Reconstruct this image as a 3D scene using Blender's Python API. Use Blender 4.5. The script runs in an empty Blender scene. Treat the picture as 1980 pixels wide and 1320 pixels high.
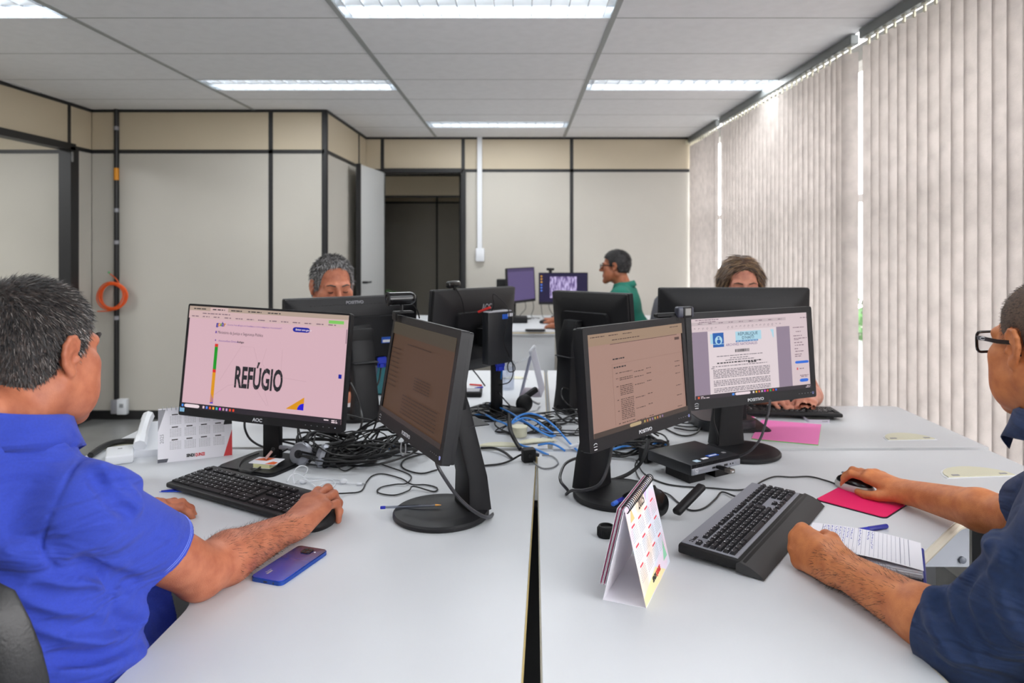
import bpy, bmesh, math, random
import numpy as np
from mathutils import Vector, Matrix
random.seed(7); rng = np.random.default_rng(7)
SC = bpy.context.scene
COL = SC.collection
PI = math.pi
R = math.radians

# ------------------------------------------------------------------ camera, world, exposure
cd = bpy.data.cameras.new('camera'); cam = bpy.data.objects.new('camera', cd); COL.objects.link(cam)
cam.location = (0, 0, 1.37); cam.rotation_euler = (R(90), 0, 0)
cd.sensor_width = 36.0; cd.lens = 36.0 * 1398 / 1980
cd.shift_x = -16 / 1980; cd.shift_y = -188 / 1980
cd.clip_start = 0.02
cd.dof.use_dof = True; cd.dof.focus_distance = 1.55; cd.dof.aperture_fstop = 4.5
SC.camera = cam
world = bpy.data.worlds.new('overcast_sky'); SC.world = world; world.use_nodes = True
_bg = world.node_tree.nodes['Background']
_bg.inputs[0].default_value = (0.985, 0.988, 1.0, 1); _bg.inputs[1].default_value = 8.2
SC.view_settings.view_transform = 'Standard'; SC.view_settings.look = 'None'
SC.view_settings.exposure = 0.16; SC.view_settings.gamma = 1.0
SC.view_settings.use_curve_mapping = False
SC.cycles.use_denoising = True
SC.cycles.max_bounces = 8; SC.cycles.diffuse_bounces = 6; SC.cycles.glossy_bounces = 3; SC.cycles.use_adaptive_sampling = True; SC.cycles.adaptive_threshold = 0.02; SC.cycles.transparent_max_bounces = 12
SC.cycles.sample_clamp_indirect = 6.0
LAMP_W = 12.5          # watts of each ceiling fixture

# ------------------------------------------------------------------ materials
def lin(c):
    out = []
    for v in c[:3]:
        v = v / 255.0
        out.append(v / 12.92 if v <= 0.04045 else ((v + 0.055) / 1.055) ** 2.4)
    return tuple(out) + (1.0,)
MATS = {}
def mat(name, rgb, rough=0.5, metal=0.0, spec=0.5, noise=None, bump=None, sss=0.0, coat=0.0, sheen=0.0, attr=None, fold=None):
    """noise=(scale, amount[, rgb2]); bump=(scale, strength)"""
    if name in MATS: return MATS[name]
    m = bpy.data.materials.new(name); m.use_nodes = True; nt = m.node_tree; b = nt.nodes['Principled BSDF']
    b.inputs['Base Color'].default_value = lin(rgb)
    b.inputs['Roughness'].default_value = rough; b.inputs['Metallic'].default_value = metal
    b.inputs['Specular IOR Level'].default_value = spec
    if coat: b.inputs['Coat Weight'].default_value = coat; b.inputs['Coat Roughness'].default_value = 0.15
    if sheen: b.inputs['Sheen Weight'].default_value = sheen
    if sss:
        b.inputs['Subsurface Weight'].default_value = sss
        b.inputs['Subsurface Radius'].default_value = (0.012, 0.005, 0.003); b.inputs['Subsurface Scale'].default_value = 1.0
    tc = nt.nodes.new('ShaderNodeTexCoord')
    if noise:
        n = nt.nodes.new('ShaderNodeTexNoise'); n.inputs['Scale'].default_value = noise[0]; n.inputs['Detail'].default_value = 5
        nt.links.new(tc.outputs['Object'], n.inputs['Vector'])
        mx = nt.nodes.new('ShaderNodeMix'); mx.data_type = 'RGBA'
        c2 = noise[2] if len(noise) > 2 else tuple(max(0, v * (1 - noise[1])) for v in rgb)
        mx.inputs[6].default_value = lin(rgb); mx.inputs[7].default_value = lin(c2)
        rp = nt.nodes.new('ShaderNodeValToRGB'); rp.color_ramp.elements[0].position = 0.35; rp.color_ramp.elements[1].position = 0.68
        nt.links.new(n.outputs[0], rp.inputs[0]); nt.links.new(rp.outputs[0], mx.inputs[0])
        nt.links.new(mx.outputs[2], b.inputs['Base Color'])
    if attr:
        a = nt.nodes.new('ShaderNodeAttribute'); a.attribute_name = attr
        nt.links.new(a.outputs['Color'], b.inputs['Base Color'])
    if bump:
        n2 = nt.nodes.new('ShaderNodeTexNoise'); n2.inputs['Scale'].default_value = bump[0]; n2.inputs['Detail'].default_value = 3
        nt.links.new(tc.outputs['Object'], n2.inputs['Vector'])
        bp = nt.nodes.new('ShaderNodeBump'); bp.inputs['Strength'].default_value = bump[1]; bp.inputs['Distance'].default_value = 0.002
        nt.links.new(n2.outputs[0], bp.inputs['Height']); nt.links.new(bp.outputs[0], b.inputs['Normal'])
    if fold:   # (scale, distance): soft creases of cloth
        mp = nt.nodes.new('ShaderNodeMapping'); mp.inputs['Scale'].default_value = (1.0, 0.8, 2.6); mp.inputs['Rotation'].default_value = (0.3, 0.5, 0.2)
        n3 = nt.nodes.new('ShaderNodeTexNoise'); n3.inputs['Scale'].default_value = fold[0]; n3.inputs['Detail'].default_value = 2; n3.inputs['Distortion'].default_value = 1.2
        nt.links.new(tc.outputs['Object'], mp.inputs[0]); nt.links.new(mp.outputs[0], n3.inputs['Vector'])
        b3 = nt.nodes.new('ShaderNodeBump'); b3.inputs['Strength'].default_value = 1.0; b3.inputs['Distance'].default_value = fold[1]
        nt.links.new(n3.outputs[0], b3.inputs['Height'])
        if b.inputs['Normal'].links: nt.links.new(b3.outputs[0], b.inputs['Normal'].links[0].from_node.inputs['Normal'])
        else: nt.links.new(b3.outputs[0], b.inputs['Normal'])
    MATS[name] = m
    return m
def emit(name, rgb, strength=1.0):
    if name in MATS: return MATS[name]
    m = bpy.data.materials.new(name); m.use_nodes = True; nt = m.node_tree
    b = nt.nodes['Principled BSDF']
    b.inputs['Base Color'].default_value = (0.01, 0.01, 0.01, 1); b.inputs['Roughness'].default_value = 0.45; b.inputs['Specular IOR Level'].default_value = 0.15
    b.inputs['Emission Color'].default_value = lin(rgb); b.inputs['Emission Strength'].default_value = strength
    MATS[name] = m
    return m
def translucent(name, rgb, amount, noise=None):
    if name in MATS: return MATS[name]
    m = mat(name, rgb, 0.8, spec=0.2, noise=noise, bump=(220, 0.25)); nt = m.node_tree
    b = nt.nodes['Principled BSDF']; out = nt.nodes['Material Output']
    t = nt.nodes.new('ShaderNodeBsdfTranslucent'); t.inputs[0].default_value = lin(rgb)
    mx = nt.nodes.new('ShaderNodeMixShader'); mx.inputs[0].default_value = amount
    nt.links.new(b.outputs[0], mx.inputs[1]); nt.links.new(t.outputs[0], mx.inputs[2]); nt.links.new(mx.outputs[0], out.inputs[0])
    if b.inputs['Base Color'].links: nt.links.new(b.inputs['Base Color'].links[0].from_socket, t.inputs[0])
    return m
def clear(name, tint=(255, 255, 255), gloss=0.08, rough=0.02):
    if name in MATS: return MATS[name]
    m = bpy.data.materials.new(name); m.use_nodes = True; nt = m.node_tree; nt.nodes.remove(nt.nodes['Principled BSDF'])
    t = nt.nodes.new('ShaderNodeBsdfTransparent'); t.inputs[0].default_value = lin(tint)
    g = nt.nodes.new('ShaderNodeBsdfGlossy'); g.inputs['Roughness'].default_value = rough
    mx = nt.nodes.new('ShaderNodeMixShader'); mx.inputs[0].default_value = gloss
    nt.links.new(t.outputs[0], mx.inputs[1]); nt.links.new(g.outputs[0], mx.inputs[2])
    nt.links.new(mx.outputs[0], nt.nodes['Material Output'].inputs[0])
    MATS[name] = m
    return m

M_BLACK = mat('black_plastic', (23, 23, 26), 0.46, spec=0.35, bump=(900, 0.12))
M_BLACK2 = mat('matte_black_plastic', (20, 20, 22), 0.55, spec=0.35, bump=(700, 0.15))
M_BEZEL = mat('charcoal_bezel_plastic', (28, 28, 31), 0.5, spec=0.35, bump=(1200, 0.1))
M_GLOSS = mat('glossy_black_plastic', (20, 20, 22), 0.18)
M_CABLE = mat('black_cable_rubber', (24, 24, 26), 0.45)
M_BLUEC = mat('blue_network_cable', (58, 140, 226), 0.4)
M_GREYC = mat('grey_cable', (150, 152, 156), 0.5)
M_WHITEP = mat('white_plastic', (226, 229, 234), 0.35)
M_DESK = mat('light_grey_laminate', (208, 211, 215), 0.42, noise=(3, 0.02), bump=(600, 0.05))
M_EDGE = mat('beige_edge_band', (206, 200, 184), 0.5)
M_TANEDGE = mat('tan_edge_band', (196, 174, 116), 0.55)
M_PANEL = mat('cream_partition_panel', (193, 189, 180), 0.42, noise=(1.2, 0.03))
M_PANELUP = mat('tan_partition_panel', (200, 187, 163), 0.42, noise=(1.2, 0.03))
M_STRIP = mat('black_partition_strip', (30, 30, 32), 0.45)
M_CEIL = mat('white_ceiling_tile', (248, 249, 252), 0.85, noise=(14, 0.02), bump=(160, 0.2))
M_GRID = mat('ceiling_grid_metal', (166, 170, 170), 0.5)
M_FLOOR = mat('dark_grey_vinyl_floor', (128, 129, 128), 0.22, noise=(2.2, 0.12))
M_PAPER = mat('white_paper', (236, 235, 242), 0.6)
M_CREAMP = mat('cream_cover_plastic', (216, 214, 190), 0.5)
M_METAL = mat('brushed_steel', (176, 178, 182), 0.32, metal=0.9)
M_SILVER = mat('silver_plastic', (152, 155, 164), 0.4, metal=0.35)
M_ORANGE = mat('orange_cable', (232, 92, 26), 0.5)
M_WMARK = mat('white_print', (232, 234, 238), 0.5)
M_GMARK = mat('grey_print', (150, 150, 156), 0.5)
M_INK = mat('black_ink', (28, 28, 32), 0.6)

# ------------------------------------------------------------------ geometry helpers
def tag(o, label=None, cat=None, group=None, kind=None):
    if label: o['label'] = label
    if cat: o['category'] = cat
    if group: o['group'] = group
    if kind: o['kind'] = kind
    return o
def thing(name, label, cat, loc=(0, 0, 0), rot=(0, 0, 0), group=None):
    o = bpy.data.objects.new(name, None); COL.objects.link(o); o.empty_display_size = 0.05
    o.location = loc; o.rotation_euler = rot
    return tag(o, label, cat, group)
def link(name, me, m, parent=None, loc=None, rot=None):
    o = bpy.data.objects.new(name, me); COL.objects.link(o)
    if m is not None and not me.materials: me.materials.append(m)
    o.parent = parent
    if loc is not None: o.location = loc
    if rot is not None: o.rotation_euler = rot
    return o
def copy_tree(o, parent=None):
    c = o.copy(); COL.objects.link(c); c.parent = parent
    for ch in list(o.children): copy_tree(ch, c)
    return c
def catmull(pts, n=8, closed=False):
    P = [Vector(p) for p in pts]; out = []
    m = len(P)
    if m < 3: return P
    rngi = range(m if closed else m - 1)
    for i in rngi:
        p0 = P[(i - 1) % m] if closed or i > 0 else P[0] * 2 - P[1]
        p1 = P[i]; p2 = P[(i + 1) % m]
        p3 = P[(i + 2) % m] if closed or i + 2 < m else P[-1] * 2 - P[-2]
        for k in range(n):
            t = k / n; t2 = t * t; t3 = t2 * t
            out.append(0.5 * ((2 * p1) + (-p0 + p2) * t + (2 * p0 - 5 * p1 + 4 * p2 - p3) * t2 + (-p0 + 3 * p1 - 3 * p2 + p3) * t3))
    if not closed: out.append(P[-1])
    return out
class MB:
    def __init__(s): s.v = []; s.f = []
    def add(s, vs, fs, M=None):
        o = len(s.v)
        for p in vs:
            p = Vector(p); s.v.append(tuple(M @ p if M is not None else p))
        for f in fs: s.f.append([i + o for i in f])
        return s
    def box(s, c, d, M=None):
        x, y, z = c; a, b, e = d[0] / 2, d[1] / 2, d[2] / 2
        vs = [(x + i * a, y + j * b, z + k * e) for i in (-1, 1) for j in (-1, 1) for k in (-1, 1)]
        return s.add(vs, [(0, 1, 3, 2), (4, 6, 7, 5), (0, 4, 5, 1), (2, 3, 7, 6), (0, 2, 6, 4), (1, 5, 7, 3)], M)
    def rbox(s, c, d, r=0.004, seg=2, M=None):
        bm = bmesh.new(); bmesh.ops.create_cube(bm, size=1.0)
        for v in bm.verts: v.co = Vector((v.co.x * d[0], v.co.y * d[1], v.co.z * d[2]))
        bmesh.ops.bevel(bm, geom=bm.edges[:], offset=min(r, min(d) * 0.49), segments=seg, profile=0.5, affect='EDGES')
        T = Matrix.Translation(Vector(c))
        if M is not None: T = M @ T
        bm.verts.index_update()
        s.add([v.co for v in bm.verts], [[v.index for v in f.verts] for f in bm.faces], T); bm.free()
        return s
    def prism(s, poly, z0, z1, M=None):
        n = len(poly)
        vs = [(p[0], p[1], z0) for p in poly] + [(p[0], p[1], z1) for p in poly]
        fs = [list(range(n))[::-1], list(range(n, 2 * n))] + [(i, (i + 1) % n, n + (i + 1) % n, n + i) for i in range(n)]
        return s.add(vs, fs, M)
    def lathe(s, prof, n=32, M=None, sx=1, sy=1):
        vs = []; fs = []
        for (r, z) in prof:
            for k in range(n):
                a = 2 * PI * k / n; vs.append((r * math.cos(a) * sx, r * math.sin(a) * sy, z))
        m = len(prof)
        for i in range(m - 1):
            for k in range(n):
                k2 = (k + 1) % n; fs.append((i * n + k, i * n + k2, (i + 1) * n + k2, (i + 1) * n + k))
        if prof[0][0] > 1e-6: fs.append(list(range(n))[::-1])
        if prof[-1][0] > 1e-6: fs.append([(m - 1) * n + k for k in range(n)])
        return s.add(vs, fs, M)
    def tube(s, pts, r=0.003, n=7, closed=False, M=None, cap=True):
        P = [Vector(p) for p in pts]; m = len(P)
        rr = r if isinstance(r, (list, tuple)) else [r] * m
        vs = []; fs = []; up = Vector((0, 0, 1)); prev = None
        for i in range(m):
            a = P[(i - 1) % m] if closed else P[max(0, i - 1)]; b = P[(i + 1) % m] if closed else P[min(m - 1, i + 1)]
            t = (b - a); t = t.normalized() if t.length > 1e-9 else Vector((1, 0, 0))
            if prev is None:
                u = t.cross(up)
                if u.length < 1e-3: u = t.cross(Vector((1, 0, 0)))
            else:
                u = prev - t * prev.dot(t)
                if u.length < 1e-4: u = t.cross(up)
            u.normalize(); prev = u; w = t.cross(u)
            for k in range(n):
                an = 2 * PI * k / n; vs.append(P[i] + (u * math.cos(an) + w * math.sin(an)) * rr[i])
        for i in range(m if closed else m - 1):
            j = (i + 1) % m
            for k in range(n):
                k2 = (k + 1) % n; fs.append((i * n + k, i * n + k2, j * n + k2, j * n + k))
        if not closed and cap: fs.append(list(range(n))[::-1]); fs.append([(m - 1) * n + k for k in range(n)])
        return s.add(vs, fs, M)
    def sphere(s, c, r, n=16, M=None):
        rr = r if isinstance(r, (tuple, list)) else (r, r, r)
        prof = [(math.sin(PI * i / n), -math.cos(PI * i / n)) for i in range(n + 1)]
        prof[0] = (0.0005, -1); prof[-1] = (0.0005, 1)
        T = Matrix.Translation(Vector(c)) @ Matrix.Diagonal((rr[0], rr[1], rr[2], 1))
        return s.lathe(prof, n * 2, (M @ T) if M is not None else T)
    def mesh(s, name, smooth=35):
        me = bpy.data.meshes.new(name); me.from_pydata([tuple(v) for v in s.v], [], s.f); me.validate(clean_customdata=False)
        bm = bmesh.new(); bm.from_mesh(me); bmesh.ops.recalc_face_normals(bm, faces=bm.faces[:]); bm.to_mesh(me); bm.free()
        if smooth:
            me.polygons.foreach_set('use_smooth', [True] * len(me.polygons)); me.set_sharp_from_angle(angle=R(smooth))
        return me
    def build(s, name, m, parent=None, smooth=35, loc=None, rot=None):
        return link(name, s.mesh(name, smooth), m, parent, loc, rot)
def rrect(w, h, r, n=5, cx=0, cy=0):
    out = []
    for (sx, sy, a0) in ((1, -1, -90), (1, 1, 0), (-1, 1, 90), (-1, -1, 180)):
        for k in range(n + 1):
            a = R(a0 + 90 * k / n)
            out.append((cx + sx * (w / 2 - r) + r * math.cos(a), cy + sy * (h / 2 - r) + r * math.sin(a)))
    return out
def text(name, body, size, m, parent, M, width=None, bold=0.0, depth=0.0003, align='CENTER', shear=0.0, spacing=1.0):
    """flat lettering as a mesh; M maps text plane (x right, y up) to the parent's space"""
    cu = bpy.data.curves.new(name, 'FONT'); cu.body = body; cu.size = size; cu.align_x = align; cu.align_y = 'CENTER'
    cu.offset = bold; cu.extrude = depth; cu.shear = shear; cu.space_character = spacing; cu.resolution_u = 3
    o = bpy.data.objects.new(name, cu); COL.objects.link(o)
    dg = bpy.context.evaluated_depsgraph_get(); me = bpy.data.meshes.new_from_object(o.evaluated_get(dg))
    bpy.data.objects.remove(o); bpy.data.curves.remove(cu)
    xs = [v.co.x for v in me.vertices]; w = max(xs) - min(xs); sx = 1.0
    if width: sx = width / w
    me.transform(M @ Matrix.Diagonal((sx, 1, 1, 1)))
    me.materials.clear(); me.materials.append(m); me.name = name
    return link(name, me, None, parent)
def frame_xz(x, y, z): return Matrix(((1, 0, 0, x), (0, 0, -1, y), (0, 1, 0, z), (0, 0, 0, 1)))   # text on a face that looks to -y
def frame_back(x, y, z): return Matrix(((-1, 0, 0, x), (0, 0, 1, y), (0, 1, 0, z), (0, 0, 0, 1)))  # on a face that looks to +y
def frame_xy(x, y, z, a=0): return Matrix.Translation((x, y, z)) @ Matrix.Rotation(a, 4, 'Z')      # on a face that looks up

# ------------------------------------------------------------------ the room
CZ = 2.426; DZ = 2.095; XL = -3.375; XR = 1.70; YB = 7.14; YL = 5.68; XC = -1.535; YF = -2.6
fl = MB().box((-0.9, 4.0, -0.03), (11.5, 18.0, 0.06)).build('floor', M_FLOOR); tag(fl, kind='structure')

def partition(name, p0, p1, us, skip=(), zsplit=(0.06, DZ, CZ), flip=1):
    """panels between black strips along p0->p1; us = strip positions (metres along); skip = indexes of bays left open below DZ"""
    a = Vector((p0[0], p0[1], 0)); b = Vector((p1[0], p1[1], 0)); L = (b - a).length; ang = math.atan2(b.y - a.y, b.x - a.x)
    us = [0.0] + [u for u in us if 0 < u < L] + [L]
    root = bpy.data.objects.new(name, None); COL.objects.link(root); root.location = a; root.rotation_euler = (0, 0, ang)
    tag(root, kind='structure')
    for i in range(len(us) - 1):
        u0, u1 = us[i], us[i + 1]
        for j in range(2):
            if j == 0 and i in skip: continue
            z0, z1 = zsplit[j], zsplit[j + 1]
            MB().rbox(((u0 + u1) / 2, 0, (z0 + z1) / 2), (u1 - u0 - 0.012, 0.034, z1 - z0 - 0.012), 0.002, 1).build('wall_panel', M_PANEL if j == 0 else M_PANELUP, root)
        MB().box(((u0 + u1) / 2, 0, DZ), (u1 - u0, 0.042, 0.03)).build('panel_strip', M_STRIP, root)
        MB().box(((u0 + u1) / 2, 0, CZ - 0.012), (u1 - u0, 0.046, 0.024)).build('panel_strip', M_STRIP, root)
        if i not in skip: MB().box(((u0 + u1) / 2, 0, 0.035), (u1 - u0, 0.046, 0.07)).build('panel_strip', M_STRIP, root)
    for k, u in enumerate(us):
        MB().box((u, 0, CZ / 2), (0.034, 0.042, CZ)).build('panel_strip', M_STRIP, root)
    return root
partition('wall_back', (XC, YB), (XR + 0.1, YB), [0.177, 0.972, 2.041], skip=(1,))
partition('wall_return', (XC, YL), (XC, YB), [1.12])
partition('wall_left_back', (-6.2, YL), (XC, YL), [1.6, 2.81, 3.043, 4.246])
partition('wall_left', (XL, YF), (XL, YL), [1.2, 2.4, 3.6, 4.8, 5.95, 7.05, 7.98], skip=(6,))
partition('wall_front', (XL, YF), (XR + 0.1, YF), [1.2, 2.4, 3.6])
# the room seen through the left doorway
partition('wall_left_far', (-6.2, 2.0), (-6.2, YL), [1.2, 2.4])
partition('wall_left_near', (-6.2, 2.0), (XL, 2.0), [1.2, 2.4])
ns = MB().box((-4.8, 3.8, CZ + 0.02), (2.85, 3.8, 0.03)).build('ceiling_side_room', M_CEIL); tag(ns, kind='structure')
# the corridor behind the back door
def beyond():
    partition('wall_corridor', (-4.2, 11.0), (2.0, 11.0), [2.11, 3.29, 4.4], skip=(1,))
    partition('wall_corridor_left', (-2.9, YB + 0.1), (-2.9, 13.0), [1.2, 2.4, 3.6])
    partition('wall_corridor_right', (1.2, YB + 0.1), (1.2, 13.0), [1.2, 2.4, 3.6])
    partition('wall_corridor_end', (-4.2, 12.6), (2.0, 12.6), [1.1, 2.75, 3.6])
    c = MB().box((-1.0, 10.0, CZ + 0.03), (6.0, 5.7, 0.03)).build('ceiling_corridor', M_CEIL); tag(c, kind='structure')
beyond()
# door frames
for (x0, x1, y) in ((-1.358, -0.563, YB),):
    fr = MB()
    fr.box((x0 - 0.005, y, DZ / 2), (0.045, 0.10, DZ)); fr.box((x1 + 0.005, y, DZ / 2), (0.045, 0.10, DZ)); fr.box(((x0 + x1) / 2, y, DZ), (x1 - x0, 0.10, 0.04))
    o = fr.build('trim_1', M_STRIP); tag(o, kind='structure')
fr = MB(); fr.box((XL, 5.405, DZ / 2), (0.09, 0.10, DZ)); fr.box((XL, 4.43, DZ / 2), (0.09, 0.05, DZ)); fr.box((XL, 4.92, DZ), (0.09, 1.0, 0.05))
o = fr.build('trim_2', M_STRIP); tag(o, kind='structure')
MB().rbox((XL + 0.047, 5.372, 2.02), (0.008, 0.022, 0.075), 0.003).build('latch_plate', M_METAL, o)
# open door leaf
dd = thing('door_1', None, None, (-1.355, YB - 0.03, 0), (0, 0, R(-95.5))); tag(dd, kind='structure')
MB().rbox((0.37, 0, 1.045), (0.74, 0.035, 2.06), 0.003, 1).build('door_leaf', mat('pale_grey_door', (196, 198, 198), 0.3), dd)
MB().box((0.74, 0, 1.045), (0.02, 0.04, 2.07)).build('edge_strip', M_STRIP, dd)
for sy in (-1, 1):
    k = MB(); k.tube([(0.68, sy * 0.015, 1.03), (0.68, sy * 0.06, 1.03)], 0.011, 10); k.tube([(0.68, sy * 0.06, 1.03), (0.58, sy * 0.062, 1.03)], 0.009, 10)
    k.build('door_handle', M_STRIP, dd)

# ceiling: dark void slab, hanging grid and tiles
XS = [-3.348, -2.088, -0.828, 0.432, 1.692]; Y0 = -2.93; NR = 16; T = 0.63
ROWS = [0.85 + (i - 4) * T for i in range(NR + 1)]           # ... 3.37, 4.00, 4.63, 5.26, 5.89, 6.52, 7.15
cl = MB().box((-0.85, 2.27, CZ + 0.12), (5.3, 10.2, 0.04)).build('ceiling', mat('ceiling_void', (120, 120, 120), 0.9)); tag(cl, kind='structure')
FIX = {}   # (column, row) -> half of the cell the fixture takes: 0 near, 1 far
for (c, r, h) in ((0, 3.37, 1), (2, 3.37, 1), (1, 5.26, 0), (3, 5.26, 0), (2, 6.52, 1), (1, 1.48, 0), (3, 1.48, 0), (0, -0.41, 1), (2, -0.41, 1)):
    k = min(range(1, NR + 1), key=lambda i: abs(ROWS[i] - r)); FIX[(c, k - 1)] = h
tile_meshes = {}
def tile(cx, cy, w, d):
    key = (round(w, 3), round(d, 3))
    if key not in tile_meshes: tile_meshes[key] = MB().rbox((0, 0, 0), (w, d, 0.016), 0.003, 1).mesh('ceiling_tile', 0)
    link('ceiling_tile', tile_meshes[key], M_CEIL, cl, (cx, cy, CZ + 0.006))
for ci in range(4):
    x0, x1 = XS[ci], XS[ci + 1]
    for ri in range(NR):
        y0, y1 = ROWS[ri], ROWS[ri + 1]
        if (ci, ri) in FIX:
            h = FIX[(ci, ri)]
            if h == 0: y0 = y0 + 0.315
            else: y1 = y1 - 0.315
        tile((x0 + x1) / 2, (y0 + y1) / 2, x1 - x0 - 0.008, y1 - y0 - 0.006)
for x in XS[1:4]:
    MB().box((x, 2.27, CZ), (0.026, 10.2, 0.012)).build('grid_runner', M_GRID, cl)
gm = MB().box((0, 0, 0), (1.24, 0.010, 0.010)).mesh('cross_runner', 0)
for ci in range(4):
    for ri in range(1, NR):
        link('cross_runner', gm, M_GRID, cl, ((XS[ci] + XS[ci + 1]) / 2, ROWS[ri], CZ + 0.003))

M_REFL = mat('bright_reflector', (238, 242, 246), 0.25, metal=0.6)
M_TUBE = emit('lit_tube', (246, 251, 255), 9.0)
def fixture(x0, x1, y0, y1, label, n_blade=15, power=LAMP_W):
    cx, cy = (x0 + x1) / 2, (y0 + y1) / 2; w, d = x1 - x0 - 0.012, y1 - y0 - 0.01
    t = thing('ceiling_light', label, 'ceiling light', (cx, cy, CZ), group='recessed louvre lights in the ceiling')
    h = MB(); h.box((0, 0, 0.085), (w, d, 0.008)); h.box((-w / 2, 0, 0.04), (0.006, d, 0.09)); h.box((w / 2, 0, 0.04), (0.006, d, 0.09))
    h.box((0, -d / 2, 0.04), (w, 0.006, 0.09)); h.box((0, d / 2, 0.04), (w, 0.006, 0.09))
    h.build('housing', M_REFL, t)
    for s in (-1, 1):
        MB().tube([(-w / 2 + 0.03, s * d * 0.25, 0.058), (w / 2 - 0.03, s * d * 0.25, 0.058)], 0.013, 10).build('tube', M_TUBE, t)
        mv = MB(); mv.add([(-w / 2, s * 0.012, 0.002), (w / 2, s * 0.012, 0.002), (w / 2, s * 0.03, 0.06), (-w / 2, s * 0.03, 0.06)], [(0, 1, 2, 3)])
        mv.build('reflector', M_REFL, t)
    if n_blade:
        bmesh_ = MB().box((0, 0, 0), (0.004, d - 0.008, 0.04)).mesh('louvre_blade', 0)
        for i in range(n_blade):
            link('louvre_blade', bmesh_, M_REFL, t, (-w / 2 + w * (i + 0.5) / n_blade, 0, 0.022))
    ld = bpy.data.lights.new('fixture_glow', 'AREA'); ld.shape = 'RECTANGLE'; ld.size = w - 0.04; ld.size_y = d - 0.03; ld.energy = power
    ld.color = (0.96, 0.985, 1.0)
    lo = bpy.data.objects.new('fixture_glow', ld); COL.objects.link(lo); lo.parent = t; lo.location = (0, 0, -0.004)
    return t
names = {(0, 3.37): 'lit louvre light at the left, cut by the left edge of the picture', (2, 3.37): 'brightest lit louvre light, nearest the camera in the middle of the ceiling',
         (1, 5.26): 'lit louvre light over the left partition wall, left of the middle', (3, 5.26): 'lit louvre light touching the blinds on the right',
         (2, 6.52): 'farthest lit louvre light, close to the back wall', (1, 1.48): 'lit louvre light overhead left, behind the view', (3, 1.48): 'lit louvre light overhead right, behind the view',
         (0, -0.41): 'lit louvre light behind the camera at the left', (2, -0.41): 'lit louvre light behind the camera in the middle'}
for (c, r), lb in names.items():
    k = min(range(1, NR + 1), key=lambda i: abs(ROWS[i] - r)) - 1; y0, y1 = ROWS[k], ROWS[k + 1]
    if FIX[(c, k)] == 0: y1 = y0 + 0.315
    else: y0 = y1 - 0.315
    fixture(XS[c], XS[c + 1], y0, y1, lb, power=LAMP_W * (1.0 if r > 2 else 0.45))
fixture(XL + 0.022, XL + 0.055, 4.74, 5.04, 'thin sliver of a lit light along the top of the left wall', 0, 1.0)
fixture(-5.5, -4.3, 3.6, 3.9, 'lit light in the side room behind the left doorway', 12, 60.0)
fixture(-1.3, -0.1, 9.2, 9.5, 'dim light in the corridor behind the back door', 12, 7.0)

# right side: window wall, glass, blinds
ww = MB(); XW = XR + 0.16
ww.box((XW, 2.27, 0.225), (0.12, 9.9, 0.45)); ww.box((XW, 2.27, CZ - 0.04), (0.12, 9.9, 0.09))
o = ww.build('wall_right', mat('window_wall_paint', (205, 204, 200), 0.7)); tag(o, kind='structure')
M_WF = mat('white_window_frame', (228, 230, 232), 0.4)
M_GLASS = clear('window_glass', (250, 249, 249), 0.06)
win = bpy.data.objects.new('window_1', None); COL.objects.link(win); tag(win, kind='structure')
ys = [-2.6 + 1.24 * i for i in range(9)]
for i in range(8):
    MB().box((XW, ys[i], 1.4), (0.07, 0.06, 1.95)).build('mullion', M_WF, win)
    MB().box((XW, ys[i] + 0.62, 1.4), (0.006, 1.18, 1.9)).build('pane', M_GLASS, win)
    MB().box((XW, ys[i] + 0.62, 0.47), (0.07, 1.18, 0.05)).build('window_frame', M_WF, win)
    MB().box((XW, ys[i] + 0.62, 1.62), (0.05, 1.18, 0.04)).build('window_frame', M_WF, win)
MB().box((XW - 0.05, 2.27, 0.455), (0.22, 9.9, 0.03)).build('window_sill', M_WF, win)

M_SLAT = translucent('taupe_blind_fabric', (184, 176, 171), 0.37, noise=(14, 0.09))
_nt = M_SLAT.node_tree; _oi = _nt.nodes.new('ShaderNodeObjectInfo'); _ad = _nt.nodes.new('ShaderNodeVectorMath'); _ad.operation = 'MULTIPLY_ADD'; _ad.inputs[1].default_value = (37.0, 53.0, 71.0)
for _l in [l for l in _nt.links if l.from_node.type == 'TEX_COORD']:
    _to = _l.to_socket; _fr = _l.from_socket; _nt.links.remove(_l); _nt.links.new(_fr, _ad.inputs[2]); _nt.links.new(_oi.outputs['Random'], _ad.inputs[0]); _nt.links.new(_ad.outputs[0], _to)
M_CLIP = mat('cream_clip_plastic', (226, 222, 200), 0.5)
M_CORD = mat('white_cord', (232, 232, 230), 0.5)
M_RAIL = mat('grey_headrail', (120, 124, 124), 0.45, metal=0.3)
slat_me = MB().add([(-0.0445, 0, 0), (-0.022, -0.002, 0), (0, -0.0026, 0), (0.022, -0.002, 0), (0.0445, 0, 0)] +
                   [(-0.0445, 0, 2.0), (-0.022, -0.002, 2.0), (0, -0.0026, 2.0), (0.022, -0.002, 2.0), (0.0445, 0, 2.0)],
                   [(i, i + 1, i + 6, i + 5) for i in range(4)]).mesh('slat', 60)
clip_me = MB().box((0, 0, 0), (0.012, 0.008, 0.03)).box((0, 0, 0.022), (0.024, 0.012, 0.014)).mesh('hanger', 0)
XBL = 1.67
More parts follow.
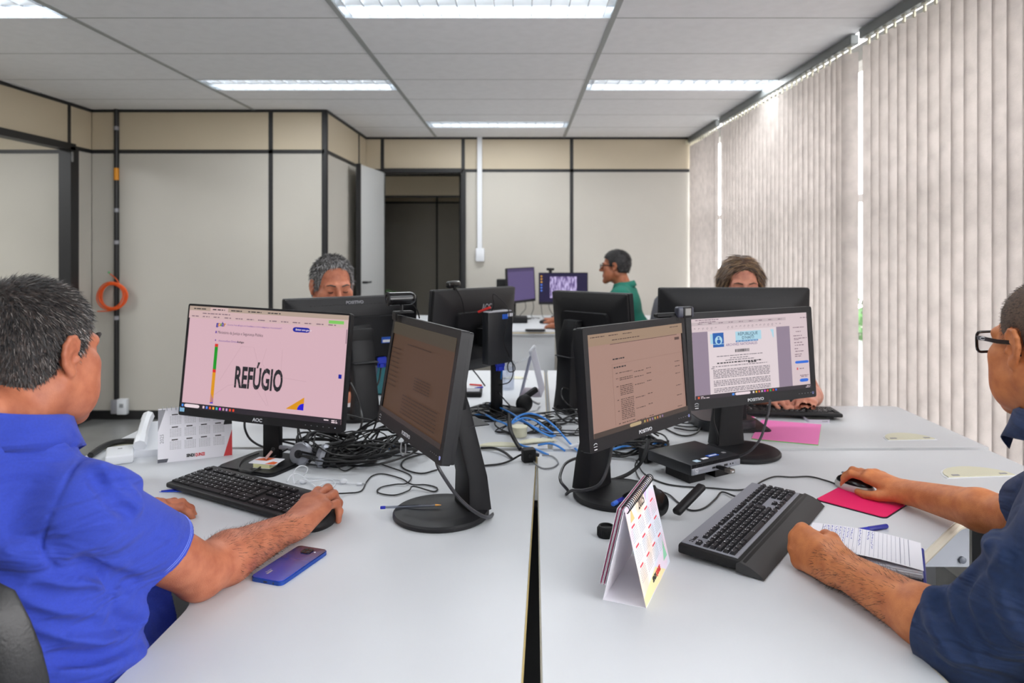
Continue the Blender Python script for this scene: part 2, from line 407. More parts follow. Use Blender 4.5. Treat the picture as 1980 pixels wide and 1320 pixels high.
def blind(y0, y1, label, turn=lambda y: 0.0, cords=None):
    t = thing('vertical_blind', label, 'vertical blind', (XBL, y0, 0), group='taupe vertical blinds along the windows')
    n = int(round((y1 - y0) / 0.080))
    MB().rbox((0, (y1 - y0) / 2, CZ - 0.033), (0.045, y1 - y0 + 0.03, 0.05), 0.004, 1).build('headrail', M_RAIL, t)
    for i in range(n):
        y = (i + 0.5) * (y1 - y0) / n
        s = link('slat', slat_me, M_SLAT, t, (0, y, 0.335 + random.uniform(-0.004, 0.004)), (0, 0, R(90 + 11 + random.uniform(-2.5, 2.5)) + turn(y0 + y)))
        link('hanger', clip_me, M_CLIP, s, (0, 0, 2.012))
    MB().tube([(-0.02, 0.0, CZ - 0.075), (-0.02, y1 - y0, CZ - 0.075)], 0.002, 5).build('spacer_chain', M_CORD, t)
    if cords:
        yc, zb, zw = cords
        c = MB(); c.tube(catmull([(-0.05, yc + 0.06, CZ - 0.06), (-0.055, yc + 0.075, 1.7), (-0.06, yc + 0.13, zb + 0.1), (-0.06, yc + 0.125, zb + 0.03), (-0.055, yc + 0.07, zb), (-0.05, yc + 0.03, zb + 0.02), (-0.048, yc + 0.05, zb + 0.5), (-0.05, yc + 0.065, CZ - 0.06)], 6), 0.0045, 6)
        c.build('bead_chain', M_CORD, t)
        MB().tube([(-0.04, yc + 0.035, CZ - 0.06), (-0.04, yc + 0.035, zw)], 0.0025, 6).build('pull_cord', M_CORD, t)
        MB().lathe([(0.004, 0), (0.008, 0.01), (0.008, 0.1), (0.003, 0.115)], 10, Matrix.Translation((-0.04, yc + 0.035, zw - 0.1))).build('cord_weight', mat('grey_weight', (120, 128, 150), 0.4), t)
        MB().box((-0.03, yc, CZ - 0.055), (0.03, 0.05, 0.035)).build('end_cap', M_CLIP, t)
    return t
blind(1.19, 3.505, 'nearest taupe vertical blind, filling the right edge of the picture')
blind(3.625, 5.985, 'middle taupe vertical blind, between the two gaps with white cords', lambda y: R(38) * max(0, 1 - (y - 3.6) / 0.24), cords=(3.50, 1.04, 1.0))
blind(6.125, 7.10, 'farthest taupe vertical blind, meeting the back wall', cords=(6.0, 1.05, 1.0))
# outside the windows
M_GRASS = mat('grass_ground', (150, 150, 136), 0.9, noise=(4, 0.3))
o = MB().box((12.0, 3.0, -0.35), (20, 30, 0.1)).build('ground_outside', M_GRASS); tag(o, kind='structure')
pv = MB().box((3.6, 3.0, -0.27), (3.4, 30, 0.08)).build('pavement_outside', mat('pale_concrete', (190, 190, 186), 0.9, noise=(3, 0.1))); tag(pv, kind='structure')
b = thing('building', 'pale building seen across the yard through the blind gaps', 'building', (14.0, 14.0, -0.3))
MB().box((0, 0, 3.0), (8, 16, 6)).build('facade', mat('pale_render', (225, 226, 226), 0.9), b)
for i in range(5): MB().box((-4.02, -6 + i * 3, 3.2), (0.06, 1.6, 1.4)).build('window', mat('dark_outdoor_glass', (70, 84, 92), 0.1), b)
def bush(x, y, s, label):
    g = MB()
    for i in range(160):
        v = Vector((random.gauss(0, 1), random.gauss(0, 1), random.gauss(0, 1))); v.normalize(); v *= s * random.uniform(0.6, 1.0); v.z = abs(v.z) * 1.2
        a = Vector((random.gauss(0, 1), random.gauss(0, 1), random.gauss(0, 1))).normalized() * s * 0.16; c2 = v.cross(a).normalized() * s * 0.1
        g.add([v - a, v + c2, v + a, v - c2], [(0, 1, 2, 3)])
    t = thing('bush', label, 'bush', (x, y, -0.3)); g.build('foliage', mat('bush_leaves', (74, 120, 62), 0.7, noise=(8, 0.3)), t, 0)
    MB().tube([(0, 0, 0), (0, 0, s * 0.8)], 0.03, 6).build('stem', mat('bark', (90, 74, 58), 0.9), t)
bush(5.6, 11.6, 0.7, 'green bush outside, seen in the wide gap of the blinds'); bush(4.4, 15.4, 0.6, 'green bush outside, seen in the narrow far gap of the blinds')

# ------------------------------------------------------------------ desks
ZD = 0.72
def fillet(poly, radii):
    out = []; n = len(poly)
    for i in range(n):
        p = Vector(poly[i]); r = radii[i]
        if r <= 0: out.append((p.x, p.y)); continue
        a = (Vector(poly[i - 1]) - p).normalized(); b = (Vector(poly[(i + 1) % n]) - p).normalized()
        h = math.acos(max(-1, min(1, a.dot(b)))) / 2; t = r / math.tan(h); p1 = p + a * t; p2 = p + b * t
        for k in range(7):
            s = k / 6; q = p1 * (1 - s) ** 2 + p * 2 * s * (1 - s) + p2 * s ** 2; out.append((q.x, q.y))
    return out
def desk(label, poly, legs, edge=M_EDGE, th=0.025, aprons=(), grommets=(), lip=None):
    t = thing('desk', label, 'desk', (0, 0, 0), group='grey L-shaped desks pushed together')
    MB().prism(poly, ZD - th, ZD).build('desktop', M_DESK, t, 20)
    e = MB(); n = len(poly)                       # rounded edge band just proud of the top's rim
    e.tube([(p[0], p[1], ZD - th / 2) for p in poly], 0.0035, 6, closed=True); e.build('edge_band', edge, t)
    if lip: MB().tube([(p[0], p[1], ZD - th / 2) for p in lip], th / 2 - 0.0008, 10).build('rounded_lip', M_EDGE, t)
    for (x, y, w, d, rz) in legs:
        M = Matrix.Translation((x, y, 0)) @ Matrix.Rotation(rz, 4, 'Z')
        lg = MB(); lg.rbox((0, 0, 0.36), (w * 0.5, 0.05, 0.66), 0.004, 1, M); lg.rbox((0, 0, 0.02), (w, 0.06, 0.04), 0.008, 1, M)
        lg.build('leg', mat('grey_steel_leg', (150, 153, 158), 0.45, metal=0.3), t)
    for (p, q, z0, z1) in aprons:
        a = Vector(p); b2 = Vector(q); L = (b2 - a).length
        M = Matrix.Translation((a.x, a.y, 0)) @ Matrix.Rotation(math.atan2(b2.y - a.y, b2.x - a.x), 4, 'Z')
        ap = MB().rbox((L / 2, 0, (z0 + z1) / 2), (L, 0.02, z1 - z0), 0.002, 1, M).build('apron', mat('pale_blue_grey_panel', (188, 194, 204), 0.4), t)
        MB().lathe([(0.0085, 0), (0.0085, 0.006), (0.004, 0.008)], 14, M @ Matrix.Translation((L - 0.02, -0.01, z0 + 0.02)) @ Matrix.Rotation(R(90), 4, 'X')).build('screw_cap', mat('grey_cap', (120, 126, 138), 0.4), ap)
    for (x, y, w, d, rz) in grommets:
        M = Matrix.Translation((x, y, ZD)) @ Matrix.Rotation(rz, 4, 'Z')
        pl = [(-w / 2 + w * k / 12, 0) for k in range(13)] + [(w / 2 * math.cos(PI * k / 12), d * math.sin(PI * k / 12)) for k in range(1, 12)]
        rim = MB().prism([(p[0] * 1.08, p[1] * 1.1 - 0.004) for p in pl], 0, 0.0015, M).build('grommet_rim', M_WHITEP, t)
        MB().prism(pl, 0.0015, 0.004, M).build('grommet_cover', M_CREAMP, t)
        for sx in (-0.36, 0.36): MB().box((sx * w, 0.01, 0.0045), (0.02, 0.008, 0.002), M).build('grommet_clip', M_GMARK, t)
    return t
pFR = fillet([(0.022, 0.45), (0.055, 2.265), (1.478, 2.285), (1.478, 1.725), (1.05, 1.725), (0.632, 1.31), (0.632, 0.45)], [0, 0, 0, 0.03, 0.12, 0.15, 0.05])[::-1]
pFL = fillet([(-0.025, 0.45), (-0.625, 0.45), (-0.592, 1.33), (-0.98, 1.73), (-1.335, 1.74), (-1.335, 2.30), (0.05, 2.275)], [0, 0.05, 0.15, 0.12, 0.03, 0, 0])[::-1]
pBL = fillet([(0.088, 2.305), (-1.335, 2.325), (-1.335, 2.9), (-0.95, 2.9), (-0.50, 3.3), (-0.50, 3.725), (0.122, 3.725)], [0, 0, 0.03, 0.12, 0.15, 0.04, 0])[::-1]
pBR = fillet([(0.104, 2.295), (0.140, 3.725), (0.76, 3.725), (0.76, 3.32), (1.17, 2.905), (1.51, 2.905), (1.50, 2.315)], [0, 0, 0.04, 0.15, 0.12, 0.03, 0])[::-1]
desk('grey L-shaped desk in the right foreground with the notebook on it', pFR, [(0.32, 0.60, 0.5, 0, 0), (1.35, 2.0, 0.5, 0, R(90)), (0.2, 2.1, 0.3, 0, R(45))],
     aprons=[((0.82, 1.80), (1.113, 1.80), 0.57, 0.694)], grommets=[(1.29, 2.02, 0.20, 0.085, R(6))], lip=[p for p in pFR if p[0] > 0.6 and p[1] < 1.75])
desk('grey L-shaped desk in the left foreground with the blue phone on it', pFL, [(-0.32, 0.60, 0.5, 0, 0), (-1.22, 2.02, 0.5, 0, R(90)), (-0.2, 2.1, 0.3, 0, R(-45))], edge=M_TANEDGE)
desk('grey L-shaped desk behind at the left, under the white tent card', pBL, [(-0.2, 3.6, 0.5, 0, 0), (-1.22, 2.6, 0.5, 0, R(90)), (-0.1, 2.45, 0.3, 0, R(45))], edge=M_TANEDGE, grommets=[(-0.03, 3.48, 0.13, 0.06, 0)])
desk('grey L-shaped desk behind at the right, with the pink paper on it', pBR, [(0.45, 3.6, 0.5, 0, 0), (1.40, 2.6, 0.5, 0, R(90)), (0.3, 2.45, 0.3, 0, R(-45))], grommets=[(1.30, 2.40, 0.16, 0.08, R(4)), (0.24, 3.5, 0.10, 0.05, 0)])
pFAR = fillet([(-0.95, 5.42), (0.275, 5.42), (0.30, 5.72), (0.58, 6.0), (1.25, 6.0), (1.25, 6.62), (-0.95, 6.62)], [0, 0.03, 0.1, 0.1, 0.03, 0, 0])
t = desk('white desk with yellowish edge at the back wall, used by the person in green', pFAR, [(-0.7, 5.6, 0.4, 0, 0), (1.15, 6.3, 0.4, 0, R(90))], edge=M_TANEDGE, th=0.03)
MB().rbox((0.05, 5.46, 0.345), (0.42, 0.02, 0.69), 0.002, 1).build('side_panel', M_DESK, t)
# flat strip covering the cable slot where the desks meet
sl = MB().rbox((0.28, 2.29, 0.70), (0.46, 0.06, 0.03), 0.004, 1).build('desk_gap_insert', mat('grey_trough_plastic', (176, 182, 190), 0.5))
tag(sl, 'grey plastic cable trough where the four desks meet', 'cable trough')

gap_shade = MB().box((0.02, 1.41, 0.56), (0.14, 1.70, 0.02)).box((-0.05, 1.41, 0.62), (0.012, 1.70, 0.13)).box((0.09, 1.41, 0.62), (0.012, 1.70, 0.13)).build('desk_gap_insert', mat('black_gap_shade', (16, 16, 17), 0.6), None, 0)  # black box added below the desk seam; its colour paints the gap's shade
tag(gap_shade, 'black open box added under the gap between the front desks as its shade', 'cable trough')

# ------------------------------------------------------------------ monitors
M_SCRDARK = mat('switched_off_glass', (22, 22, 26), 0.2)
def scr(parent, name, u0, v0, u1, v1, W, H, m, dz=0.0006):
    """rectangle on a screen; u from the left, v from the top, in fractions"""
    b = MB().box((-W / 2 + W * (u0 + u1) / 2, -dz, H / 2 - H * (v0 + v1) / 2), (abs(u1 - u0) * W, 0.0004, abs(v1 - v0) * H))
    return b.build(name, m, parent, 0)
def poly_scr(parent, name, pts, W, H, m, dz=0.0008):
    vs = [(-W / 2 + W * u, -dz, H / 2 - H * v) for (u, v) in pts]
    return MB().add(vs, [list(range(len(vs)))]).build(name, m, parent, 0)
def stext(parent, body, u, v, size, W, H, m, width=None, bold=0.0, align='LEFT', dz=0.0009, **k):
    return text('screen_text', body, size, m, parent, frame_xz(-W / 2 + W * u, -dz, H / 2 - H * v), width, bold, 0.0, align, **k)
def dashes(parent, name, lines, W, H, m, h=0.006, dz=0.0009):
    """unreadable small print: rows of word-long strokes. lines = (u0, u1, v)"""
    mb = MB()
    for (u0, u1, v) in lines:
        u = u0
        while u < u1:
            w = random.uniform(0.008, 0.03); e = min(u + w, u1)
            x0, x1 = -W / 2 + W * u, -W / 2 + W * e; z = H / 2 - H * v
            mb.add([(x0, -dz, z - h * H / 2), (x1, -dz, z - h * H / 2), (x1, -dz, z + h * H / 2), (x0, -dz, z + h * H / 2)], [(0, 1, 2, 3)])
            u = e + random.uniform(0.003, 0.008)
    return tag(mb.build(name, m, parent, 0), kind='stuff')

def monitor(label, c, yaw, tilt, roll, W, H, style, base, screen_m, group='computer monitors on the desks', neck_h=None, logo=None, base_yaw=None, back_logo=None, cat='monitor'):
    """c = centre of the front face (world); base = centre of the foot on the desk (world x, y)"""
    t = thing('monitor', label, cat, (base[0], base[1], ZD), (0, 0, yaw), group)
    cy, sy = math.cos(-yaw), math.sin(-yaw); dx, dy = c[0] - base[0], c[1] - base[1]
    lc = Vector((dx * cy - dy * sy, dx * sy + dy * cy, c[2] - ZD))
    P = Matrix.Translation(lc) @ Matrix.Rotation(tilt, 4, 'X') @ Matrix.Rotation(roll, 4, 'Y')
    if style == 'wide': bs, bt, bb, d0 = 0.018, 0.018, 0.030, 0.020
    else: bs, bt, bb, d0 = 0.006, 0.006, 0.022, 0.012
    w, h = W - 2 * bs, H - bt - bb; sz = (bb - bt) / 2
    # bezel: four bars with a bevelled lip around the screen, one piece
    bz = MB()
    o_ = rrect(W, H, 0.006, 3); i_ = rrect(w, h, 0.001, 3, 0, sz); n = len(o_)
    vs = [(p[0], 0.0, p[1]) for p in o_] + [(p[0], 0.0, p[1]) for p in i_] + [(p[0], 0.005, p[1]) for p in i_] + [(p[0] * 1.0, d0, p[1]) for p in o_]
    fs = [(i, (i + 1) % n, n + (i + 1) % n, n + i) for i in range(n)] + [(n + i, n + (i + 1) % n, 2 * n + (i + 1) % n, 2 * n + i) for i in range(n)] + \
         [(3 * n + i, 3 * n + (i + 1) % n, (i + 1) % n, i) for i in range(n)] + [[3 * n + i for i in range(n)]]
    bz.add(vs, fs, P); bz.build('bezel', M_BEZEL, t, 30)
    # rear shell
    k = 0.022 if style == 'wide' else 0.03
    sh = MB(); a = rrect(W - 0.004, H - 0.004, 0.006, 3); b = rrect(W * 0.86, H * 0.80, 0.02, 3); c_ = rrect(W * 0.62, H * 0.58, 0.02, 3, 0, -H * 0.05)
    vs = [(p[0], d0 + 0.001, p[1]) for p in a] + [(p[0], d0 + 0.010, p[1]) for p in a] + [(p[0], d0 + k, p[1]) for p in b] + [(p[0], d0 + k + 0.004, p[1]) for p in c_] + [(p[0], d0 + k + 0.018, p[1] * 0.97) for p in c_]
    fs = []
    for L in range(4): fs += [(L * n + i, L * n + (i + 1) % n, (L + 1) * n + (i + 1) % n, (L + 1) * n + i) for i in range(n)]
    fs.append([4 * n + i for i in range(n)]); sh.add(vs, fs, P); back = sh.build('rear_shell', M_BLACK, t, 25)
    vt = MB()
    for i in range(24): vt.box((-W * 0.32 + i * W * 0.64 / 23, d0 + k * 0.82, H * 0.40), (W * 0.014, 0.008, 0.006), P)
    tag(vt.build('vent_slots', M_INK, back, 0), kind='stuff')
    # screen
    so = MB().box((0, 0.0045, 0), (w, 0.002, h)).build('screen', screen_m, t, 0)
    so.matrix_local = P @ Matrix.Translation((0, 0, sz))
    # neck and foot
    yb = d0 + k + 0.018; att = P @ Vector((0, yb, -0.02)); top_z = att.z + 0.055
    if style == 'wide':
        y0 = 0.082; nk = MB()
        prof = [(y0, 0.012, 0.052, 0.030), (y0 - 0.004, 0.09, 0.046, 0.026), (min(y0 - 0.012, att.y + 0.045), top_z - 0.09, 0.044, 0.024), (att.y + 0.022, top_z, 0.040, 0.018)]
        rings = []
        for (yy, zz, hw, hd) in prof:
            ring = rrect(hw * 2, hd * 2, 0.008, 2); rings.append([(p[0], yy + p[1], zz) for p in ring])
        m_ = len(rings[0]); vs = [p for rg in rings for p in rg]
        fs = [(L * m_ + i, L * m_ + (i + 1) % m_, (L + 1) * m_ + (i + 1) % m_, (L + 1) * m_ + i) for L in range(len(rings) - 1) for i in range(m_)] + [list(range(m_))[::-1], [(len(rings) - 1) * m_ + i for i in range(m_)]]
        nk.add(vs, fs); nko = nk.build('neck', M_BLACK, t, 30)
        MB().rbox((0, y0 - 0.002, 0.215), (0.091, 0.054, 0.003), 0.001, 1).build('neck_seam', M_INK, nko)
        hg = MB().rbox((0, (att.y + yb) / 2 + 0.01, att.z), (0.09, 0.03, 0.09), 0.006, 2); hg.build('hinge_plate', M_BLACK2, t)
        MB().lathe([(0.112, 0.0), (0.115, 0.003), (0.115, 0.009), (0.111, 0.013), (0.088, 0.0165), (0.074, 0.0145), (0.05, 0.0125), (0.001, 0.012)], 48).build('base', M_BLACK, t, 25)
    else:
        nk = MB(); nk.rbox((0, 0.035, (top_z + 0.01) / 2), (0.056, 0.022, top_z - 0.01), 0.004, 2); nk.build('neck', M_BLACK2, t)
        MB().rbox((0, (att.y + 0.035) / 2, att.z), (0.08, abs(att.y - 0.035) + 0.03, 0.08), 0.006, 2).build('hinge_plate', M_BLACK2, t)
        MB().lathe([(0.013, 0), (0.013, 0.004)], 18, Matrix.Translation((0.004, 0.023, 0.125)) @ Matrix.Rotation(R(90), 4, 'X')).build('cable_ring', M_GLOSS, t)
        bo = MB().prism(rrect(0.205, 0.19, 0.022, 5), 0.0, 0.006).prism(rrect(0.196, 0.18, 0.02, 5), 0.006, 0.010).build('base', M_BLACK, t, 30)
        if base_yaw is not None: bo.rotation_euler = (0, 0, base_yaw - yaw)
    if logo == 'POSITIVO':
        text('maker_name', 'POSITIVO', 0.0125, M_WMARK, t, P @ frame_xz(0.0, -0.0006, -H / 2 + bb * 0.42), W * 0.125, 0.0001)
        mk = MB(); mk.tube([(-W / 2 + 0.022 + 0.007 * math.cos(a2), -0.0005, -H / 2 + bb * 0.50 + 0.005 * math.sin(a2)) for a2 in [R(20 + i * 20) for i in range(8)]], 0.0006, 4, M=P)
        mk.box((-W / 2 + 0.022, -0.0005, -H / 2 + bb * 0.42), (0.013, 0.0006, 0.001), P); mk.box((-W / 2 + 0.022, -0.0005, -H / 2 + bb * 0.2), (0.011, 0.0006, 0.002), P)
        mk.build('corner_mark', M_WMARK, t, 0)
        for i in range(5): MB().box((W / 2 - 0.068 + i * 0.0115, -0.0005, -H / 2 + bb * 0.5), (0.002, 0.0006, 0.0015), P).build('menu_button', M_GMARK, t, 0)
        pw = MB().tube([(W / 2 - 0.013 + 0.0028 * math.sin(a2), -0.0005, -H / 2 + bb * 0.48 + 0.004 * math.cos(a2)) for a2 in [R(30 + i * 30) for i in range(11)]], 0.0005, 4, M=P)
        pw.build('power_mark', emit('power_light', (170, 176, 240), 1.0), t, 0)
    if logo == 'AOC':
        text('maker_name', 'AOC', 0.0135, M_WMARK, t, P @ frame_xz(0.0, -0.0006, -H / 2 + bb * 0.45), W * 0.058, 0.0002)
        for i in range(6): MB().box((W / 2 - 0.115 + i * 0.0185, -0.0005, -H / 2 + bb * 0.55), (0.0022, 0.0006, 0.0014), P).build('menu_button', M_GMARK if i != 5 else emit('power_dot', (220, 230, 255), 1.2), t, 0)
        MB().box((-W / 2 + 0.012, -0.0005, -H / 2 + bb * 0.80), (0.016, 0.0008, 0.014), P).build('energy_sticker', mat('pale_blue_sticker', (150, 205, 240), 0.4), t, 0)
    if back_logo: text('maker_name', back_logo, 0.016 if len(back_logo) > 4 else 0.030, M_GMARK, t, P @ frame_back(0.0 if len(back_logo) > 4 else -0.035, d0 + (k * 0.90 if len(back_logo) > 4 else k + 0.003), H * (0.43 if len(back_logo) > 4 else 0.28)), None, 0.0006, 0.0006)
    return t, so, w, h, P

# A: browser window on a pinkish page
eA = emit('pink_page', (206, 170, 180), 0.95); eTab = emit('browser_tab_strip', (176, 156, 142), 0.9); eBar = emit('browser_bar', (206, 176, 176), 0.9)
eTask = emit('dark_taskbar', (44, 38, 46), 0.9); eInk = emit('screen_ink_dark', (40, 38, 44), 0.9); eGrey = emit('screen_ink_grey', (120, 96, 110), 0.9); eNavy = emit('screen_navy', (24, 34, 150), 0.9)
eRed = emit('screen_red', (214, 40, 32), 0.9); eGreen = emit('screen_green', (24, 146, 36), 0.9); eYel = emit('screen_amber', (216, 146, 20), 0.9); eBlue = emit('screen_blue', (36, 24, 206), 0.9); ePur = emit('screen_purple', (96, 60, 150), 0.9)
eBright = emit('screen_white', (232, 214, 220), 0.9); eLime = emit('screen_lime', (126, 196, 96), 0.9); eFaint = emit('screen_faint', (188, 152, 162), 0.9)
tA, sA, w, h, PA = monitor('monitor on the left showing the pink page with the word REFÚGIO', (-0.734, 2.055, 1.025), R(-16.3), R(-5.7), R(1.6), 0.54, 0.325, 'slim', (-0.752, 2.135), eA, logo='AOC', base_yaw=R(-22))
scr(sA, 'tab_strip', 0, 0, 1, 0.042, w, h, eTab); scr(sA, 'address_bar', 0, 0.042, 1, 0.118, w, h, eBar); scr(sA, 'active_tab', 0.14, 0.004, 0.255, 0.044, w, h, eBar, 0.0009)
dashes(sA, 'tab_text', [(0.03, 0.11, 0.024), (0.155, 0.235, 0.024), (0.275, 0.345, 0.024), (0.385, 0.47, 0.024), (0.51, 0.59, 0.024)], w, h, eInk, 0.010, 0.0012)
dashes(sA, 'bookmark_text', [(0.02 + i * 0.072, 0.065 + i * 0.072, 0.098) for i in range(13)] + [(0.09, 0.27, 0.066)], w, h, eGrey, 0.009)
scr(sA, 'update_button', 0.885, 0.055, 0.975, 0.085, w, h, eLime, 0.0009)
for i, (ch, m_) in enumerate((('g', eNavy), ('o', eYel), ('v', eGreen), ('.', eNavy), ('b', eNavy), ('r', eYel))): stext(sA, ch, 0.186 + (0, .0115, .023, .0335, .037, .0495)[i], 0.163, 0.017, w, h, m_, None, 0.0006)
for (u, s_) in ((0.258, 'Governo Federal'), (0.33, 'Órgãos do Governo'), (0.405, 'Acesso à Informação'), (0.485, 'Legislação'), (0.533, 'Acessibilidade'), (0.594, 'PT')): stext(sA, s_, u, 0.163, 0.0058, w, h, ePur)
poly_scr(sA, 'login_button', [(0.672 + 0.105 * 0.5 + a_[0], 0.163 + a_[1]) for a_ in rrect(0.105, 0.046, 0.02, 4)], w, h, eNavy, 0.0008)
stext(sA, 'Entrar com gov.br', 0.690, 0.163, 0.007, w, h, eBright, None, 0.0002, dz=0.0012)
stext(sA, 'Ministério da Justiça e Segurança Pública', 0.20, 0.242, 0.0115, w, h, eInk, w * 0.29)
scr(sA, 'menu_icon', 0.185, 0.23, 0.193, 0.252, w, h, ePur)
stext(sA, 'Assuntos', 0.21, 0.322, 0.0075, w, h, ePur); stext(sA, 'Seus Direitos', 0.262, 0.322, 0.0075, w, h, ePur); stext(sA, 'Refúgio', 0.332, 0.322, 0.0075, w, h, eInk, None, 0.0002); scr(sA, 'home_icon', 0.187, 0.313, 0.193, 0.327, w, h, ePur)
u0, u1 = 0.190, 0.210
for (a_, b_, m_) in ((0.355, 0.385, eRed), (0.385, 0.60, eGreen), (0.60, 0.632, eRed), (0.632, 0.92, eYel)): scr(sA, 'colour_band', u0, a_, u1, b_, w, h, m_, 0.0008)
poly_scr(sA, 'colour_wedge', [(u0, 0.385), (u1, 0.365), (u1, 0.395), (u0, 0.395)], w, h, eGreen, 0.001); poly_scr(sA, 'colour_wedge', [(u0, 0.59), (u1, 0.612), (u1, 0.59)], w, h, eGreen, 0.001)
poly_scr(sA, 'colour_wedge', [(u0, 0.83), (u1, 0.885), (u1, 0.93), (u0, 0.93)], w, h, eBlue, 0.001)
stext(sA, 'REFÚGIO', 0.485, 0.665, 0.082, w, h, eInk, w * 0.30, 0.0026, 'CENTER')
poly_scr(sA, 'amber_triangle', [(0.668, 0.905), (0.775, 0.785), (0.775, 0.905)], w, h, eYel, 0.0008)
poly_scr(sA, 'blue_quarter', [(0.775, 0.905)] + [(0.775 - 0.038 * math.cos(R(90 * i / 8)), 0.905 - 0.062 * math.sin(R(90 * i / 8))) for i in range(9)], w, h, eBlue, 0.001)
faint = MB()
for pts in ([(0.24, 0.70), (0.36, 0.36), (0.44, 0.36), (0.56, 0.90)], [(0.62, 0.36), (0.62, 0.62), (0.78, 0.64)], [(0.20, 0.86), (0.30, 0.74), (0.45, 0.70), (0.55, 0.90)], [(0.52, 0.36), (0.50, 0.5), (0.54, 0.6), (0.62, 0.62)]):
    faint.tube([(-w / 2 + w * u, -0.0007, h / 2 - h * v) for (u, v) in pts], 0.0004, 4)
faint.build('faint_outline', eFaint, sA, 0)
scr(sA, 'translate_button', 0.966, 0.545, 0.984, 0.583, w, h, eNavy); scr(sA, 'scroll_bar', 0.993, 0.13, 0.997, 0.26, w, h, eGrey)
scr(sA, 'taskbar', 0, 0.948, 1, 1, w, h, eTask, 0.0009); poly_scr(sA, 'search_box', [(0.075 + a_[0], 0.974 + a_[1]) for a_ in rrect(0.10, 0.032, 0.014, 3)], w, h, eBright, 0.0012)
for i, c_ in enumerate(((70, 140, 230), (230, 200, 210), (90, 130, 230), (230, 90, 40), (240, 170, 60), (60, 180, 190), (230, 60, 220), (200, 160, 170), (190, 150, 200), (220, 80, 60), (230, 70, 40))):
    u = 0.008 if i == 0 else 0.125 + i * 0.0215
    scr(sA, 'taskbar_icon', u, 0.962, u + 0.011, 0.986, w, h, emit('icon_%d' % i, c_, 0.9), 0.0012)
dashes(sA, 'clock_text', [(0.90, 0.935, 0.968), (0.945, 0.975, 0.968), (0.945, 0.98, 0.984)], w, h, eBright, 0.010, 0.0012)

# B: nearly dark brown page seen at a slant
eB = emit('dark_brown_page', (86, 62, 46), 0.7); eB2 = emit('dark_brown_bar', (74, 66, 54), 0.7); eBk = emit('brown_ink', (60, 44, 36), 0.55)
tB, sB, w, h, PB = monitor('steeply turned monitor left of the middle with a dark brown screen', (-0.250, 1.710, 1.048), R(-63.2), R(-9.8), R(-0.8), 0.474, 0.281, 'wide', (-0.190, 1.737), eB, logo='POSITIVO')
scr(sB, 'browser_bar', 0, 0, 1, 0.13, w, h, eB2); dashes(sB, 'page_text', [(0.3, 0.7, 0.2)] + [(0.03, 0.2, 0.28 + i * 0.05) for i in range(9)] + [(0.5, 0.75, 0.5 + i * 0.028) for i in range(5)] + [(0.35, 0.9, 0.72 + i * 0.035) for i in range(6)], w, h, eBk, 0.012)
scr(sB, 'taskbar', 0, 0.95, 1, 1, w, h, emit('brown_taskbar', (60, 50, 48), 0.8), 0.0009)

# C: brownish table page
eC = emit('brown_pink_page', (166, 132, 120), 0.85); eC2 = emit('tan_browser_bar', (160, 134, 112), 0.82); eCk = emit('brown_page_ink', (84, 62, 58), 0.85); eCl = emit('brown_page_line', (146, 114, 104), 0.85)
tC, sC, w, h, PC_ = monitor('turned monitor right of the middle with a brownish table page', (0.307, 1.825, 1.032), R(48.5), R(-5.2), R(0.95), 0.472, 0.285, 'wide', (0.251, 1.862), eC, logo='POSITIVO')
scr(sC, 'browser_bar', 0, 0, 1, 0.115, w, h, eC2); scr(sC, 'page_line', 0.20, 0.118, 0.93, 0.123, w, h, eCk); scr(sC, 'dark_button', 0.90, 0.15, 0.955, 0.18, w, h, eCk)
dashes(sC, 'tab_text', [(0.02, 0.15, 0.03), (0.19, 0.28, 0.03), (0.33, 0.42, 0.03), (0.22, 0.5, 0.08), (0.85, 0.95, 0.03)], w, h, eCk, 0.009)
dashes(sC, 'heading_text', [(0.215, 0.33, 0.275), (0.22, 0.34, 0.36)], w, h, eInk, 0.013)
for (a_, b_, c2, d2) in ((0.205, 0.325, 0.97, 0.328), (0.205, 0.325, 0.2065, 0.93), (0.9685, 0.325, 0.97, 0.93)): scr(sC, 'table_rule', a_, b_, c2, d2, w, h, eCl)
rows = []
for i, (v0, n_) in enumerate(((0.42, 1), (0.475, 2), (0.555, 6), (0.69, 6), (0.80, 6), (0.925, 1))):
    rows += [(0.235, 0.255, v0)] + [(0.27, 0.40, v0 + k * 0.018) for k in range(n_)] + [(0.42, 0.52, v0 + 0.02), (0.55, 0.60, v0 + 0.01)] + [(0.88, 0.94, v0)]
dashes(sC, 'table_text', rows, w, h, eCk, 0.008)
scr(sC, 'taskbar', 0, 0.95, 1, 1, w, h, emit('olive_taskbar', (76, 64, 58), 0.8), 0.0009); poly_scr(sC, 'search_box', [(0.40 + a_[0], 0.975 + a_[1]) for a_ in rrect(0.12, 0.034, 0.015, 3)], w, h, emit('dim_search', (190, 168, 130), 0.8), 0.0012)
for i in range(8): scr(sC, 'taskbar_icon', 0.49 + i * 0.028, 0.963, 0.503 + i * 0.028, 0.987, w, h, emit('dim_icon_%d' % (i % 4), ((190, 170, 90), (200, 120, 70), (170, 150, 140), (150, 120, 160))[i % 4], 0.8), 0.0012)

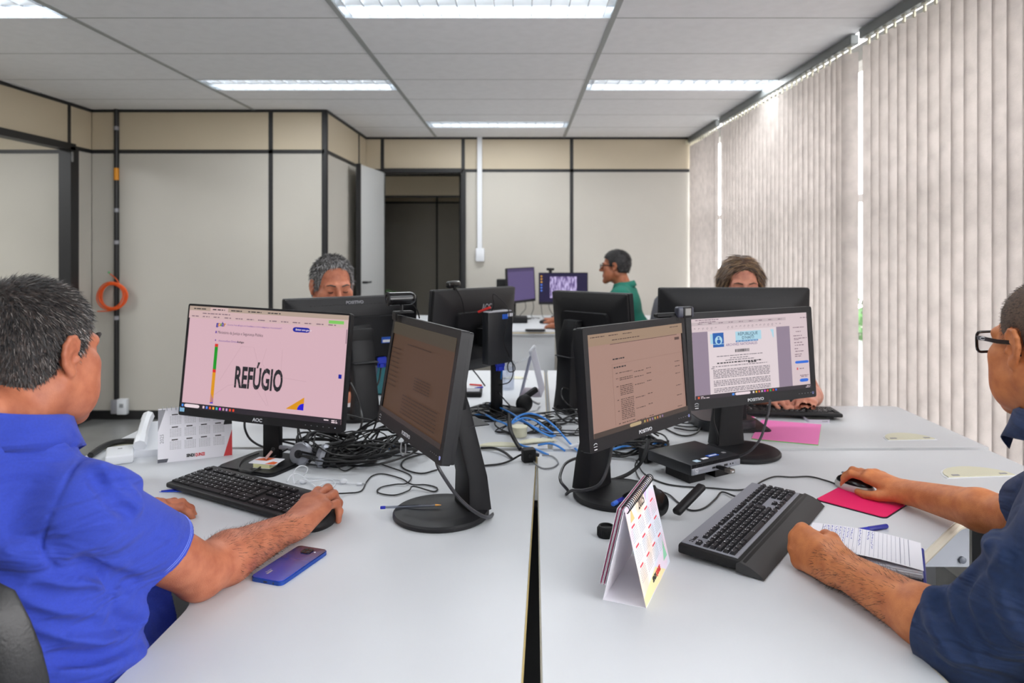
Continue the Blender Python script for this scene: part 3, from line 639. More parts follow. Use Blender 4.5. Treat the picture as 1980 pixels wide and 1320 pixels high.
# D: document viewer
eD = emit('pale_viewer', (206, 188, 192), 0.95); eDg = emit('grey_viewer', (144, 128, 146), 0.9); eDp = emit('document_page', (216, 202, 206), 0.95); eDk = emit('document_ink', (70, 66, 78), 0.9); eDb = emit('viewer_button_blue', (44, 104, 206), 0.95)
eDc = emit('pale_cyan', (166, 204, 220), 0.95); eDn = emit('crest_blue', (32, 92, 168), 0.9); eDs = emit('slate_ink', (52, 84, 106), 0.9); eDv = emit('violet_ink', (84, 52, 122), 0.9)
tD, sD, w, h, PD = monitor('monitor on the right showing a scanned document with a blue crest', (0.708, 2.196, 1.029), R(21.2), R(-3.8), R(-0.8), 0.468, 0.283, 'wide', (0.690, 2.246), eD, logo='POSITIVO')
scr(sD, 'tool_bar', 0, 0.045, 0.80, 0.085, w, h, emit('viewer_tab', (192, 176, 180), 0.9)); scr(sD, 'grey_desk', 0, 0.165, 0.83, 0.95, w, h, eDg, 0.0007); scr(sD, 'document_page', 0.125, 0.165, 0.71, 0.95, w, h, eDp, 0.001)
dashes(sD, 'tab_text', [(0.05 + i * 0.085, 0.085 + i * 0.085, 0.065) for i in range(9)] + [(0.03, 0.22, 0.02), (0.06, 0.2, 0.045), (0.93, 0.99, 0.065)], w, h, eGrey, 0.009)
for i in range(22):
    u = 0.01 + i * 0.0345
    if i in (6, 7): continue
    MB().tube([(-w / 2 + w * (u + 0.012) + 0.0024 * math.cos(a2), -0.0012, h / 2 - h * 0.128 + 0.0028 * math.sin(a2)) for a2 in [R(36 * q) for q in range(6 + i % 5)]], 0.0004, 4).build('tool_icon', eDk, sD, 0)
scr(sD, 'cyan_patch', 0.145, 0.20, 0.20, 0.325, w, h, eDc, 0.0013); scr(sD, 'crest_block', 0.165, 0.19, 0.255, 0.37, w, h, eDn, 0.0015)
poly_scr(sD, 'crest_oval', [(0.212 + 0.030 * math.cos(R(20 * i)), 0.285 + 0.055 * math.sin(R(20 * i))) for i in range(18)], w, h, eDc, 0.0018)
poly_scr(sD, 'crest_oval', [(0.212 + 0.016 * math.cos(R(20 * i)), 0.30 + 0.028 * math.sin(R(20 * i))) for i in range(18)], w, h, eDn, 0.0021); poly_scr(sD, 'crest_oval', [(0.212 + 0.008 * math.cos(R(20 * i)), 0.255 + 0.012 * math.sin(R(20 * i))) for i in range(18)], w, h, eDn, 0.0021)
scr(sD, 'crest_bar', 0.165, 0.328, 0.255, 0.334, w, h, eDc, 0.0018)
scr(sD, 'title_patch', 0.355, 0.19, 0.575, 0.305, w, h, eDc, 0.0013); stext(sD, 'RÉPUBLIQUE', 0.460, 0.225, 0.0130, w, h, eDs, w * 0.168, 0.0001, 'CENTER', dz=0.0016); stext(sD, "D'HAÏTI", 0.460, 0.275, 0.0130, w, h, eDs, w * 0.10, 0.0001, 'CENTER', dz=0.0016)
scr(sD, 'motto_band', 0.355, 0.305, 0.545, 0.325, w, h, eDn, 0.0014); dashes(sD, 'motto_text', [(0.36, 0.54, 0.315)], w, h, eDc, 0.008, 0.0017)
stext(sD, 'ARCHIVES NATIONALES', 0.403, 0.352, 0.0105, w, h, eDv, w * 0.268, 0.0, 'CENTER', dz=0.0016)
poly_scr(sD, 'corner_patch', [(0.655, 0.19), (0.685, 0.19), (0.685, 0.30), (0.675, 0.29), (0.668, 0.23)], w, h, eDc, 0.0013)
bc = MB(); u = 0.345
while u < 0.465:
    w1 = random.choice((0.003, 0.005, 0.007)); x0 = -w / 2 + w * u; bc.add([(x0, -0.0016, h / 2 - h * 0.45), (x0 + w * w1, -0.0016, h / 2 - h * 0.45), (x0 + w * w1, -0.0016, h / 2 - h * 0.412), (x0, -0.0016, h / 2 - h * 0.412)], [(0, 1, 2, 3)]); u += w1 + random.choice((0.002, 0.004))
tag(bc.build('bar_code', eInk, sD, 0), kind='stuff')
dashes(sD, 'document_text', [(0.19, 0.58, 0.487), (0.30, 0.46, 0.517), (0.26, 0.51, 0.542)] + [(0.15, 0.62, 0.612), (0.14, 0.17, 0.632)] + [(0.155, 0.635, 0.655 + i * 0.0195) for i in range(15) if i not in (6, 11)], w, h, eDk, 0.008, 0.0014)
dashes(sD, 'bold_text', [(0.19, 0.57, 0.572), (0.45, 0.52, 0.588)], w, h, eInk, 0.015, 0.0014)
dashes(sD, 'panel_text', [(0.86, 0.96, 0.19), (0.885, 0.93, 0.245), (0.86, 0.94, 0.30), (0.865, 0.98, 0.335), (0.865, 0.91, 0.352), (0.865, 0.94, 0.39), (0.87, 0.95, 0.425), (0.865, 0.90, 0.47), (0.87, 0.95, 0.505), (0.865, 0.93, 0.545), (0.865, 0.92, 0.57), (0.90, 0.94, 0.735), (0.90, 0.98, 0.825), (0.91, 0.97, 0.842)], w, h, eGrey, 0.010, 0.001)
poly_scr(sD, 'blue_button', [(0.925 + a_[0], 0.65 + a_[1]) for a_ in rrect(0.125, 0.034, 0.015, 3)], w, h, eDb, 0.001); poly_scr(sD, 'blue_button', [(0.935 + a_[0], 0.89 + a_[1]) for a_ in rrect(0.08, 0.042, 0.02, 3)], w, h, eDb, 0.001); scr(sD, 'red_icon', 0.875, 0.72, 0.887, 0.75, w, h, emit('soft_red', (206, 90, 100), 0.9), 0.001)
scr(sD, 'taskbar', 0, 0.95, 1, 1, w, h, emit('plum_taskbar', (58, 50, 58), 0.8), 0.0018); poly_scr(sD, 'search_box', [(0.39 + a_[0], 0.975 + a_[1]) for a_ in rrect(0.13, 0.034, 0.015, 3)], w, h, eBright, 0.0022); scr(sD, 'start_icon', 0.30, 0.963, 0.318, 0.988, w, h, emit('icon_0', (70, 140, 230), 0.9), 0.0022)
for i in range(9): scr(sD, 'taskbar_icon', 0.475 + i * 0.0245, 0.963, 0.487 + i * 0.0245, 0.987, w, h, emit('task_icon_%d' % i, ((230, 220, 220), (230, 190, 40), (220, 90, 60), (190, 180, 190), (210, 60, 200), (230, 80, 50), (70, 170, 70), (220, 50, 40), (60, 110, 220))[i], 0.9), 0.0022)
scr(sD, 'weather_icon', 0.02, 0.964, 0.034, 0.988, w, h, emit('icon_3', (230, 90, 40), 0.9), 0.0022); dashes(sD, 'task_text', [(0.045, 0.065, 0.968), (0.045, 0.12, 0.984), (0.955, 0.985, 0.967), (0.945, 0.985, 0.985)], w, h, eBright, 0.008, 0.0022)

# backs of the monitors across the table
tE, _, _, _, PE = monitor('monitor seen from behind in front of the grey-haired person', (-0.653, 2.785, 1.034), R(-148.7), R(-4), 0, 0.52, 0.275, 'wide', (-0.615, 2.735), M_SCRDARK, back_logo='POSITIVO')
tF, _, _, _, PF = monitor('middle monitor seen from behind with a black computer hung on it', (-0.193, 2.825, 1.04), R(-122.6), R(-4), R(-1.2), 0.534, 0.32, 'slim', (-0.120, 2.795), M_SCRDARK, back_logo='AOC')
tG, _, _, _, PG = monitor('monitor seen from behind, half hidden by the brownish screen on the right', (0.295, 2.845, 1.042), R(125), R(-4), R(1.5), 0.452, 0.285, 'wide', (0.248, 2.86), M_SCRDARK)
tH, _, _, _, PH = monitor('wide monitor seen from behind in front of the long-haired person', (0.768, 2.62, 1.052), R(180), R(-3), 0, 0.542, 0.325, 'slim', (0.768, 2.585), M_SCRDARK)
for (tt, PP, W_, H_) in ((tE, PE, 0.52, 0.275), (tG, PG, 0.452, 0.285)):
    st = MB().box((-0.125, 0.0603, -0.03), (0.045, 0.001, 0.024), PP).build('asset_sticker', mat('blue_sticker', (36, 92, 196), 0.5), tt)
    MB().box((-0.125, 0.0610, -0.034), (0.036, 0.001, 0.010), PP).build('sticker_print', M_WMARK, st)
eI1 = emit('dim_violet_screen', (92, 80, 122), 0.9); eI2 = emit('night_screen', (34, 28, 62), 0.9)
tI1, sI1, w1, h1, _ = monitor('far monitor turned sideways with a plain violet screen', (0.013, 6.2, 1.02), R(58), R(-3), 0, 0.44, 0.30, 'slim', (-0.03, 6.25), eI1)
tI2, sI2, w, h, PI2 = monitor('far monitor with a webcam and a pale violet picture on a dark desktop', (0.379, 6.36, 0.981), R(1.7), R(-2), 0, 0.434, 0.28, 'slim', (0.38, 6.40), eI2)
scr(sI1, 'title_bar', 0, 0, 1, 0.1, w1, h1, emit('violet_bar', (72, 62, 98), 0.9))
mS = emit('pale_violet_picture', (176, 160, 214), 0.9); _nt = mS.node_tree; _n = _nt.nodes.new('ShaderNodeTexNoise'); _n.inputs['Scale'].default_value = 26; _r = _nt.nodes.new('ShaderNodeValToRGB')
_tc = _nt.nodes.new('ShaderNodeTexCoord'); _mp = _nt.nodes.new('ShaderNodeMapping'); _mp.inputs['Scale'].default_value = (3, 1, 0.7); _nt.links.new(_tc.outputs['Object'], _mp.inputs[0]); _nt.links.new(_mp.outputs[0], _n.inputs['Vector'])
_r.color_ramp.elements[0].position = 0.4; _r.color_ramp.elements[1].position = 0.62; _r.color_ramp.elements[0].color = lin((96, 78, 132)); _r.color_ramp.elements[1].color = lin((206, 192, 236))
_nt.links.new(_n.outputs[0], _r.inputs[0]); _nt.links.new(_r.outputs[0], _nt.nodes['Principled BSDF'].inputs['Emission Color'])
scr(sI2, 'picture', 0.22, 0.12, 0.78, 0.86, w, h, mS)
for i in range(6): scr(sI2, 'desktop_icon', 0.025, 0.08 + i * 0.1, 0.06, 0.13 + i * 0.1, w, h, emit('far_icon_%d' % (i // 3), ((220, 160, 60), (90, 130, 230))[i // 3], 0.9))
scr(sI2, 'player_bar', 0.28, 0.91, 0.55, 0.95, w, h, eBlue)

# ------------------------------------------------------------------ keyboards
def keyboard(label, loc, yaw, tilt, W, D, body_m, key_m, legend_m, style):
    t = thing('keyboard', label, 'keyboard', loc, (tilt, 0, yaw), 'computer keyboards')
    if style == 'slim':
        MB().rbox((0, 0, 0.009), (W, D, 0.014), 0.005, 3).build('body', body_m, t)
        k0x, k1x, k0y, k1y, kz, kh = -W / 2 + 0.008, W / 2 - 0.008, -D / 2 + 0.012, D / 2 - 0.020, 0.016, 0.0045
        for sx in (-1, 1): MB().rbox((sx * W * 0.4, D * 0.36, -0.003), (0.03, 0.012, 0.012), 0.002, 1).build('foot', M_BLACK2, t)
    else:
        b = MB(); b.rbox((0, 0.018, 0.013), (W, D - 0.04, 0.020), 0.005, 2)
        b.build('body', body_m, t)
        b = MB(); b.rbox((0, 0.026, 0.0235), (W - 0.02, D - 0.062, 0.003), 0.001, 1); b.build('top_plate', M_SILVER, t)
        pr = [(-D / 2, 0.002), (-D / 2 + 0.01, 0.010), (-D / 2 + 0.028, 0.0185), (-D / 2 + 0.048, 0.0235), (-D / 2 + 0.056, 0.018), (-D / 2 + 0.056, 0.002)]
        p = MB(); m_ = len(pr); p.add([(-W / 2 - 0.004, a, z) for a, z in pr] + [(W / 2 + 0.004, a, z) for a, z in pr], [(i, (i + 1) % m_, m_ + (i + 1) % m_, m_ + i) for i in range(m_)] + [list(range(m_))[::-1], list(range(m_, 2 * m_))])
        p.build('palm_rest', mat('dark_grey_palm_rest', (50, 50, 52), 0.55, bump=(800, 0.15)), t)
        text('maker_name', '2 basic', 0.012, M_INK, t, frame_xy(-W / 2 + 0.038, D / 2 - 0.022, 0.0253), None, 0.0004)
        k0x, k1x, k0y, k1y, kz, kh = -W / 2 + 0.014, W / 2 - 0.014, -D / 2 + 0.064, D / 2 - 0.032, 0.0245, 0.006
    U = (k1x - k0x) / 22.6; V = (k1y - k0y) / 6.25
    cache = {}; leg = MB(); cnt = 0
    def key(ux, vy, wu, hv=1.0):
        nonlocal cnt
        kk = (wu, hv)
        if kk not in cache:
            a, b2 = (wu * U - 0.0022) / 2, (hv * V - 0.0022) / 2; q = MB()
            s_ = 0.0022 if style != 'slim' else 0.0008
            vs = [(-a, -b2, 0), (a, -b2, 0), (a, b2, 0), (-a, b2, 0), (-a + s_, -b2 + s_, kh), (a - s_, -b2 + s_, kh), (a - s_, b2 - s_, kh), (-a + s_, b2 - s_, kh)]
            q.add(vs, [(3, 2, 1, 0), (4, 5, 6, 7), (0, 1, 5, 4), (1, 2, 6, 5), (2, 3, 7, 6), (3, 0, 4, 7)]); cache[kk] = q.mesh('key', 0)
        x = k0x + (ux + wu / 2) * U; y = k1y - (vy + hv / 2) * V
        link('key', cache[kk], key_m, t, (x, y, kz)); cnt += 1
        for j in range(random.choice((1, 1, 2))):
            leg.box((x - min(wu, 1) * U * 0.18 + random.uniform(-0.001, 0.001), y + (0.15 - 0.35 * j) * V, kz + kh + 0.0002), (random.uniform(0.0012, 0.0034), random.uniform(0.0014, 0.0026), 0.0003))
    for ux in (0, 2, 3, 4, 5, 6.5, 7.5, 8.5, 9.5, 11, 12, 13, 14): key(ux, 0, 1)
    for ux in (15.4, 16.4, 17.4): key(ux, 0, 1)
    y = 1.25
    for i in range(13): key(i, y, 1)
    key(13, y, 2)
    key(0, y + 1, 1.5)
    for i in range(12): key(1.5 + i, y + 1, 1)
    key(0, y + 2, 1.75)
    for i in range(12): key(1.75 + i, y + 2, 1)
    key(13.75, y + 1, 1.25, 2)
    key(0, y + 3, 1.25)
    for i in range(11): key(1.25 + i, y + 3, 1)
    key(12.25, y + 3, 2.75)
    x = 0
    for wu in (1.25, 1.25, 1.25, 6.25, 1.25, 1.25, 1.25, 1.25): key(x, y + 4, wu); x += wu
    for r_ in (0, 1):
        for i in range(3): key(15.4 + i, y + r_, 1)
    key(16.4, y + 3, 1)
    for i in range(3): key(15.4 + i, y + 4, 1)
    for i in range(4): key(18.6 + i, y, 1)
    for r_ in (1, 2, 3):
        for i in range(3): key(18.6 + i, y + r_, 1)
    key(21.6, y + 1, 1, 2); key(21.6, y + 3, 1, 2); key(18.6, y + 4, 2); key(20.6, y + 4, 1)
    if style != 'slim':
        for i in range(4): key(18.6 + i, 0, 1)
    tag(leg.build('key_legends', legend_m, t, 0), kind='stuff')
    return t
M_KEY1 = mat('black_key_plastic', (28, 28, 31), 0.5, spec=0.35); M_KEY2 = mat('grey_black_key', (34, 34, 38), 0.45, spec=0.35)
keyboard('slim black keyboard in front of the person in the blue polo shirt', (-0.704, 1.856, ZD + 0.008), R(-31.3), R(3.5), 0.462, 0.145, M_BLACK, M_KEY1, M_WMARK, 'slim')
keyboard('black keyboard with silver top plate and palm rest, beside the pink mouse pad', (0.537, 1.642, ZD + 0.004), R(54.4), R(2.0), 0.478, 0.182, M_BLACK2, M_KEY2, M_WMARK, 'palm')
keyboard('black keyboard behind the pink paper, under the hands of the long-haired person', (0.98, 2.76, ZD + 0.006), R(172), R(3), 0.44, 0.145, M_BLACK2, M_KEY1, M_WMARK, 'slim')

# ------------------------------------------------------------------ things on the walls
cdt = thing('conduit', 'black vertical cable conduit on the left partition wall', 'conduit', (-3.157, YL - 0.03, 0))
MB().tube([(0, 0, 0.1), (0, 0, CZ)], 0.017, 12).build('pipe', M_STRIP, cdt)
for z in (2.26, 1.62, 1.37, 0.78): MB().tube([(0, 0, z), (0, 0, z + 0.03)], 0.0195, 12).build('clamp', M_GMARK, cdt)
MB().tube([(0, 0, 1.87), (0, 0, 1.965)], 0.0185, 12).build('label_band', mat('amber_label', (226, 148, 30), 0.5), cdt)
sk = thing('wall_socket', 'white socket box at the foot of the black conduit', 'socket', (-3.10, YL - 0.04, 0.045))
MB().rbox((0, 0, 0.06), (0.075, 0.045, 0.12), 0.006, 2).build('box', M_WHITEP, sk); MB().rbox((-0.062, 0, 0.06), (0.05, 0.04, 0.11), 0.006, 2).build('grey_box', M_GMARK, sk); MB().box((0, -0.0235, 0.07), (0.03, 0.002, 0.03)).build('outlet', M_GREYC, sk)
co = thing('cable_coil', 'orange cable coil hanging on the black conduit', 'cable coil', (-3.165, YL - 0.065, 0.967))
for i in range(7):
    r_ = 0.112 - i * 0.004; ox = random.uniform(-0.012, 0.012)
    MB().tube([(ox + r_ * math.cos(a) * (1 + 0.06 * math.sin(2 * a + i)), -0.004 * (i % 3), r_ * math.sin(a) * (0.98 + 0.03 * i / 6)) for a in [2 * PI * k / 28 for k in range(28)]], 0.0045, 6, closed=True).build('loop', M_ORANGE, co)
MB().tube(catmull([(0.05, 0, 0.10), (0.02, 0, 0.14), (-0.02, -0.004, 0.175)], 5), 0.004, 6).build('tail', M_ORANGE, co); MB().tube([(-0.02, -0.004, 0.175), (-0.032, -0.004, 0.19)], 0.006, 6).build('plug', mat('green_plug', (70, 170, 100), 0.5), co)
MB().tube(catmull([(0.03, 0, -0.10), (-0.03, 0, -0.115), (-0.12, 0, -0.118)], 5), 0.0045, 6).build('tail', M_ORANGE, co)
wc = thing('wall_conduit', 'white cable duct running down the back wall to a small box', 'cable duct', (-0.399, YB - 0.035, 0))
MB().rbox((0, 0, (CZ + 1.33) / 2), (0.048, 0.03, CZ - 1.33), 0.004, 1).build('duct', M_WHITEP, wc); MB().rbox((0.004, 0, 1.265), (0.085, 0.045, 0.13), 0.008, 2).build('box', M_WHITEP, wc)
pl = thing('potted_plant', 'green potted plant in the corridor beyond the open door', 'plant', (-1.52, 8.35, 0))
MB().lathe([(0.12, 0), (0.16, 0.3), (0.15, 0.3), (0.13, 0.26), (0.001, 0.26)], 20).build('pot', mat('clay_pot', (120, 100, 86), 0.8), pl); MB().tube([(0, 0, 0.26), (0.01, 0, 0.75)], 0.02, 8).build('stem', mat('bark', (90, 74, 58), 0.9), pl)
for i in range(14):
    a = i * 2.4; L = random.uniform(0.25, 0.4); z0 = random.uniform(0.55, 0.78); lf = MB(); pts = [(L * s * math.cos(a), L * s * math.sin(a), z0 + 0.32 * s - 0.35 * s * s) for s in (0, .25, .5, .75, 1)]; wd = (0.008, 0.03, 0.036, 0.025, 0.002)
    vs = []
    for p, w_ in zip(pts, wd): vs += [(p[0] - w_ * math.sin(a), p[1] + w_ * math.cos(a), p[2]), (p[0] + w_ * math.sin(a), p[1] - w_ * math.cos(a), p[2])]
    lf.add(vs, [(2 * k, 2 * k + 1, 2 * k + 3, 2 * k + 2) for k in range(4)]); lf.build('leaf', mat('plant_leaf', (66, 104, 56), 0.5), pl)

# ------------------------------------------------------------------ chairs
def office_chair(label, loc, yaw, m, back_z=0.97, w=0.46):
    t = thing('office_chair', label, 'office chair', (loc[0], loc[1], 0), (0, 0, yaw), 'office chairs around the desks')
    b = MB(); pts = []
    M = Matrix.Translation((0, -0.235, 0.5)) @ Matrix.Rotation(R(8), 4, 'X')
    hgt = back_z - 0.5; nx, nz = 12, 10; vs = []; fs = []
    for f in (0, 1):
        for j in range(nz + 1):
            for i in range(nx + 1):
                u = -1 + 2 * i / nx; v = j / nz
                ww = w / 2 * (1 - 0.16 * max(0, (v - 0.62) / 0.38) ** 2 - 0.1 * (1 - v) ** 2); zc = hgt * v - 0.07 * (abs(u) ** 3) * max(0, v - 0.4)
                edge = min(1.0, 6 * (1 - abs(u)), 6 * v + 0.3, 6 * (1 - v) + 0.2) ** 0.5
                th = 0.045 * edge + 0.004
                vs.append((u * ww, 0.05 * u * u + (th if f else -th) * 0.6, zc))
    n1 = (nx + 1) * (nz + 1)
    for j in range(nz):
        for i in range(nx):
            a = j * (nx + 1) + i; fs.append((a, a + 1, a + nx + 2, a + nx + 1)); fs.append((n1 + a, n1 + a + nx + 1, n1 + a + nx + 2, n1 + a + 1))
    per = [i for i in range(nx + 1)] + [(j + 1) * (nx + 1) + nx for j in range(nz)] + [nz * (nx + 1) + nx - 1 - i for i in range(nx)] + [(nz - 1 - j) * (nx + 1) for j in range(nz - 1)]
    for k in range(len(per)):
        a, c = per[k], per[(k + 1) % len(per)]; fs.append((a, n1 + a, n1 + c, c))
    b.add(vs, fs, M); b.build('backrest', m, t, 60)
    MB().rbox((0, 0, 0.44), (0.48, 0.46, 0.08), 0.03, 4).build('seat', m, t, 60)
    MB().tube(catmull([(0, 0.0, 0.38), (0, -0.22, 0.38), (0, -0.28, 0.45), (0, -0.275, 0.62)], 6), 0.025, 8).build('back_support', M_BLACK2, t)
    MB().tube([(0, 0, 0.10), (0, 0, 0.40)], 0.028, 12).build('gas_lift', M_METAL, t)
    for i in range(5):
        a = 2 * PI * i / 5 + 0.3; MB().tube([(0.03 * math.cos(a), 0.03 * math.sin(a), 0.11), (0.28 * math.cos(a), 0.28 * math.sin(a), 0.075)], [0.026, 0.018], 8).build('leg', M_BLACK2, t)
        MB().lathe([(0.012, -0.012), (0.028, -0.012), (0.028, 0.012), (0.012, 0.012)], 14, Matrix.Translation((0.28 * math.cos(a), 0.28 * math.sin(a), 0.029)) @ Matrix.Rotation(a, 4, 'Z') @ Matrix.Rotation(R(90), 4, 'X')).build('caster', M_GLOSS, t)
    return t
M_LEATHER = mat('black_leatherette', (22, 22, 24), 0.38, bump=(260, 0.25)); M_MESH = mat('charcoal_mesh_fabric', (66, 68, 74), 0.85, bump=(420, 0.5))
office_chair('black leatherette office chair behind the person in the blue polo shirt', (-0.81, 1.195), R(-8), M_LEATHER, 0.965, 0.47)
office_chair('black office chair under the person in the navy shirt', (0.99, 1.02), R(27), M_LEATHER, 0.92)
office_chair('charcoal office chair of the grey-haired person', (-0.83, 3.22), R(205), M_LEATHER, 0.90)
office_chair('dark office chair of the long-haired person beside the blinds', (1.02, 3.24), R(165), M_LEATHER, 0.84)
office_chair('charcoal mesh office chair behind the person in green', (0.80, 5.28), R(62), M_MESH, 1.03, 0.5)

# ------------------------------------------------------------------ cables
def cable(label, pts, r=0.0028, m=None, group=None, n=6, name='cable'):
    o = MB().tube(catmull(pts, n), r, 6).build(name, m or M_CABLE); return tag(o, label, 'cable', group)
def tangle(cx, cy, rx, ry, zmax, seed, loops=3.0, z0=0.004):
    rr = random.Random(seed); pts = []; a = rr.uniform(0, 6.28); n = int(loops * 7); ph = rr.uniform(0, 6.28); k = rr.uniform(0.45, 1.0); ox, oy = rr.uniform(-rx, rx) * 0.5, rr.uniform(-ry, ry) * 0.5
    for i in range(n):
        a += 2 * PI / 7 * rr.uniform(0.7, 1.3); q = k * rr.uniform(0.6, 1.05)
        pts.append((cx + ox + rx * q * math.cos(a), cy + oy + ry * q * math.sin(a), ZD + z0 + zmax * (0.5 + 0.5 * math.sin(ph + i * 0.9)) * rr.uniform(0.3, 1)))
    return pts
for s in range(15): cable('black cable in the heap between the pink-page monitor and the brown-screen monitor', tangle(-0.50, 2.20, 0.17, 0.12, 0.07 if s % 3 else 0.13, 100 + s, 2.2), random.choice((0.0022, 0.0027, 0.0034)), group='black cables in the left heap')
for s in range(9): cable('black cable in the heap behind the brownish-page monitor', tangle(0.36, 2.30, 0.13, 0.11, 0.05, 300 + s, 2.0), random.choice((0.0022, 0.0028, 0.0034)), group='black cables in the right heap')
for s in range(9): cable('black cable in the heap among the blue network cables', tangle(0.02 if s % 2 else 0.17, 2.47 + 0.1 * (s % 3), 0.14, 0.10, 0.04, 500 + s, 1.8), random.choice((0.002, 0.0026, 0.0032)), group='black cables in the middle heap')
for s in range(4): cable('black cable at the foot of the middle monitor', tangle(-0.13, 2.72, 0.13, 0.08, 0.04, 700 + s, 1.6), 0.0026, group='black cables at the middle foot')
cable('thin black keyboard cable looping on the left desk', [(-0.4739, 1.8505, 0.7320), (-0.4486, 1.8776, 0.7240), (-0.4178, 1.8962, 0.7230), (-0.4186, 1.9706, 0.7230), (-0.4125, 2.0235, 0.7230), (-0.3847, 2.0372, 0.7230), (-0.3280, 1.9936, 0.7240), (-0.2924, 1.9464, 0.7240), (-0.2532, 1.9452, 0.7230), (-0.2212, 1.9204, 0.7230), (-0.2274, 1.8923, 0.7230), (-0.2826, 1.9178, 0.7280), (-0.2936, 1.9002, 0.7230), (-0.3255, 1.8650, 0.7230), (-0.3707, 1.8844, 0.7230), (-0.3717, 1.9245, 0.7230), (-0.3360, 1.9494, 0.7230), (-0.3067, 1.9487, 0.7260), (-0.3069, 2.0235, 0.7230), (-0.3723, 2.0905, 0.7240), (-0.4251, 2.1300, 0.7240), (-0.4754, 2.1101, 0.7240), (-0.5000, 2.0619, 0.7240), (-0.5240, 2.0578, 0.7400)], 0.0019)
cable('black cable looping on the desk under the brown-screen monitor', [(-0.2385, 2.0713, 0.7240), (-0.2785, 2.0386, 0.7240), (-0.3274, 2.0713, 0.7240), (-0.3488, 2.1200, 0.7240), (-0.3440, 2.1762, 0.7240), (-0.3039, 2.2244, 0.7240), (-0.2457, 2.2019, 0.7400), (-0.2198, 2.2594, 0.7300)], 0.0024)
cable('grey-black power cable crossing the neck of the brown-screen monitor', [(-0.1866, 1.6000, 0.8916), (-0.1769, 1.5850, 0.8757), (-0.1522, 1.6000, 0.8298), (-0.1309, 1.6200, 0.7952), (-0.1068, 1.6400, 0.7659), (-0.0812, 1.6700, 0.7405), (-0.0672, 1.7400, 0.7191), (-0.0690, 1.8200, 0.7074), (-0.0852, 1.8600, 0.7181)], 0.0042, mat('worn_cable', (52, 52, 56), 0.4))
cable('black cable hanging behind the left monitor', [(-0.8464, 2.2200, 0.8301), (-0.8562, 2.2500, 0.7938), (-0.8422, 2.2600, 0.7589), (-0.8054, 2.2700, 0.7335), (-0.7420, 2.2500, 0.7327), (-0.6505, 2.2400, 0.7387)], 0.0036)
cable('thin black cable lying over the foot of the left monitor', [(-0.6818, 2.1182, 0.7700), (-0.7110, 2.1561, 0.7500), (-0.7430, 2.1373, 0.7340), (-0.7432, 2.0534, 0.7340), (-0.7615, 2.0239, 0.7330), (-0.7985, 2.0519, 0.7330), (-0.8195, 2.1373, 0.7340), (-0.7966, 2.2008, 0.7340)], 0.0025)
cable('black cable hanging below the brown-screen monitor to the heap', [(-0.3974, 2.0200, 0.8961), (-0.4266, 2.1000, 0.8322), (-0.4815, 2.2000, 0.7657), (-0.4973, 2.2000, 0.7279), (-0.5334, 2.1244, 0.7500)], 0.0026)
cable('thin clear loop hanging under the brown-screen monitor', [(-0.3060, 1.8600, 0.8604), (-0.3073, 1.8600, 0.8378), (-0.3020, 1.8600, 0.8272), (-0.2954, 1.8600, 0.8352), (-0.2954, 1.8600, 0.8564)], 0.002, M_GREYC)
cable('black cable hanging down beside the back of the left monitor', [(-0.5368, 2.8000, 0.9133), (-0.5468, 2.8000, 0.8432), (-0.5607, 2.7600, 0.8014), (-0.5408, 2.7000, 0.7790), (-0.4891, 2.6200, 0.7703), (-0.4305, 2.5500, 0.7498), (-0.3515, 2.3855, 0.7250)], 0.0034)
cable('thick black cable bowing down the left side of the monitor seen from behind', [(-0.5748, 2.4500, 0.9003), (-0.5470, 2.4200, 0.8628), (-0.5305, 2.4000, 0.8241), (-0.5166, 2.3600, 0.7910), (-0.5350, 2.3670, 0.7300)], 0.0036)
cable('black cable loop hanging off the left side of the brownish-page monitor', [(0.2317, 1.8300, 0.8595), (0.2189, 1.8000, 0.8189), (0.1961, 1.7800, 0.7805), (0.1622, 1.8000, 0.7584), (0.1316, 1.8400, 0.7435), (0.1190, 1.8698, 0.7240), (0.1245, 1.8914, 0.7260), (0.1049, 1.8800, 0.7541), (0.1091, 1.9300, 0.7626), (0.1275, 1.9800, 0.7723), (0.1716, 2.0500, 0.7659), (0.2392, 2.1717, 0.7300)], 0.0040, mat('worn_cable', (52, 52, 56), 0.4))
cable('two-strand black cable leaving the brownish-page monitor behind its neck', [(0.3384, 1.9000, 0.8631), (0.3403, 1.9500, 0.8176), (0.3286, 1.9800, 0.7695), (0.2945, 1.9700, 0.7443), (0.2427, 1.9500, 0.7312)], 0.0055)
cable('black mouse cable on the right desk', [(0.8597, 1.8956, 0.7300), (0.8534, 1.9494, 0.7230), (0.8357, 1.9836, 0.7230), (0.8055, 2.0145, 0.7230), (0.7534, 2.0100, 0.7230), (0.7118, 2.0145, 0.7230), (0.6697, 1.9836, 0.7230), (0.6194, 1.9286, 0.7230), (0.5734, 1.9042, 0.7230), (0.5028, 1.9204, 0.7230), (0.4327, 1.9327, 0.7230), (0.3846, 1.9621, 0.7230), (0.3485, 2.0386, 0.7240), (0.3430, 2.1405, 0.7300)], 0.0021)
cable('black keyboard cable bending beside the headset', [(0.5521, 1.8203, 0.7320), (0.5442, 1.8467, 0.7280), (0.5260, 1.8854, 0.7240), (0.4971, 1.8384, 0.7230), (0.4516, 1.7735, 0.7230), (0.4141, 1.7597, 0.7230), (0.3950, 1.8163, 0.7230), (0.3825, 1.8698, 0.7240), (0.3504, 1.9134, 0.7240), (0.3280, 1.9936, 0.7240), (0.3320, 2.0905, 0.7300), (0.3671, 2.1929, 0.7300)], 0.0023)
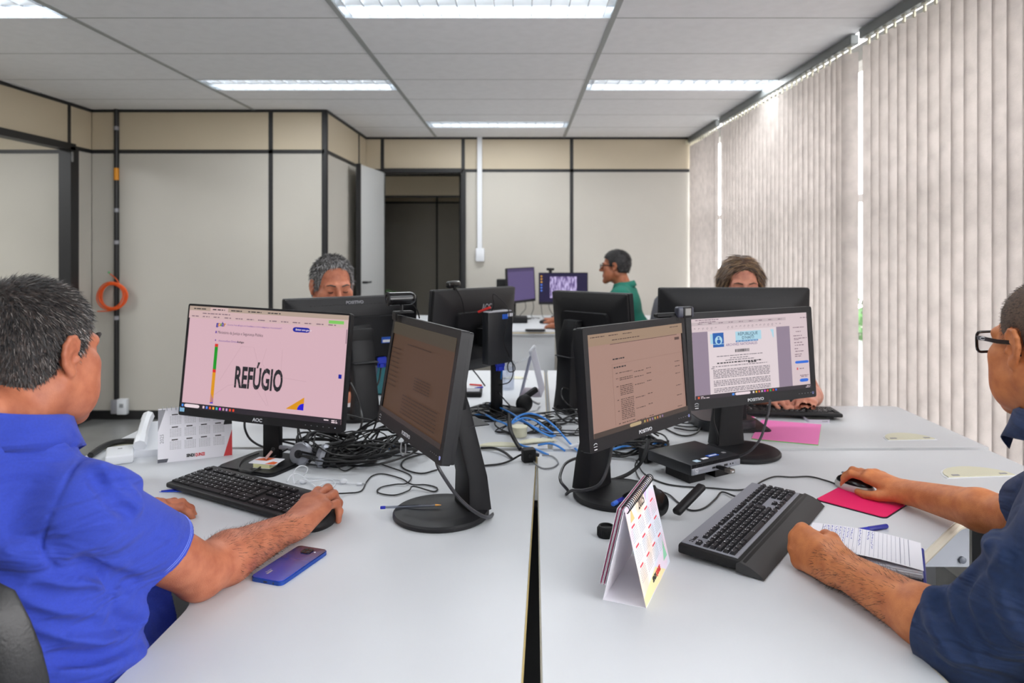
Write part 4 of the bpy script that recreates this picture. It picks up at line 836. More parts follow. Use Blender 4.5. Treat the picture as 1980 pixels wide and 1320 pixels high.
cable('black cable hanging from the document monitor to the small computer', [(0.7463, 2.1600, 0.9034), (0.7294, 2.1200, 0.8847), (0.7067, 2.0800, 0.8597), (0.6771, 2.0400, 0.8213), (0.6462, 2.0300, 0.7906), (0.6188, 2.0500, 0.7673)], 0.0036, mat('worn_cable', (52, 52, 56), 0.4))
cable('black cable down the left side of the document monitor neck', [(0.5993, 2.2400, 0.8605), (0.5939, 2.2200, 0.8253), (0.6066, 2.2200, 0.7856), (0.6153, 2.2400, 0.7515)], 0.003)
for i, y_ in enumerate((800, 806, 812)):
    cable('black cable running behind the document monitor to the black box', [(0.50 + 0.02 * i, 2.66 - 0.06 * i, ZD + 0.005), (0.60, 2.60 - 0.05 * i, ZD + 0.006), (0.68, 2.62 - 0.03 * i, ZD + 0.01), (0.76, 2.68, ZD + 0.012)], 0.0026, group='black cables behind the document monitor')
cable('black cable curving on the desk left of the document monitor', [(0.4609, 2.7534, 0.7240), (0.5125, 2.5226, 0.7240), (0.5482, 2.4408, 0.7240), (0.5974, 2.4637, 0.7250), (0.6288, 2.5117, 0.7340)], 0.0028)
# blue network cables
BL = [('upper blue network cable on the left of the middle heap', [(-0.1835, 2.7284, 0.7240), (-0.1340, 2.6770, 0.7400), (-0.0929, 2.5981, 0.7400), (-0.0555, 2.5051, 0.7500), (-0.0315, 2.4485, 0.7500)]),
      ('blue network cable tied with a white clip', [(-0.1354, 2.8670, 0.7240), (-0.0817, 2.7872, 0.7400), (-0.0322, 2.6506, 0.7500), (-0.0055, 2.5796, 0.7500), (0.0516, 2.4880, 0.7400), (0.1070, 2.4123, 0.7350)]),
      ('blue network cable arching high to the right', [(-0.0323, 2.5051, 0.7500), (-0.0109, 2.5323, 0.7650), (0.0291, 2.5438, 0.7750), (0.0721, 2.5189, 0.7700), (0.1110, 2.4635, 0.7550), (0.1413, 2.3804, 0.7400), (0.1650, 2.3072, 0.7280), (0.1888, 2.2175, 0.7260)]),
      ('blue network cable in the middle of the arch', [(-0.0287, 2.5051, 0.7500), (0.0108, 2.5172, 0.7650), (0.0519, 2.5008, 0.7600), (0.0841, 2.4485, 0.7500), (0.1102, 2.4064, 0.7400)]),
      ('lowest blue network cable of the arch', [(-0.0056, 2.5904, 0.7400), (0.0290, 2.5309, 0.7400), (0.0661, 2.4330, 0.7400), (0.0993, 2.3928, 0.7350), (0.1173, 2.4106, 0.7320)]),
      ('blue network cable rising to the middle monitor', [(-0.0666, 2.7400, 0.9231), (-0.0711, 2.7600, 0.8764), (-0.0801, 2.8000, 0.8332), (-0.0968, 2.8200, 0.7931), (-0.1041, 2.8000, 0.7731), (-0.1268, 2.8585, 0.7300)]),
      ('blue network cable end passing under the black plug', [(-0.0133, 2.3288, 0.7320), (0.0098, 2.2942, 0.7300), (0.0472, 2.2735, 0.7260), (0.0857, 2.2189, 0.7240)]),
      ('short blue network cable at the desk joint', [(0.0566, 2.3276, 0.7240), (0.0931, 2.3239, 0.7300), (0.1182, 2.2942, 0.7300), (0.1392, 2.2634, 0.7240)]),
      ('blue network cable in front of the left heap', [(-0.4633, 2.2806, 0.7240), (-0.4167, 2.2580, 0.7320), (-0.3938, 2.2942, 0.7300), (-0.3768, 2.3518, 0.7240)]),
      ('blue network cable behind the brownish-page monitor', [(0.2662, 2.2019, 0.7400), (0.3155, 2.2168, 0.7500), (0.3446, 2.1999, 0.7500), (0.3686, 2.2019, 0.7400)]),
      ('blue network cable at the back of the small computer', [(0.3961, 2.2241, 0.7400), (0.4196, 2.2390, 0.7550), (0.4424, 2.2572, 0.7500), (0.4588, 2.2583, 0.7400)])]
for lb, p in BL: cable(lb, p, 0.0034, M_BLUEC)
cable('thick black cable sleeve across the middle heap', [(-0.0423, 2.6852, 0.7400), (-0.0370, 2.4647, 0.7600), (-0.0302, 2.3493, 0.7600), (-0.0149, 2.3117, 0.7400), (0.0000, 2.2735, 0.7260)], 0.0072, M_BLACK2)
cable('black cable loop standing up right of the desk joint', [(0.1991, 2.6009, 0.7300), (0.1661, 2.6085, 0.7300), (0.1404, 2.6528, 0.7400), (0.1319, 2.7523, 0.7400), (0.1474, 2.8229, 0.7400), (0.1707, 2.7742, 0.7350), (0.1910, 2.6704, 0.7320), (0.2084, 2.6009, 0.7300)], 0.0034)
cable('black cable from the brown-screen monitor to the black plug', [(-0.1072, 2.1101, 0.7240), (-0.0623, 2.1250, 0.7240), (-0.0323, 2.1487, 0.7260), (-0.0016, 2.1758, 0.7350), (0.0156, 2.1800, 0.7400)], 0.003)
cable('pair of black cables bending behind the brown-screen neck', [(-0.1242, 2.2851, 0.7260), (-0.0826, 2.2638, 0.7320), (-0.0494, 2.2257, 0.7300), (-0.0250, 2.1814, 0.7240)], 0.004)
cable('grey looped cable at the desk joint', [(0.0378, 2.1998, 0.7280), (0.0428, 2.1383, 0.7230), (0.0657, 2.0889, 0.7230), (0.0961, 2.0986, 0.7230), (0.1122, 2.1485, 0.7230), (0.0977, 2.2027, 0.7240), (0.0663, 2.2066, 0.7260)], 0.0022, M_GREYC)
cable('thin grey cable crossing the desk joint', [(0.0674, 2.4147, 0.7240), (0.0881, 2.5148, 0.7260), (0.1298, 2.6289, 0.7250), (0.1915, 2.7039, 0.7240), (0.2330, 2.7367, 0.7240)], 0.0012, M_GREYC)
cable('tangled black cable loops hanging under the black computer', [(-0.0406, 2.7000, 0.9393), (-0.0232, 2.7000, 0.9200), (-0.0212, 2.7000, 0.8988), (-0.0425, 2.7000, 0.8949), (-0.0464, 2.7000, 0.9219), (-0.0308, 2.6900, 0.9351), (-0.0272, 2.7200, 0.8836), (-0.0412, 2.7400, 0.8487), (-0.0711, 2.7600, 0.8350), (-0.0915, 2.7800, 0.8271)], 0.0022)
cable('black cable falling diagonally behind the middle monitor', [(-0.1984, 2.9500, 0.8636), (-0.1692, 2.9200, 0.8353), (-0.1411, 2.9000, 0.8016)], 0.0028)
cable('black cable leaning right of the middle monitor foot', [(-0.0855, 2.7800, 0.8053), (-0.0608, 2.7400, 0.7820), (-0.0369, 2.8672, 0.7260), (-0.0120, 2.7874, 0.7240)], 0.0026)
cable('black cable beside the neck of the hidden right monitor', [(0.1810, 2.7500, 0.8192), (0.1595, 2.7200, 0.8291), (0.1545, 2.7000, 0.8061), (0.1687, 2.6800, 0.7834), (0.2133, 2.8136, 0.7300), (0.2448, 2.8047, 0.7240)], 0.0026)

def plug(label, px, size, yaw, m, name='power_plug'):
    t = thing(name, label, 'power plug', px, (0, 0, yaw)); s = size
    MB().rbox((0, 0, s * 0.5), (s, s * 0.8, s), s * 0.12, 2).build('body', m, t)
    MB().lathe([(s * 0.16, 0), (s * 0.16, s * 0.1), (s * 0.08, s * 0.12)], 12, Matrix.Translation((0, -s * 0.4, s * 0.55)) @ Matrix.Rotation(R(90), 4, 'X')).build('socket', M_GMARK if m is M_WHITEP else M_GLOSS, t)
    MB().tube([(s * 0.45, 0, s * 0.5), (s * 0.8, 0, s * 0.42)], s * 0.13, 8).build('strain_relief', M_CABLE, t)
    return t
plug('black plug adapter lying at the joint of the desks', (0.0248, 2.1636, 0.7200), 0.040, R(15), M_BLACK2)
plug('black power adapter behind the brownish-page monitor', (0.3807, 2.1636, 0.7200), 0.045, R(40), M_BLACK2)
cr = thing('cable_clip', 'white clip holding the blue network cables at the middle foot', 'clip', (-0.1399, 2.8756, 0.7200)); MB().tube([(0.014 * math.cos(a), 0.02 * math.sin(a), 0.014) for a in [2 * PI * k / 14 for k in range(14)]], 0.004, 6, closed=True).build('ring', M_WHITEP, cr); MB().box((0.018, 0, 0.012), (0.016, 0.006, 0.008)).build('tab', M_WHITEP, cr)
cr = thing('cable_clip', 'white clip holding cables left of the brownish-page monitor', 'clip', (0.1731, 2.2832, 0.7200), (0, 0, R(40))); MB().rbox((0, 0, 0.014), (0.05, 0.012, 0.012), 0.004, 2).build('strap', M_WHITEP, cr); MB().rbox((0.02, 0, 0.018), (0.012, 0.016, 0.014), 0.003, 1).build('buckle', M_WHITEP, cr)
# desk slot covers lying loose
def cover(label, px, w, d, yaw, z=0.0):
    t = thing('slot_cover', label, 'slot cover', (px[0], px[1], ZD + z), (0, 0, yaw)); po = [(w / 2 * math.cos(PI * k / 14), d * math.sin(PI * k / 14)) for k in range(15)]
    MB().prism(po, 0, 0.003).build('plate', M_CREAMP, t); MB().prism([(p[0] * 0.9, p[1] * 0.85 + 0.002) for p in po], 0.003, 0.004).build('raised_field', M_CREAMP, t)
cover('cream slot cover left of the black plug', (-0.0630, 2.3181, 0.7200), 0.14, 0.05, R(-4)); cover('cream slot cover tilted right beside the black plug', (0.0573, 2.3541, 0.7200), 0.13, 0.045, R(18), 0.004)
cover('cream slot cover by the white box on the far left', (-1.2819, 2.2947, 0.7200), 0.13, 0.05, R(12))
rg = thing('cable_grommet', 'cream plastic ring standing among the blue network cables', 'grommet', (-0.0035, 2.4493, 0.7200)); MB().lathe([(0.024, 0), (0.0265, 0.002), (0.0265, 0.034), (0.024, 0.034), (0.023, 0.006), (0.001, 0.004)], 26).build('ring', M_CREAMP, rg); MB().lathe([(0.0285, 0.030), (0.0285, 0.034), (0.0245, 0.035)], 26).build('lip', M_CREAMP, rg)

# ------------------------------------------------------------------ small computers, webcams
M_CASE = mat('black_computer_case', (34, 36, 40), 0.4, bump=(500, 0.1))
hp = thing('mini_computer', 'small black computer with silver front on a stand, beside the document monitor', 'computer', (0.494, 2.068, ZD), (0, 0, R(32)))
for sx in (-0.055, 0.045):
    MB().prism([(-0.03, -0.05), (0.03, -0.05), (0.022, 0.05), (-0.022, 0.05)], 0, 0.026, Matrix.Translation((sx, -0.02, 0))).build('stand_foot', M_BLACK2, hp)
MB().rbox((0, 0, 0.041), (0.19, 0.172, 0.030), 0.003, 2).build('case', M_CASE, hp)
fpn = MB().rbox((0, -0.0875, 0.0365), (0.188, 0.005, 0.018), 0.002, 2).build('front_panel', M_SILVER, hp)
gr = MB()
for i in range(44): gr.box((-0.09 + i * 0.0042, -0.0865, 0.0505), (0.0014, 0.003, 0.009), Matrix.Translation((0, 0, 0)) @ Matrix.Shear('XZ', 4, (0.0, 0.0)))
tag(gr.build('vent_ribs', M_INK, hp, 0), kind='stuff')
text('maker_mark', 'hp', 0.009, M_WMARK, fpn, frame_xz(-0.078, -0.0903, 0.0375), None, 0.0, 0.0002, shear=0.2); MB().tube([(-0.078 + 0.0065 * math.cos(a), -0.0902, 0.037 + 0.0065 * math.sin(a)) for a in [2 * PI * k / 16 for k in range(16)]], 0.0004, 4, closed=True).build('maker_ring', M_WMARK, fpn)
text('model_name', 'ELITEDESK', 0.0045, M_GMARK, fpn, frame_xz(-0.050, -0.0903, 0.037), 0.032, 0.0, 0.0002)
for (x, w_, h_) in ((-0.012, 0.012, 0.005), (0.035, 0.014, 0.006), (0.053, 0.004, 0.004), (0.063, 0.004, 0.004)): MB().box((x, -0.0903, 0.037), (w_, 0.001, h_)).build('port', M_INK, fpn, 0)
MB().tube([(p[0] + 0.08, -0.0903, 0.037 + p[1]) for p in rrect(0.014, 0.006, 0.0015, 2)], 0.0004, 4, closed=True).build('power_button', M_GMARK, fpn)
for (x, y, w_, d_, m_) in ((-0.055, -0.068, 0.018, 0.016, mat('pale_cyan_sticker', (190, 215, 232), 0.4)), (-0.018, -0.062, 0.022, 0.010, M_PAPER), (0.022, -0.052, 0.040, 0.016, mat('blue_sticker', (36, 92, 196), 0.5)), (0.07, -0.05, 0.012, 0.010, M_GMARK)): MB().box((x, y, 0.0563), (w_, d_, 0.0006)).build('sticker', m_, hp, 0)
MB().box((0.022, -0.053, 0.0568), (0.030, 0.006, 0.0004)).build('sticker_print', M_WMARK, hp, 0)
us = thing('usb_stick', 'black and steel memory stick plugged into the small computer front', 'memory stick', (0.5375, 2.006, ZD + 0.038), (0, 0, R(32)))
MB().rbox((-0.002, -0.036, 0.0), (0.016, 0.042, 0.009), 0.002, 2).build('body', M_GLOSS, us); MB().rbox((-0.002, -0.058, 0.0), (0.0185, 0.022, 0.011), 0.002, 2).build('swivel_cap', mat('dark_steel', (128, 122, 116), 0.3, metal=0.9), us); MB().box((-0.002, -0.0692, 0), (0.008, 0.0006, 0.004)).build('cap_mark', M_WMARK, us)
bb = thing('mini_computer', 'black rounded computer box behind the document monitor, by the pink paper', 'computer', (0.72, 2.60, ZD), (0, 0, R(6)))
MB().prism(rrect(0.205, 0.20, 0.045, 6), 0.004, 0.034).prism(rrect(0.196, 0.19, 0.043, 6), 0.034, 0.038).build('case', M_CASE, bb, 30); MB().prism(rrect(0.16, 0.16, 0.04, 4), 0.0, 0.004).build('foot', M_BLACK2, bb); MB().box((0, -0.1005, 0.02), (0.12, 0.001, 0.004)).build('vent_slot', M_INK, bb)
pc = thing('mini_computer', 'black computer hung upright on the stand of the middle monitor', 'computer', (-0.0855, 2.7150, 1.0204), (0, 0, R(-135)))
MB().rbox((0, 0, 0), (0.125, 0.036, 0.195), 0.004, 2).build('case', M_CASE, pc); MB().rbox((0, 0, 0.097), (0.118, 0.034, 0.006), 0.002, 1).build('top_edge', M_GMARK, pc)
MB().box((-0.022, 0.0185, 0.078), (0.028, 0.001, 0.018)).build('blue_sticker', mat('blue_sticker', (36, 92, 196), 0.5), pc)
for i in range(3): MB().box((-0.040 - i * 0.009, 0.0185, 0.083), (0.006, 0.001, 0.012)).build('white_sticker', M_PAPER, pc)
MB().box((0, -0.05, 0), (0.06, 0.065, 0.06)).build('bracket', M_BLACK2, pc)
rc = cable('red and black dongle lead on top of the hung computer', [(-0.1576, 2.7200, 1.1151), (-0.1318, 2.7100, 1.1258), (-0.1120, 2.7000, 1.1344)], 0.005, mat('red_plastic', (216, 44, 40), 0.4)); rc['category'] = 'dongle'
cable('black antenna wire standing over the hung computer', [(-0.1082, 2.7000, 1.1189), (-0.0985, 2.7000, 1.1421), (-0.1024, 2.7000, 1.1769), (-0.0927, 2.7000, 1.1807), (-0.0506, 2.7200, 1.1365), (-0.0425, 2.7000, 1.0996), (-0.0539, 2.6900, 1.0621), (-0.0616, 2.6900, 1.0083), (-0.0406, 2.7000, 0.9490)], 0.0018, M_BLACK2)
for lb, loc in (('blue video plug under the monitor seen from behind at the left', (-0.5368, 2.8000, 0.9214)), ('blue video plug under the black hung computer', (-0.0764, 2.7400, 0.9192))):
    t = thing('video_plug', lb, 'video plug', loc, (0, 0, R(25))); MB().rbox((0, 0, 0), (0.036, 0.016, 0.026), 0.003, 1).build('shell', mat('blue_plug_plastic', (32, 60, 214), 0.4), t); MB().rbox((0, 0, -0.020), (0.018, 0.014, 0.018), 0.003, 1).build('grip', mat('blue_plug_plastic', (32, 60, 214), 0.4), t)
    for sx in (-1, 1): MB().tube([(sx * 0.014, 0, -0.012), (sx * 0.014, 0, -0.028)], 0.003, 8).build('screw', mat('blue_plug_plastic', (32, 60, 214), 0.4), t)
# webcams
wb = thing('webcam', 'round black webcam clipped on the brown-screen monitor', 'webcam', (-0.3134, 1.9050, 1.1874), (0, 0, R(-63)))
MB().tube([(0.004, -0.036, 0.040), (0.004, 0.022, 0.040)], 0.0175, 20).build('barrel', M_GLOSS, wb); MB().sphere((0.004, 0.022, 0.040), 0.0172, 10).build('barrel_end', M_GLOSS, wb); MB().lathe([(0.019, 0), (0.019, 0.004), (0.013, 0.005), (0.011, 0.002), (0.001, 0.002)], 24, Matrix.Translation((0.004, -0.036, 0.040)) @ Matrix.Rotation(R(90), 4, 'X')).build('lens_ring', M_BLACK2, wb)
MB().sphere((0.004, -0.037, 0.040), (0.008, 0.004, 0.008), 8).build('lens', M_SCRDARK, wb); MB().tube([(0.004, 0, 0.024), (0.004, 0, 0.008)], 0.005, 10).build('ball_joint', M_BLACK, wb)
MB().rbox((0.004, 0.004, 0.004), (0.034, 0.05, 0.006), 0.002, 1).rbox((0.004, -0.019, -0.006), (0.034, 0.005, 0.02), 0.002, 1).build('clip', M_BLACK2, wb)
cable('thin webcam cable behind the brown-screen monitor', [(-0.2982, 1.9300, 1.2181), (-0.2831, 1.9400, 1.2035), (-0.2762, 1.9500, 1.1873), (-0.2734, 1.9600, 1.1695)], 0.0018, M_BLACK2)
wb = thing('webcam', 'square black webcam on the corner of the brownish-page monitor', 'webcam', (0.4512, 1.9900, 1.1835), (0, 0, R(20)))
MB().rbox((0, 0, 0), (0.052, 0.022, 0.030), 0.006, 3).build('body', mat('blue_grey_webcam', (58, 60, 74), 0.4), wb); MB().rbox((0.004, -0.010, 0), (0.028, 0.006, 0.031), 0.003, 2).build('face', M_BLACK2, wb); MB().rbox((0.004, -0.0132, 0.001), (0.019, 0.003, 0.020), 0.002, 1).build('lens_window', mat('grey_lens_film', (128, 126, 124), 0.3), wb)
MB().rbox((-0.05, 0.012, -0.008), (0.07, 0.02, 0.012), 0.003, 1).rbox((-0.03, 0.0, -0.016), (0.03, 0.006, 0.014), 0.002, 1).build('clip', M_BLACK2, wb)
wb = thing('webcam', 'black webcam standing on the middle monitor seen from behind', 'webcam', (-0.2433, 2.7000, 1.1653), (0, 0, R(-120)))
MB().rbox((0, -0.01, 0.0), (0.036, 0.03, 0.056), 0.004, 2).build('clip', M_BLACK2, wb); MB().rbox((0.012, 0.0, 0.055), (0.075, 0.022, 0.026), 0.008, 3).build('body', M_GLOSS, wb); MB().tube([(0, 0, 0.02), (0.005, 0, 0.05)], 0.006, 8).build('joint', M_BLACK2, wb); MB().tube(catmull([(0.02, 0.01, 0.05), (0.0, 0.03, 0.0), (-0.01, 0.035, -0.06), (-0.02, 0.03, -0.1)], 5), 0.002, 6).build('lead', M_BLACK2, wb)
wb = thing('webcam', 'small black webcam on the far monitor with the violet picture', 'webcam', (0.265, 6.37, 1.122)); MB().rbox((0, 0, 0.028), (0.07, 0.025, 0.024), 0.008, 2).build('body', M_GLOSS, wb); MB().rbox((0, 0, 0.008), (0.03, 0.03, 0.018), 0.003, 1).build('clip', M_BLACK2, wb)
sp = thing('loudspeaker', 'small black box behind the far violet monitor', 'loudspeaker', (-0.16, 6.42, ZD)); MB().rbox((0, 0, 0.17), (0.10, 0.10, 0.34), 0.006, 2).build('cabinet', M_BLACK2, sp); MB().lathe([(0.035, 0), (0.035, 0.003), (0.01, 0.004)], 16, Matrix.Translation((0, -0.05, 0.22)) @ Matrix.Rotation(R(90), 4, 'X')).build('driver', M_GLOSS, sp)
kb = thing('keyboard_tray', 'dark slim calculator on the far white desk', 'calculator', (0.1122, 5.4089, 0.7200)); MB().rbox((0, 0, 0.008), (0.15, 0.05, 0.012), 0.003, 1).build('body', M_BLACK2, kb); MB().box((0, 0.015, 0.0145), (0.12, 0.012, 0.001)).build('display', M_GMARK, kb)
fm = thing('mouse', 'black mouse under the hand of the person in green', 'mouse', (0.205, 5.93, ZD)); MB().sphere((0, 0, 0.012), (0.05, 0.03, 0.022), 10).build('shell', M_BLACK2, fm); MB().box((-0.03, 0, 0.031), (0.014, 0.005, 0.004)).build('wheel', M_GMARK, fm)
for i in range(4): cable('black cable hanging behind the far monitors', [(0.02 + i * 0.08, 6.45, 0.92), (0.05 + i * 0.07, 6.5, 0.80), (0.0 + i * 0.1, 6.48, 0.725), (0.12 + i * 0.05, 6.3, 0.724)], 0.003, group='cables on the far white desk')
fb = thing('telephone', 'dark telephone on the far white desk', 'telephone', (-0.03, 6.02, ZD)); MB().rbox((0, 0, 0.025), (0.18, 0.16, 0.05), 0.01, 2).build('base', M_BLACK2, fb); MB().rbox((-0.04, 0, 0.065), (0.045, 0.17, 0.03), 0.012, 2).build('handset', M_BLACK, fb)

# ------------------------------------------------------------------ small things on the left
# desk calendars
def months(parent, M, W, H, cols, rows_, head_m, dot_m, v0, v1, u0=0.06, u1=0.96):
    cw, ch = (u1 - u0) / cols, (v1 - v0) / rows_; dots = MB()
    for r_ in range(rows_):
        for c in range(cols):
            x0 = -W / 2 + W * (u0 + c * cw); z0 = H - H * (v0 + r_ * ch)
            MB().box((x0 + W * cw * 0.42, -0.0006, z0 - H * ch * 0.12), (W * cw * 0.42, 0.0004, H * ch * 0.09), M).build('month_name', head_m, parent, 0)
            for i in range(6):
                for j in range(7):
                    dots.add([(x0 + W * cw * (0.10 + 0.115 * j) + dx, -0.0006, z0 - H * ch * (0.30 + 0.115 * i) + dz) for dx, dz in ((0, 0), (0.0022, 0), (0.0022, 0.0018), (0, 0.0018))], [(0, 1, 2, 3)], M)
    tag(dots.build('day_numbers', dot_m, parent, 0), kind='stuff')
cl1 = thing('desk_calendar', 'white tent calendar for 2025 with red corner under the left monitor', 'calendar', (-0.981, 2.185, ZD), (0, 0, R(24.3)))
W1, H1 = 0.206, 0.158; Mf = Matrix.Rotation(R(-14), 4, 'X'); Mb = Matrix.Translation((0, 0.078, 0)) @ Matrix.Rotation(R(14), 4, 'X')
fpan = MB().box((0, 0.0, H1 / 2), (W1, 0.0008, H1), Mf).build('front_panel', M_PAPER, cl1, 0); MB().box((0, 0.0, H1 / 2), (W1, 0.0008, H1), Mb).build('back_panel', M_PAPER, cl1, 0); MB().box((0, 0.039, 0.0006), (W1, 0.078, 0.0008)).build('bottom_panel', M_PAPER, cl1, 0)
months(fpan, Mf, W1, H1, 4, 3, M_INK, M_GMARK, 0.10, 0.80, 0.14, 0.92)
def cpoly(nm, pts, m_): MB().add([(-W1 / 2 + W1 * u, -0.0006, H1 - H1 * v) for u, v in pts], [list(range(len(pts)))], Mf).build(nm, m_, fpan, 0)
cpoly('grey_corner', [(0, 0.02), (0.10, 0.02), (0, 0.42)], M_GMARK); cpoly('grey_foot', [(0.0, 0.93), (0.14, 0.93), (0.12, 0.995), (0.0, 0.995)], mat('slate_print', (84, 86, 96), 0.6)); cpoly('red_corner', [(1, 0.50), (1, 0.995), (0.88, 0.995)], mat('red_print', (214, 40, 48), 0.5)); cpoly('black_corner', [(0.92, 0.22), (1, 0.22), (1, 0.40), (0.88, 0.40)], M_INK)
text('year', '2025', 0.014, M_GMARK, fpan, Mf @ frame_xz(-W1 / 2 + W1 * 0.055, -0.0008, H1 * 0.44) @ Matrix.Rotation(R(90), 4, 'Z'))
text('union_name', 'SINDI', 0.012, M_INK, fpan, Mf @ frame_xz(-0.014, -0.0008, H1 * 0.085), 0.022, 0.0006); text('union_name', 'QUINZE', 0.012, mat('red_print', (214, 40, 48), 0.5), fpan, Mf @ frame_xz(0.012, -0.0008, H1 * 0.085), 0.027, 0.0006)
rg = MB()
for i in range(16):
    x = -W1 / 2 + 0.012 + i * 0.0122; rg.tube([(x, 0.038 + 0.006 * math.cos(a), H1 * 0.968 + 0.006 * math.sin(a)) for a in [2 * PI * k / 10 for k in range(10)]], 0.0009, 4, closed=True)
tag(rg.build('spiral', M_METAL, cl1), kind='stuff')
# right tent calendar
cl2 = thing('desk_calendar', 'pastel spiral tent calendar for 2025 in the right foreground', 'calendar', (0.2287, 1.4016, ZD), (0, 0, R(67)))
W2, H2 = 0.209, 0.176; hb = 0.040; an = math.asin(hb / H2)
Mf = Matrix.Translation((0, -hb, 0)) @ Matrix.Rotation(-an, 4, 'X'); Mb = Matrix.Translation((0, hb, 0)) @ Matrix.Rotation(an, 4, 'X')
mp = mat('pastel_calendar_print', (248, 244, 246), 0.5); _nt = mp.node_tree; _n = _nt.nodes.new('ShaderNodeTexNoise'); _n.inputs['Scale'].default_value = 9; _n.inputs['Detail'].default_value = 1; _r = _nt.nodes.new('ShaderNodeValToRGB'); _tc = _nt.nodes.new('ShaderNodeTexCoord')
for pos, c_ in ((0.36, (250, 226, 206)), (0.45, (250, 246, 248)), (0.54, (228, 236, 248)), (0.62, (246, 222, 240)), (0.72, (250, 236, 196))):
    e = _r.color_ramp.elements.new(pos); e.color = lin(c_)
_r.color_ramp.elements.remove(_r.color_ramp.elements[0]); _nt.links.new(_tc.outputs['Object'], _n.inputs['Vector']); _nt.links.new(_n.outputs[0], _r.inputs[0]); _nt.links.new(_r.outputs[0], _nt.nodes['Principled BSDF'].inputs['Base Color'])
fpan = MB().box((0, 0, H2 / 2), (W2, 0.0008, H2), Mf).build('front_panel', mp, cl2, 0)
MB().box((0, 0, H2 / 2), (W2, 0.0008, H2), Mb).build('back_panel', M_PAPER, cl2, 0); MB().box((0, 0, 0.0006), (W2, hb * 2, 0.0008)).build('bottom_panel', M_PAPER, cl2, 0)
for i in range(7): MB().box((0.0, 0.0012 + 0.0014 * i, H2 / 2 + 0.012), (W2 - 0.004, 0.0006, H2 - 0.03), Matrix.Translation((0, 0.002 * i * 0.3, 0)) @ Mb).build('month_sheet', mat('berry_sheet', (176, 60, 110), 0.5) if i % 3 == 2 else M_PAPER, cl2, 0)
months(fpan, Mf, W2, H2, 4, 3, mat('red_month_bar', (226, 60, 78), 0.5), M_GMARK, 0.20, 0.80, 0.03, 0.98)
text('year', '2025', 0.026, M_INK, fpan, Mf @ frame_xz(0.0, -0.0008, H2 * 0.885), 0.045); text('union_name', 'SINDI', 0.013, M_INK, fpan, Mf @ frame_xz(-0.02, -0.0008, H2 * 0.11), 0.026, 0.0006); text('union_name', 'QUINZE', 0.013, mat('red_print', (214, 40, 48), 0.5), fpan, Mf @ frame_xz(0.012, -0.0008, H2 * 0.11), 0.034, 0.0006)
def cp2(nm, pts, m_): MB().add([(-W2 / 2 + W2 * u, -0.0005, H2 - H2 * v) for u, v in pts], [list(range(len(pts)))], Mf).build(nm, m_, fpan, 0)
cp2('mint_shape', [(0.80, 0.90), (0.90, 0.70), (0.95, 0.90)], mat('mint_print', (150, 214, 180), 0.5)); cp2('amber_shape', [(0.08, 0.18), (0.16, 0.04), (0.22, 0.18)], mat('peach_print', (252, 206, 140), 0.5)); cp2('lilac_shape', [(0.62, 0.02), (0.80, 0.02), (0.66, 0.17)], mat('lilac_print', (222, 206, 246), 0.5)); cp2('yellow_foot', [(0.0, 0.90), (0.5, 0.82), (0.8, 0.99), (0.0, 0.99)], mat('lemon_print', (246, 236, 180), 0.5))
for i in range(22):
    x = -W2 / 2 + 0.008 + i * 0.0092; MB().tube([(x, 0.0075 * math.cos(a), H2 * math.cos(an) - 0.003 + 0.0075 * math.sin(a)) for a in [2 * PI * k / 12 for k in range(12)]], 0.0011, 4, closed=True).build('spiral_ring', M_CABLE, cl2)
# far acrylic tent
tc3 = thing('tent_card', 'white tent card calendar on the far left desk near the joint', 'tent card', (0.053, 3.175, ZD), (0, 0, R(83)))
Hc, hb = 0.195, 0.047; an = math.asin(hb / Hc); mt3 = translucent('milky_card', (214, 216, 226), 0.35)
for s in (-1, 1): MB().box((0, 0, Hc / 2), (0.19, 0.0015, Hc), Matrix.Translation((0, s * hb, 0)) @ Matrix.Rotation(s * an, 4, 'X')).build('panel', mt3, tc3, 0)
MB().box((0, 0, 0.001), (0.19, hb * 2, 0.001)).build('bottom_panel', mat('blush_card', (216, 204, 210), 0.6), tc3, 0)
for i in range(14): MB().tube([(-0.085 + i * 0.013, 0.007 * math.cos(a), Hc * math.cos(an) + 0.007 * math.sin(a)) for a in [2 * PI * k / 8 for k in range(8)]], 0.001, 4, closed=True).build('spiral_ring', M_WHITEP, tc3)
cable('curly white cord beside the tent card', [(-0.045 + 0.075 * i / 40 + 0.0035 * math.cos(i * 1.5), 3.02 + 0.001 * i, 0.862 + 0.026 * i / 40 + 0.0035 * math.sin(i * 1.5)) for i in range(41)] + [(0.045, 3.07, 0.90)], 0.0016, M_WHITEP, n=2)
gl = thing('tumbler', 'clear drinking tumbler behind the middle monitor', 'tumbler', (-0.0580, 3.2454, 0.7200)); MB().lathe([(0.026, 0), (0.031, 0.002), (0.034, 0.125), (0.0325, 0.125), (0.0295, 0.008), (0.001, 0.007)], 26).build('glass', clear('tumbler_plastic', (248, 249, 252), 0.10, 0.1), gl); MB().lathe([(0.0295, 0.008), (0.032, 0.10), (0.001, 0.101)], 26).build('label_wrap', clear('frosted_band', (248, 250, 253), 0.08, 0.3), gl)
tr = thing('paper_tray', 'dark low tray behind the middle monitor', 'tray', (-0.2248, 3.1120, 0.7200)); MB().rbox((0, 0, 0.012), (0.12, 0.09, 0.022), 0.004, 1).build('tray', M_BLACK2, tr); MB().box((0, 0, 0.0235), (0.10, 0.07, 0.001)).build('liner', M_GMARK, tr)
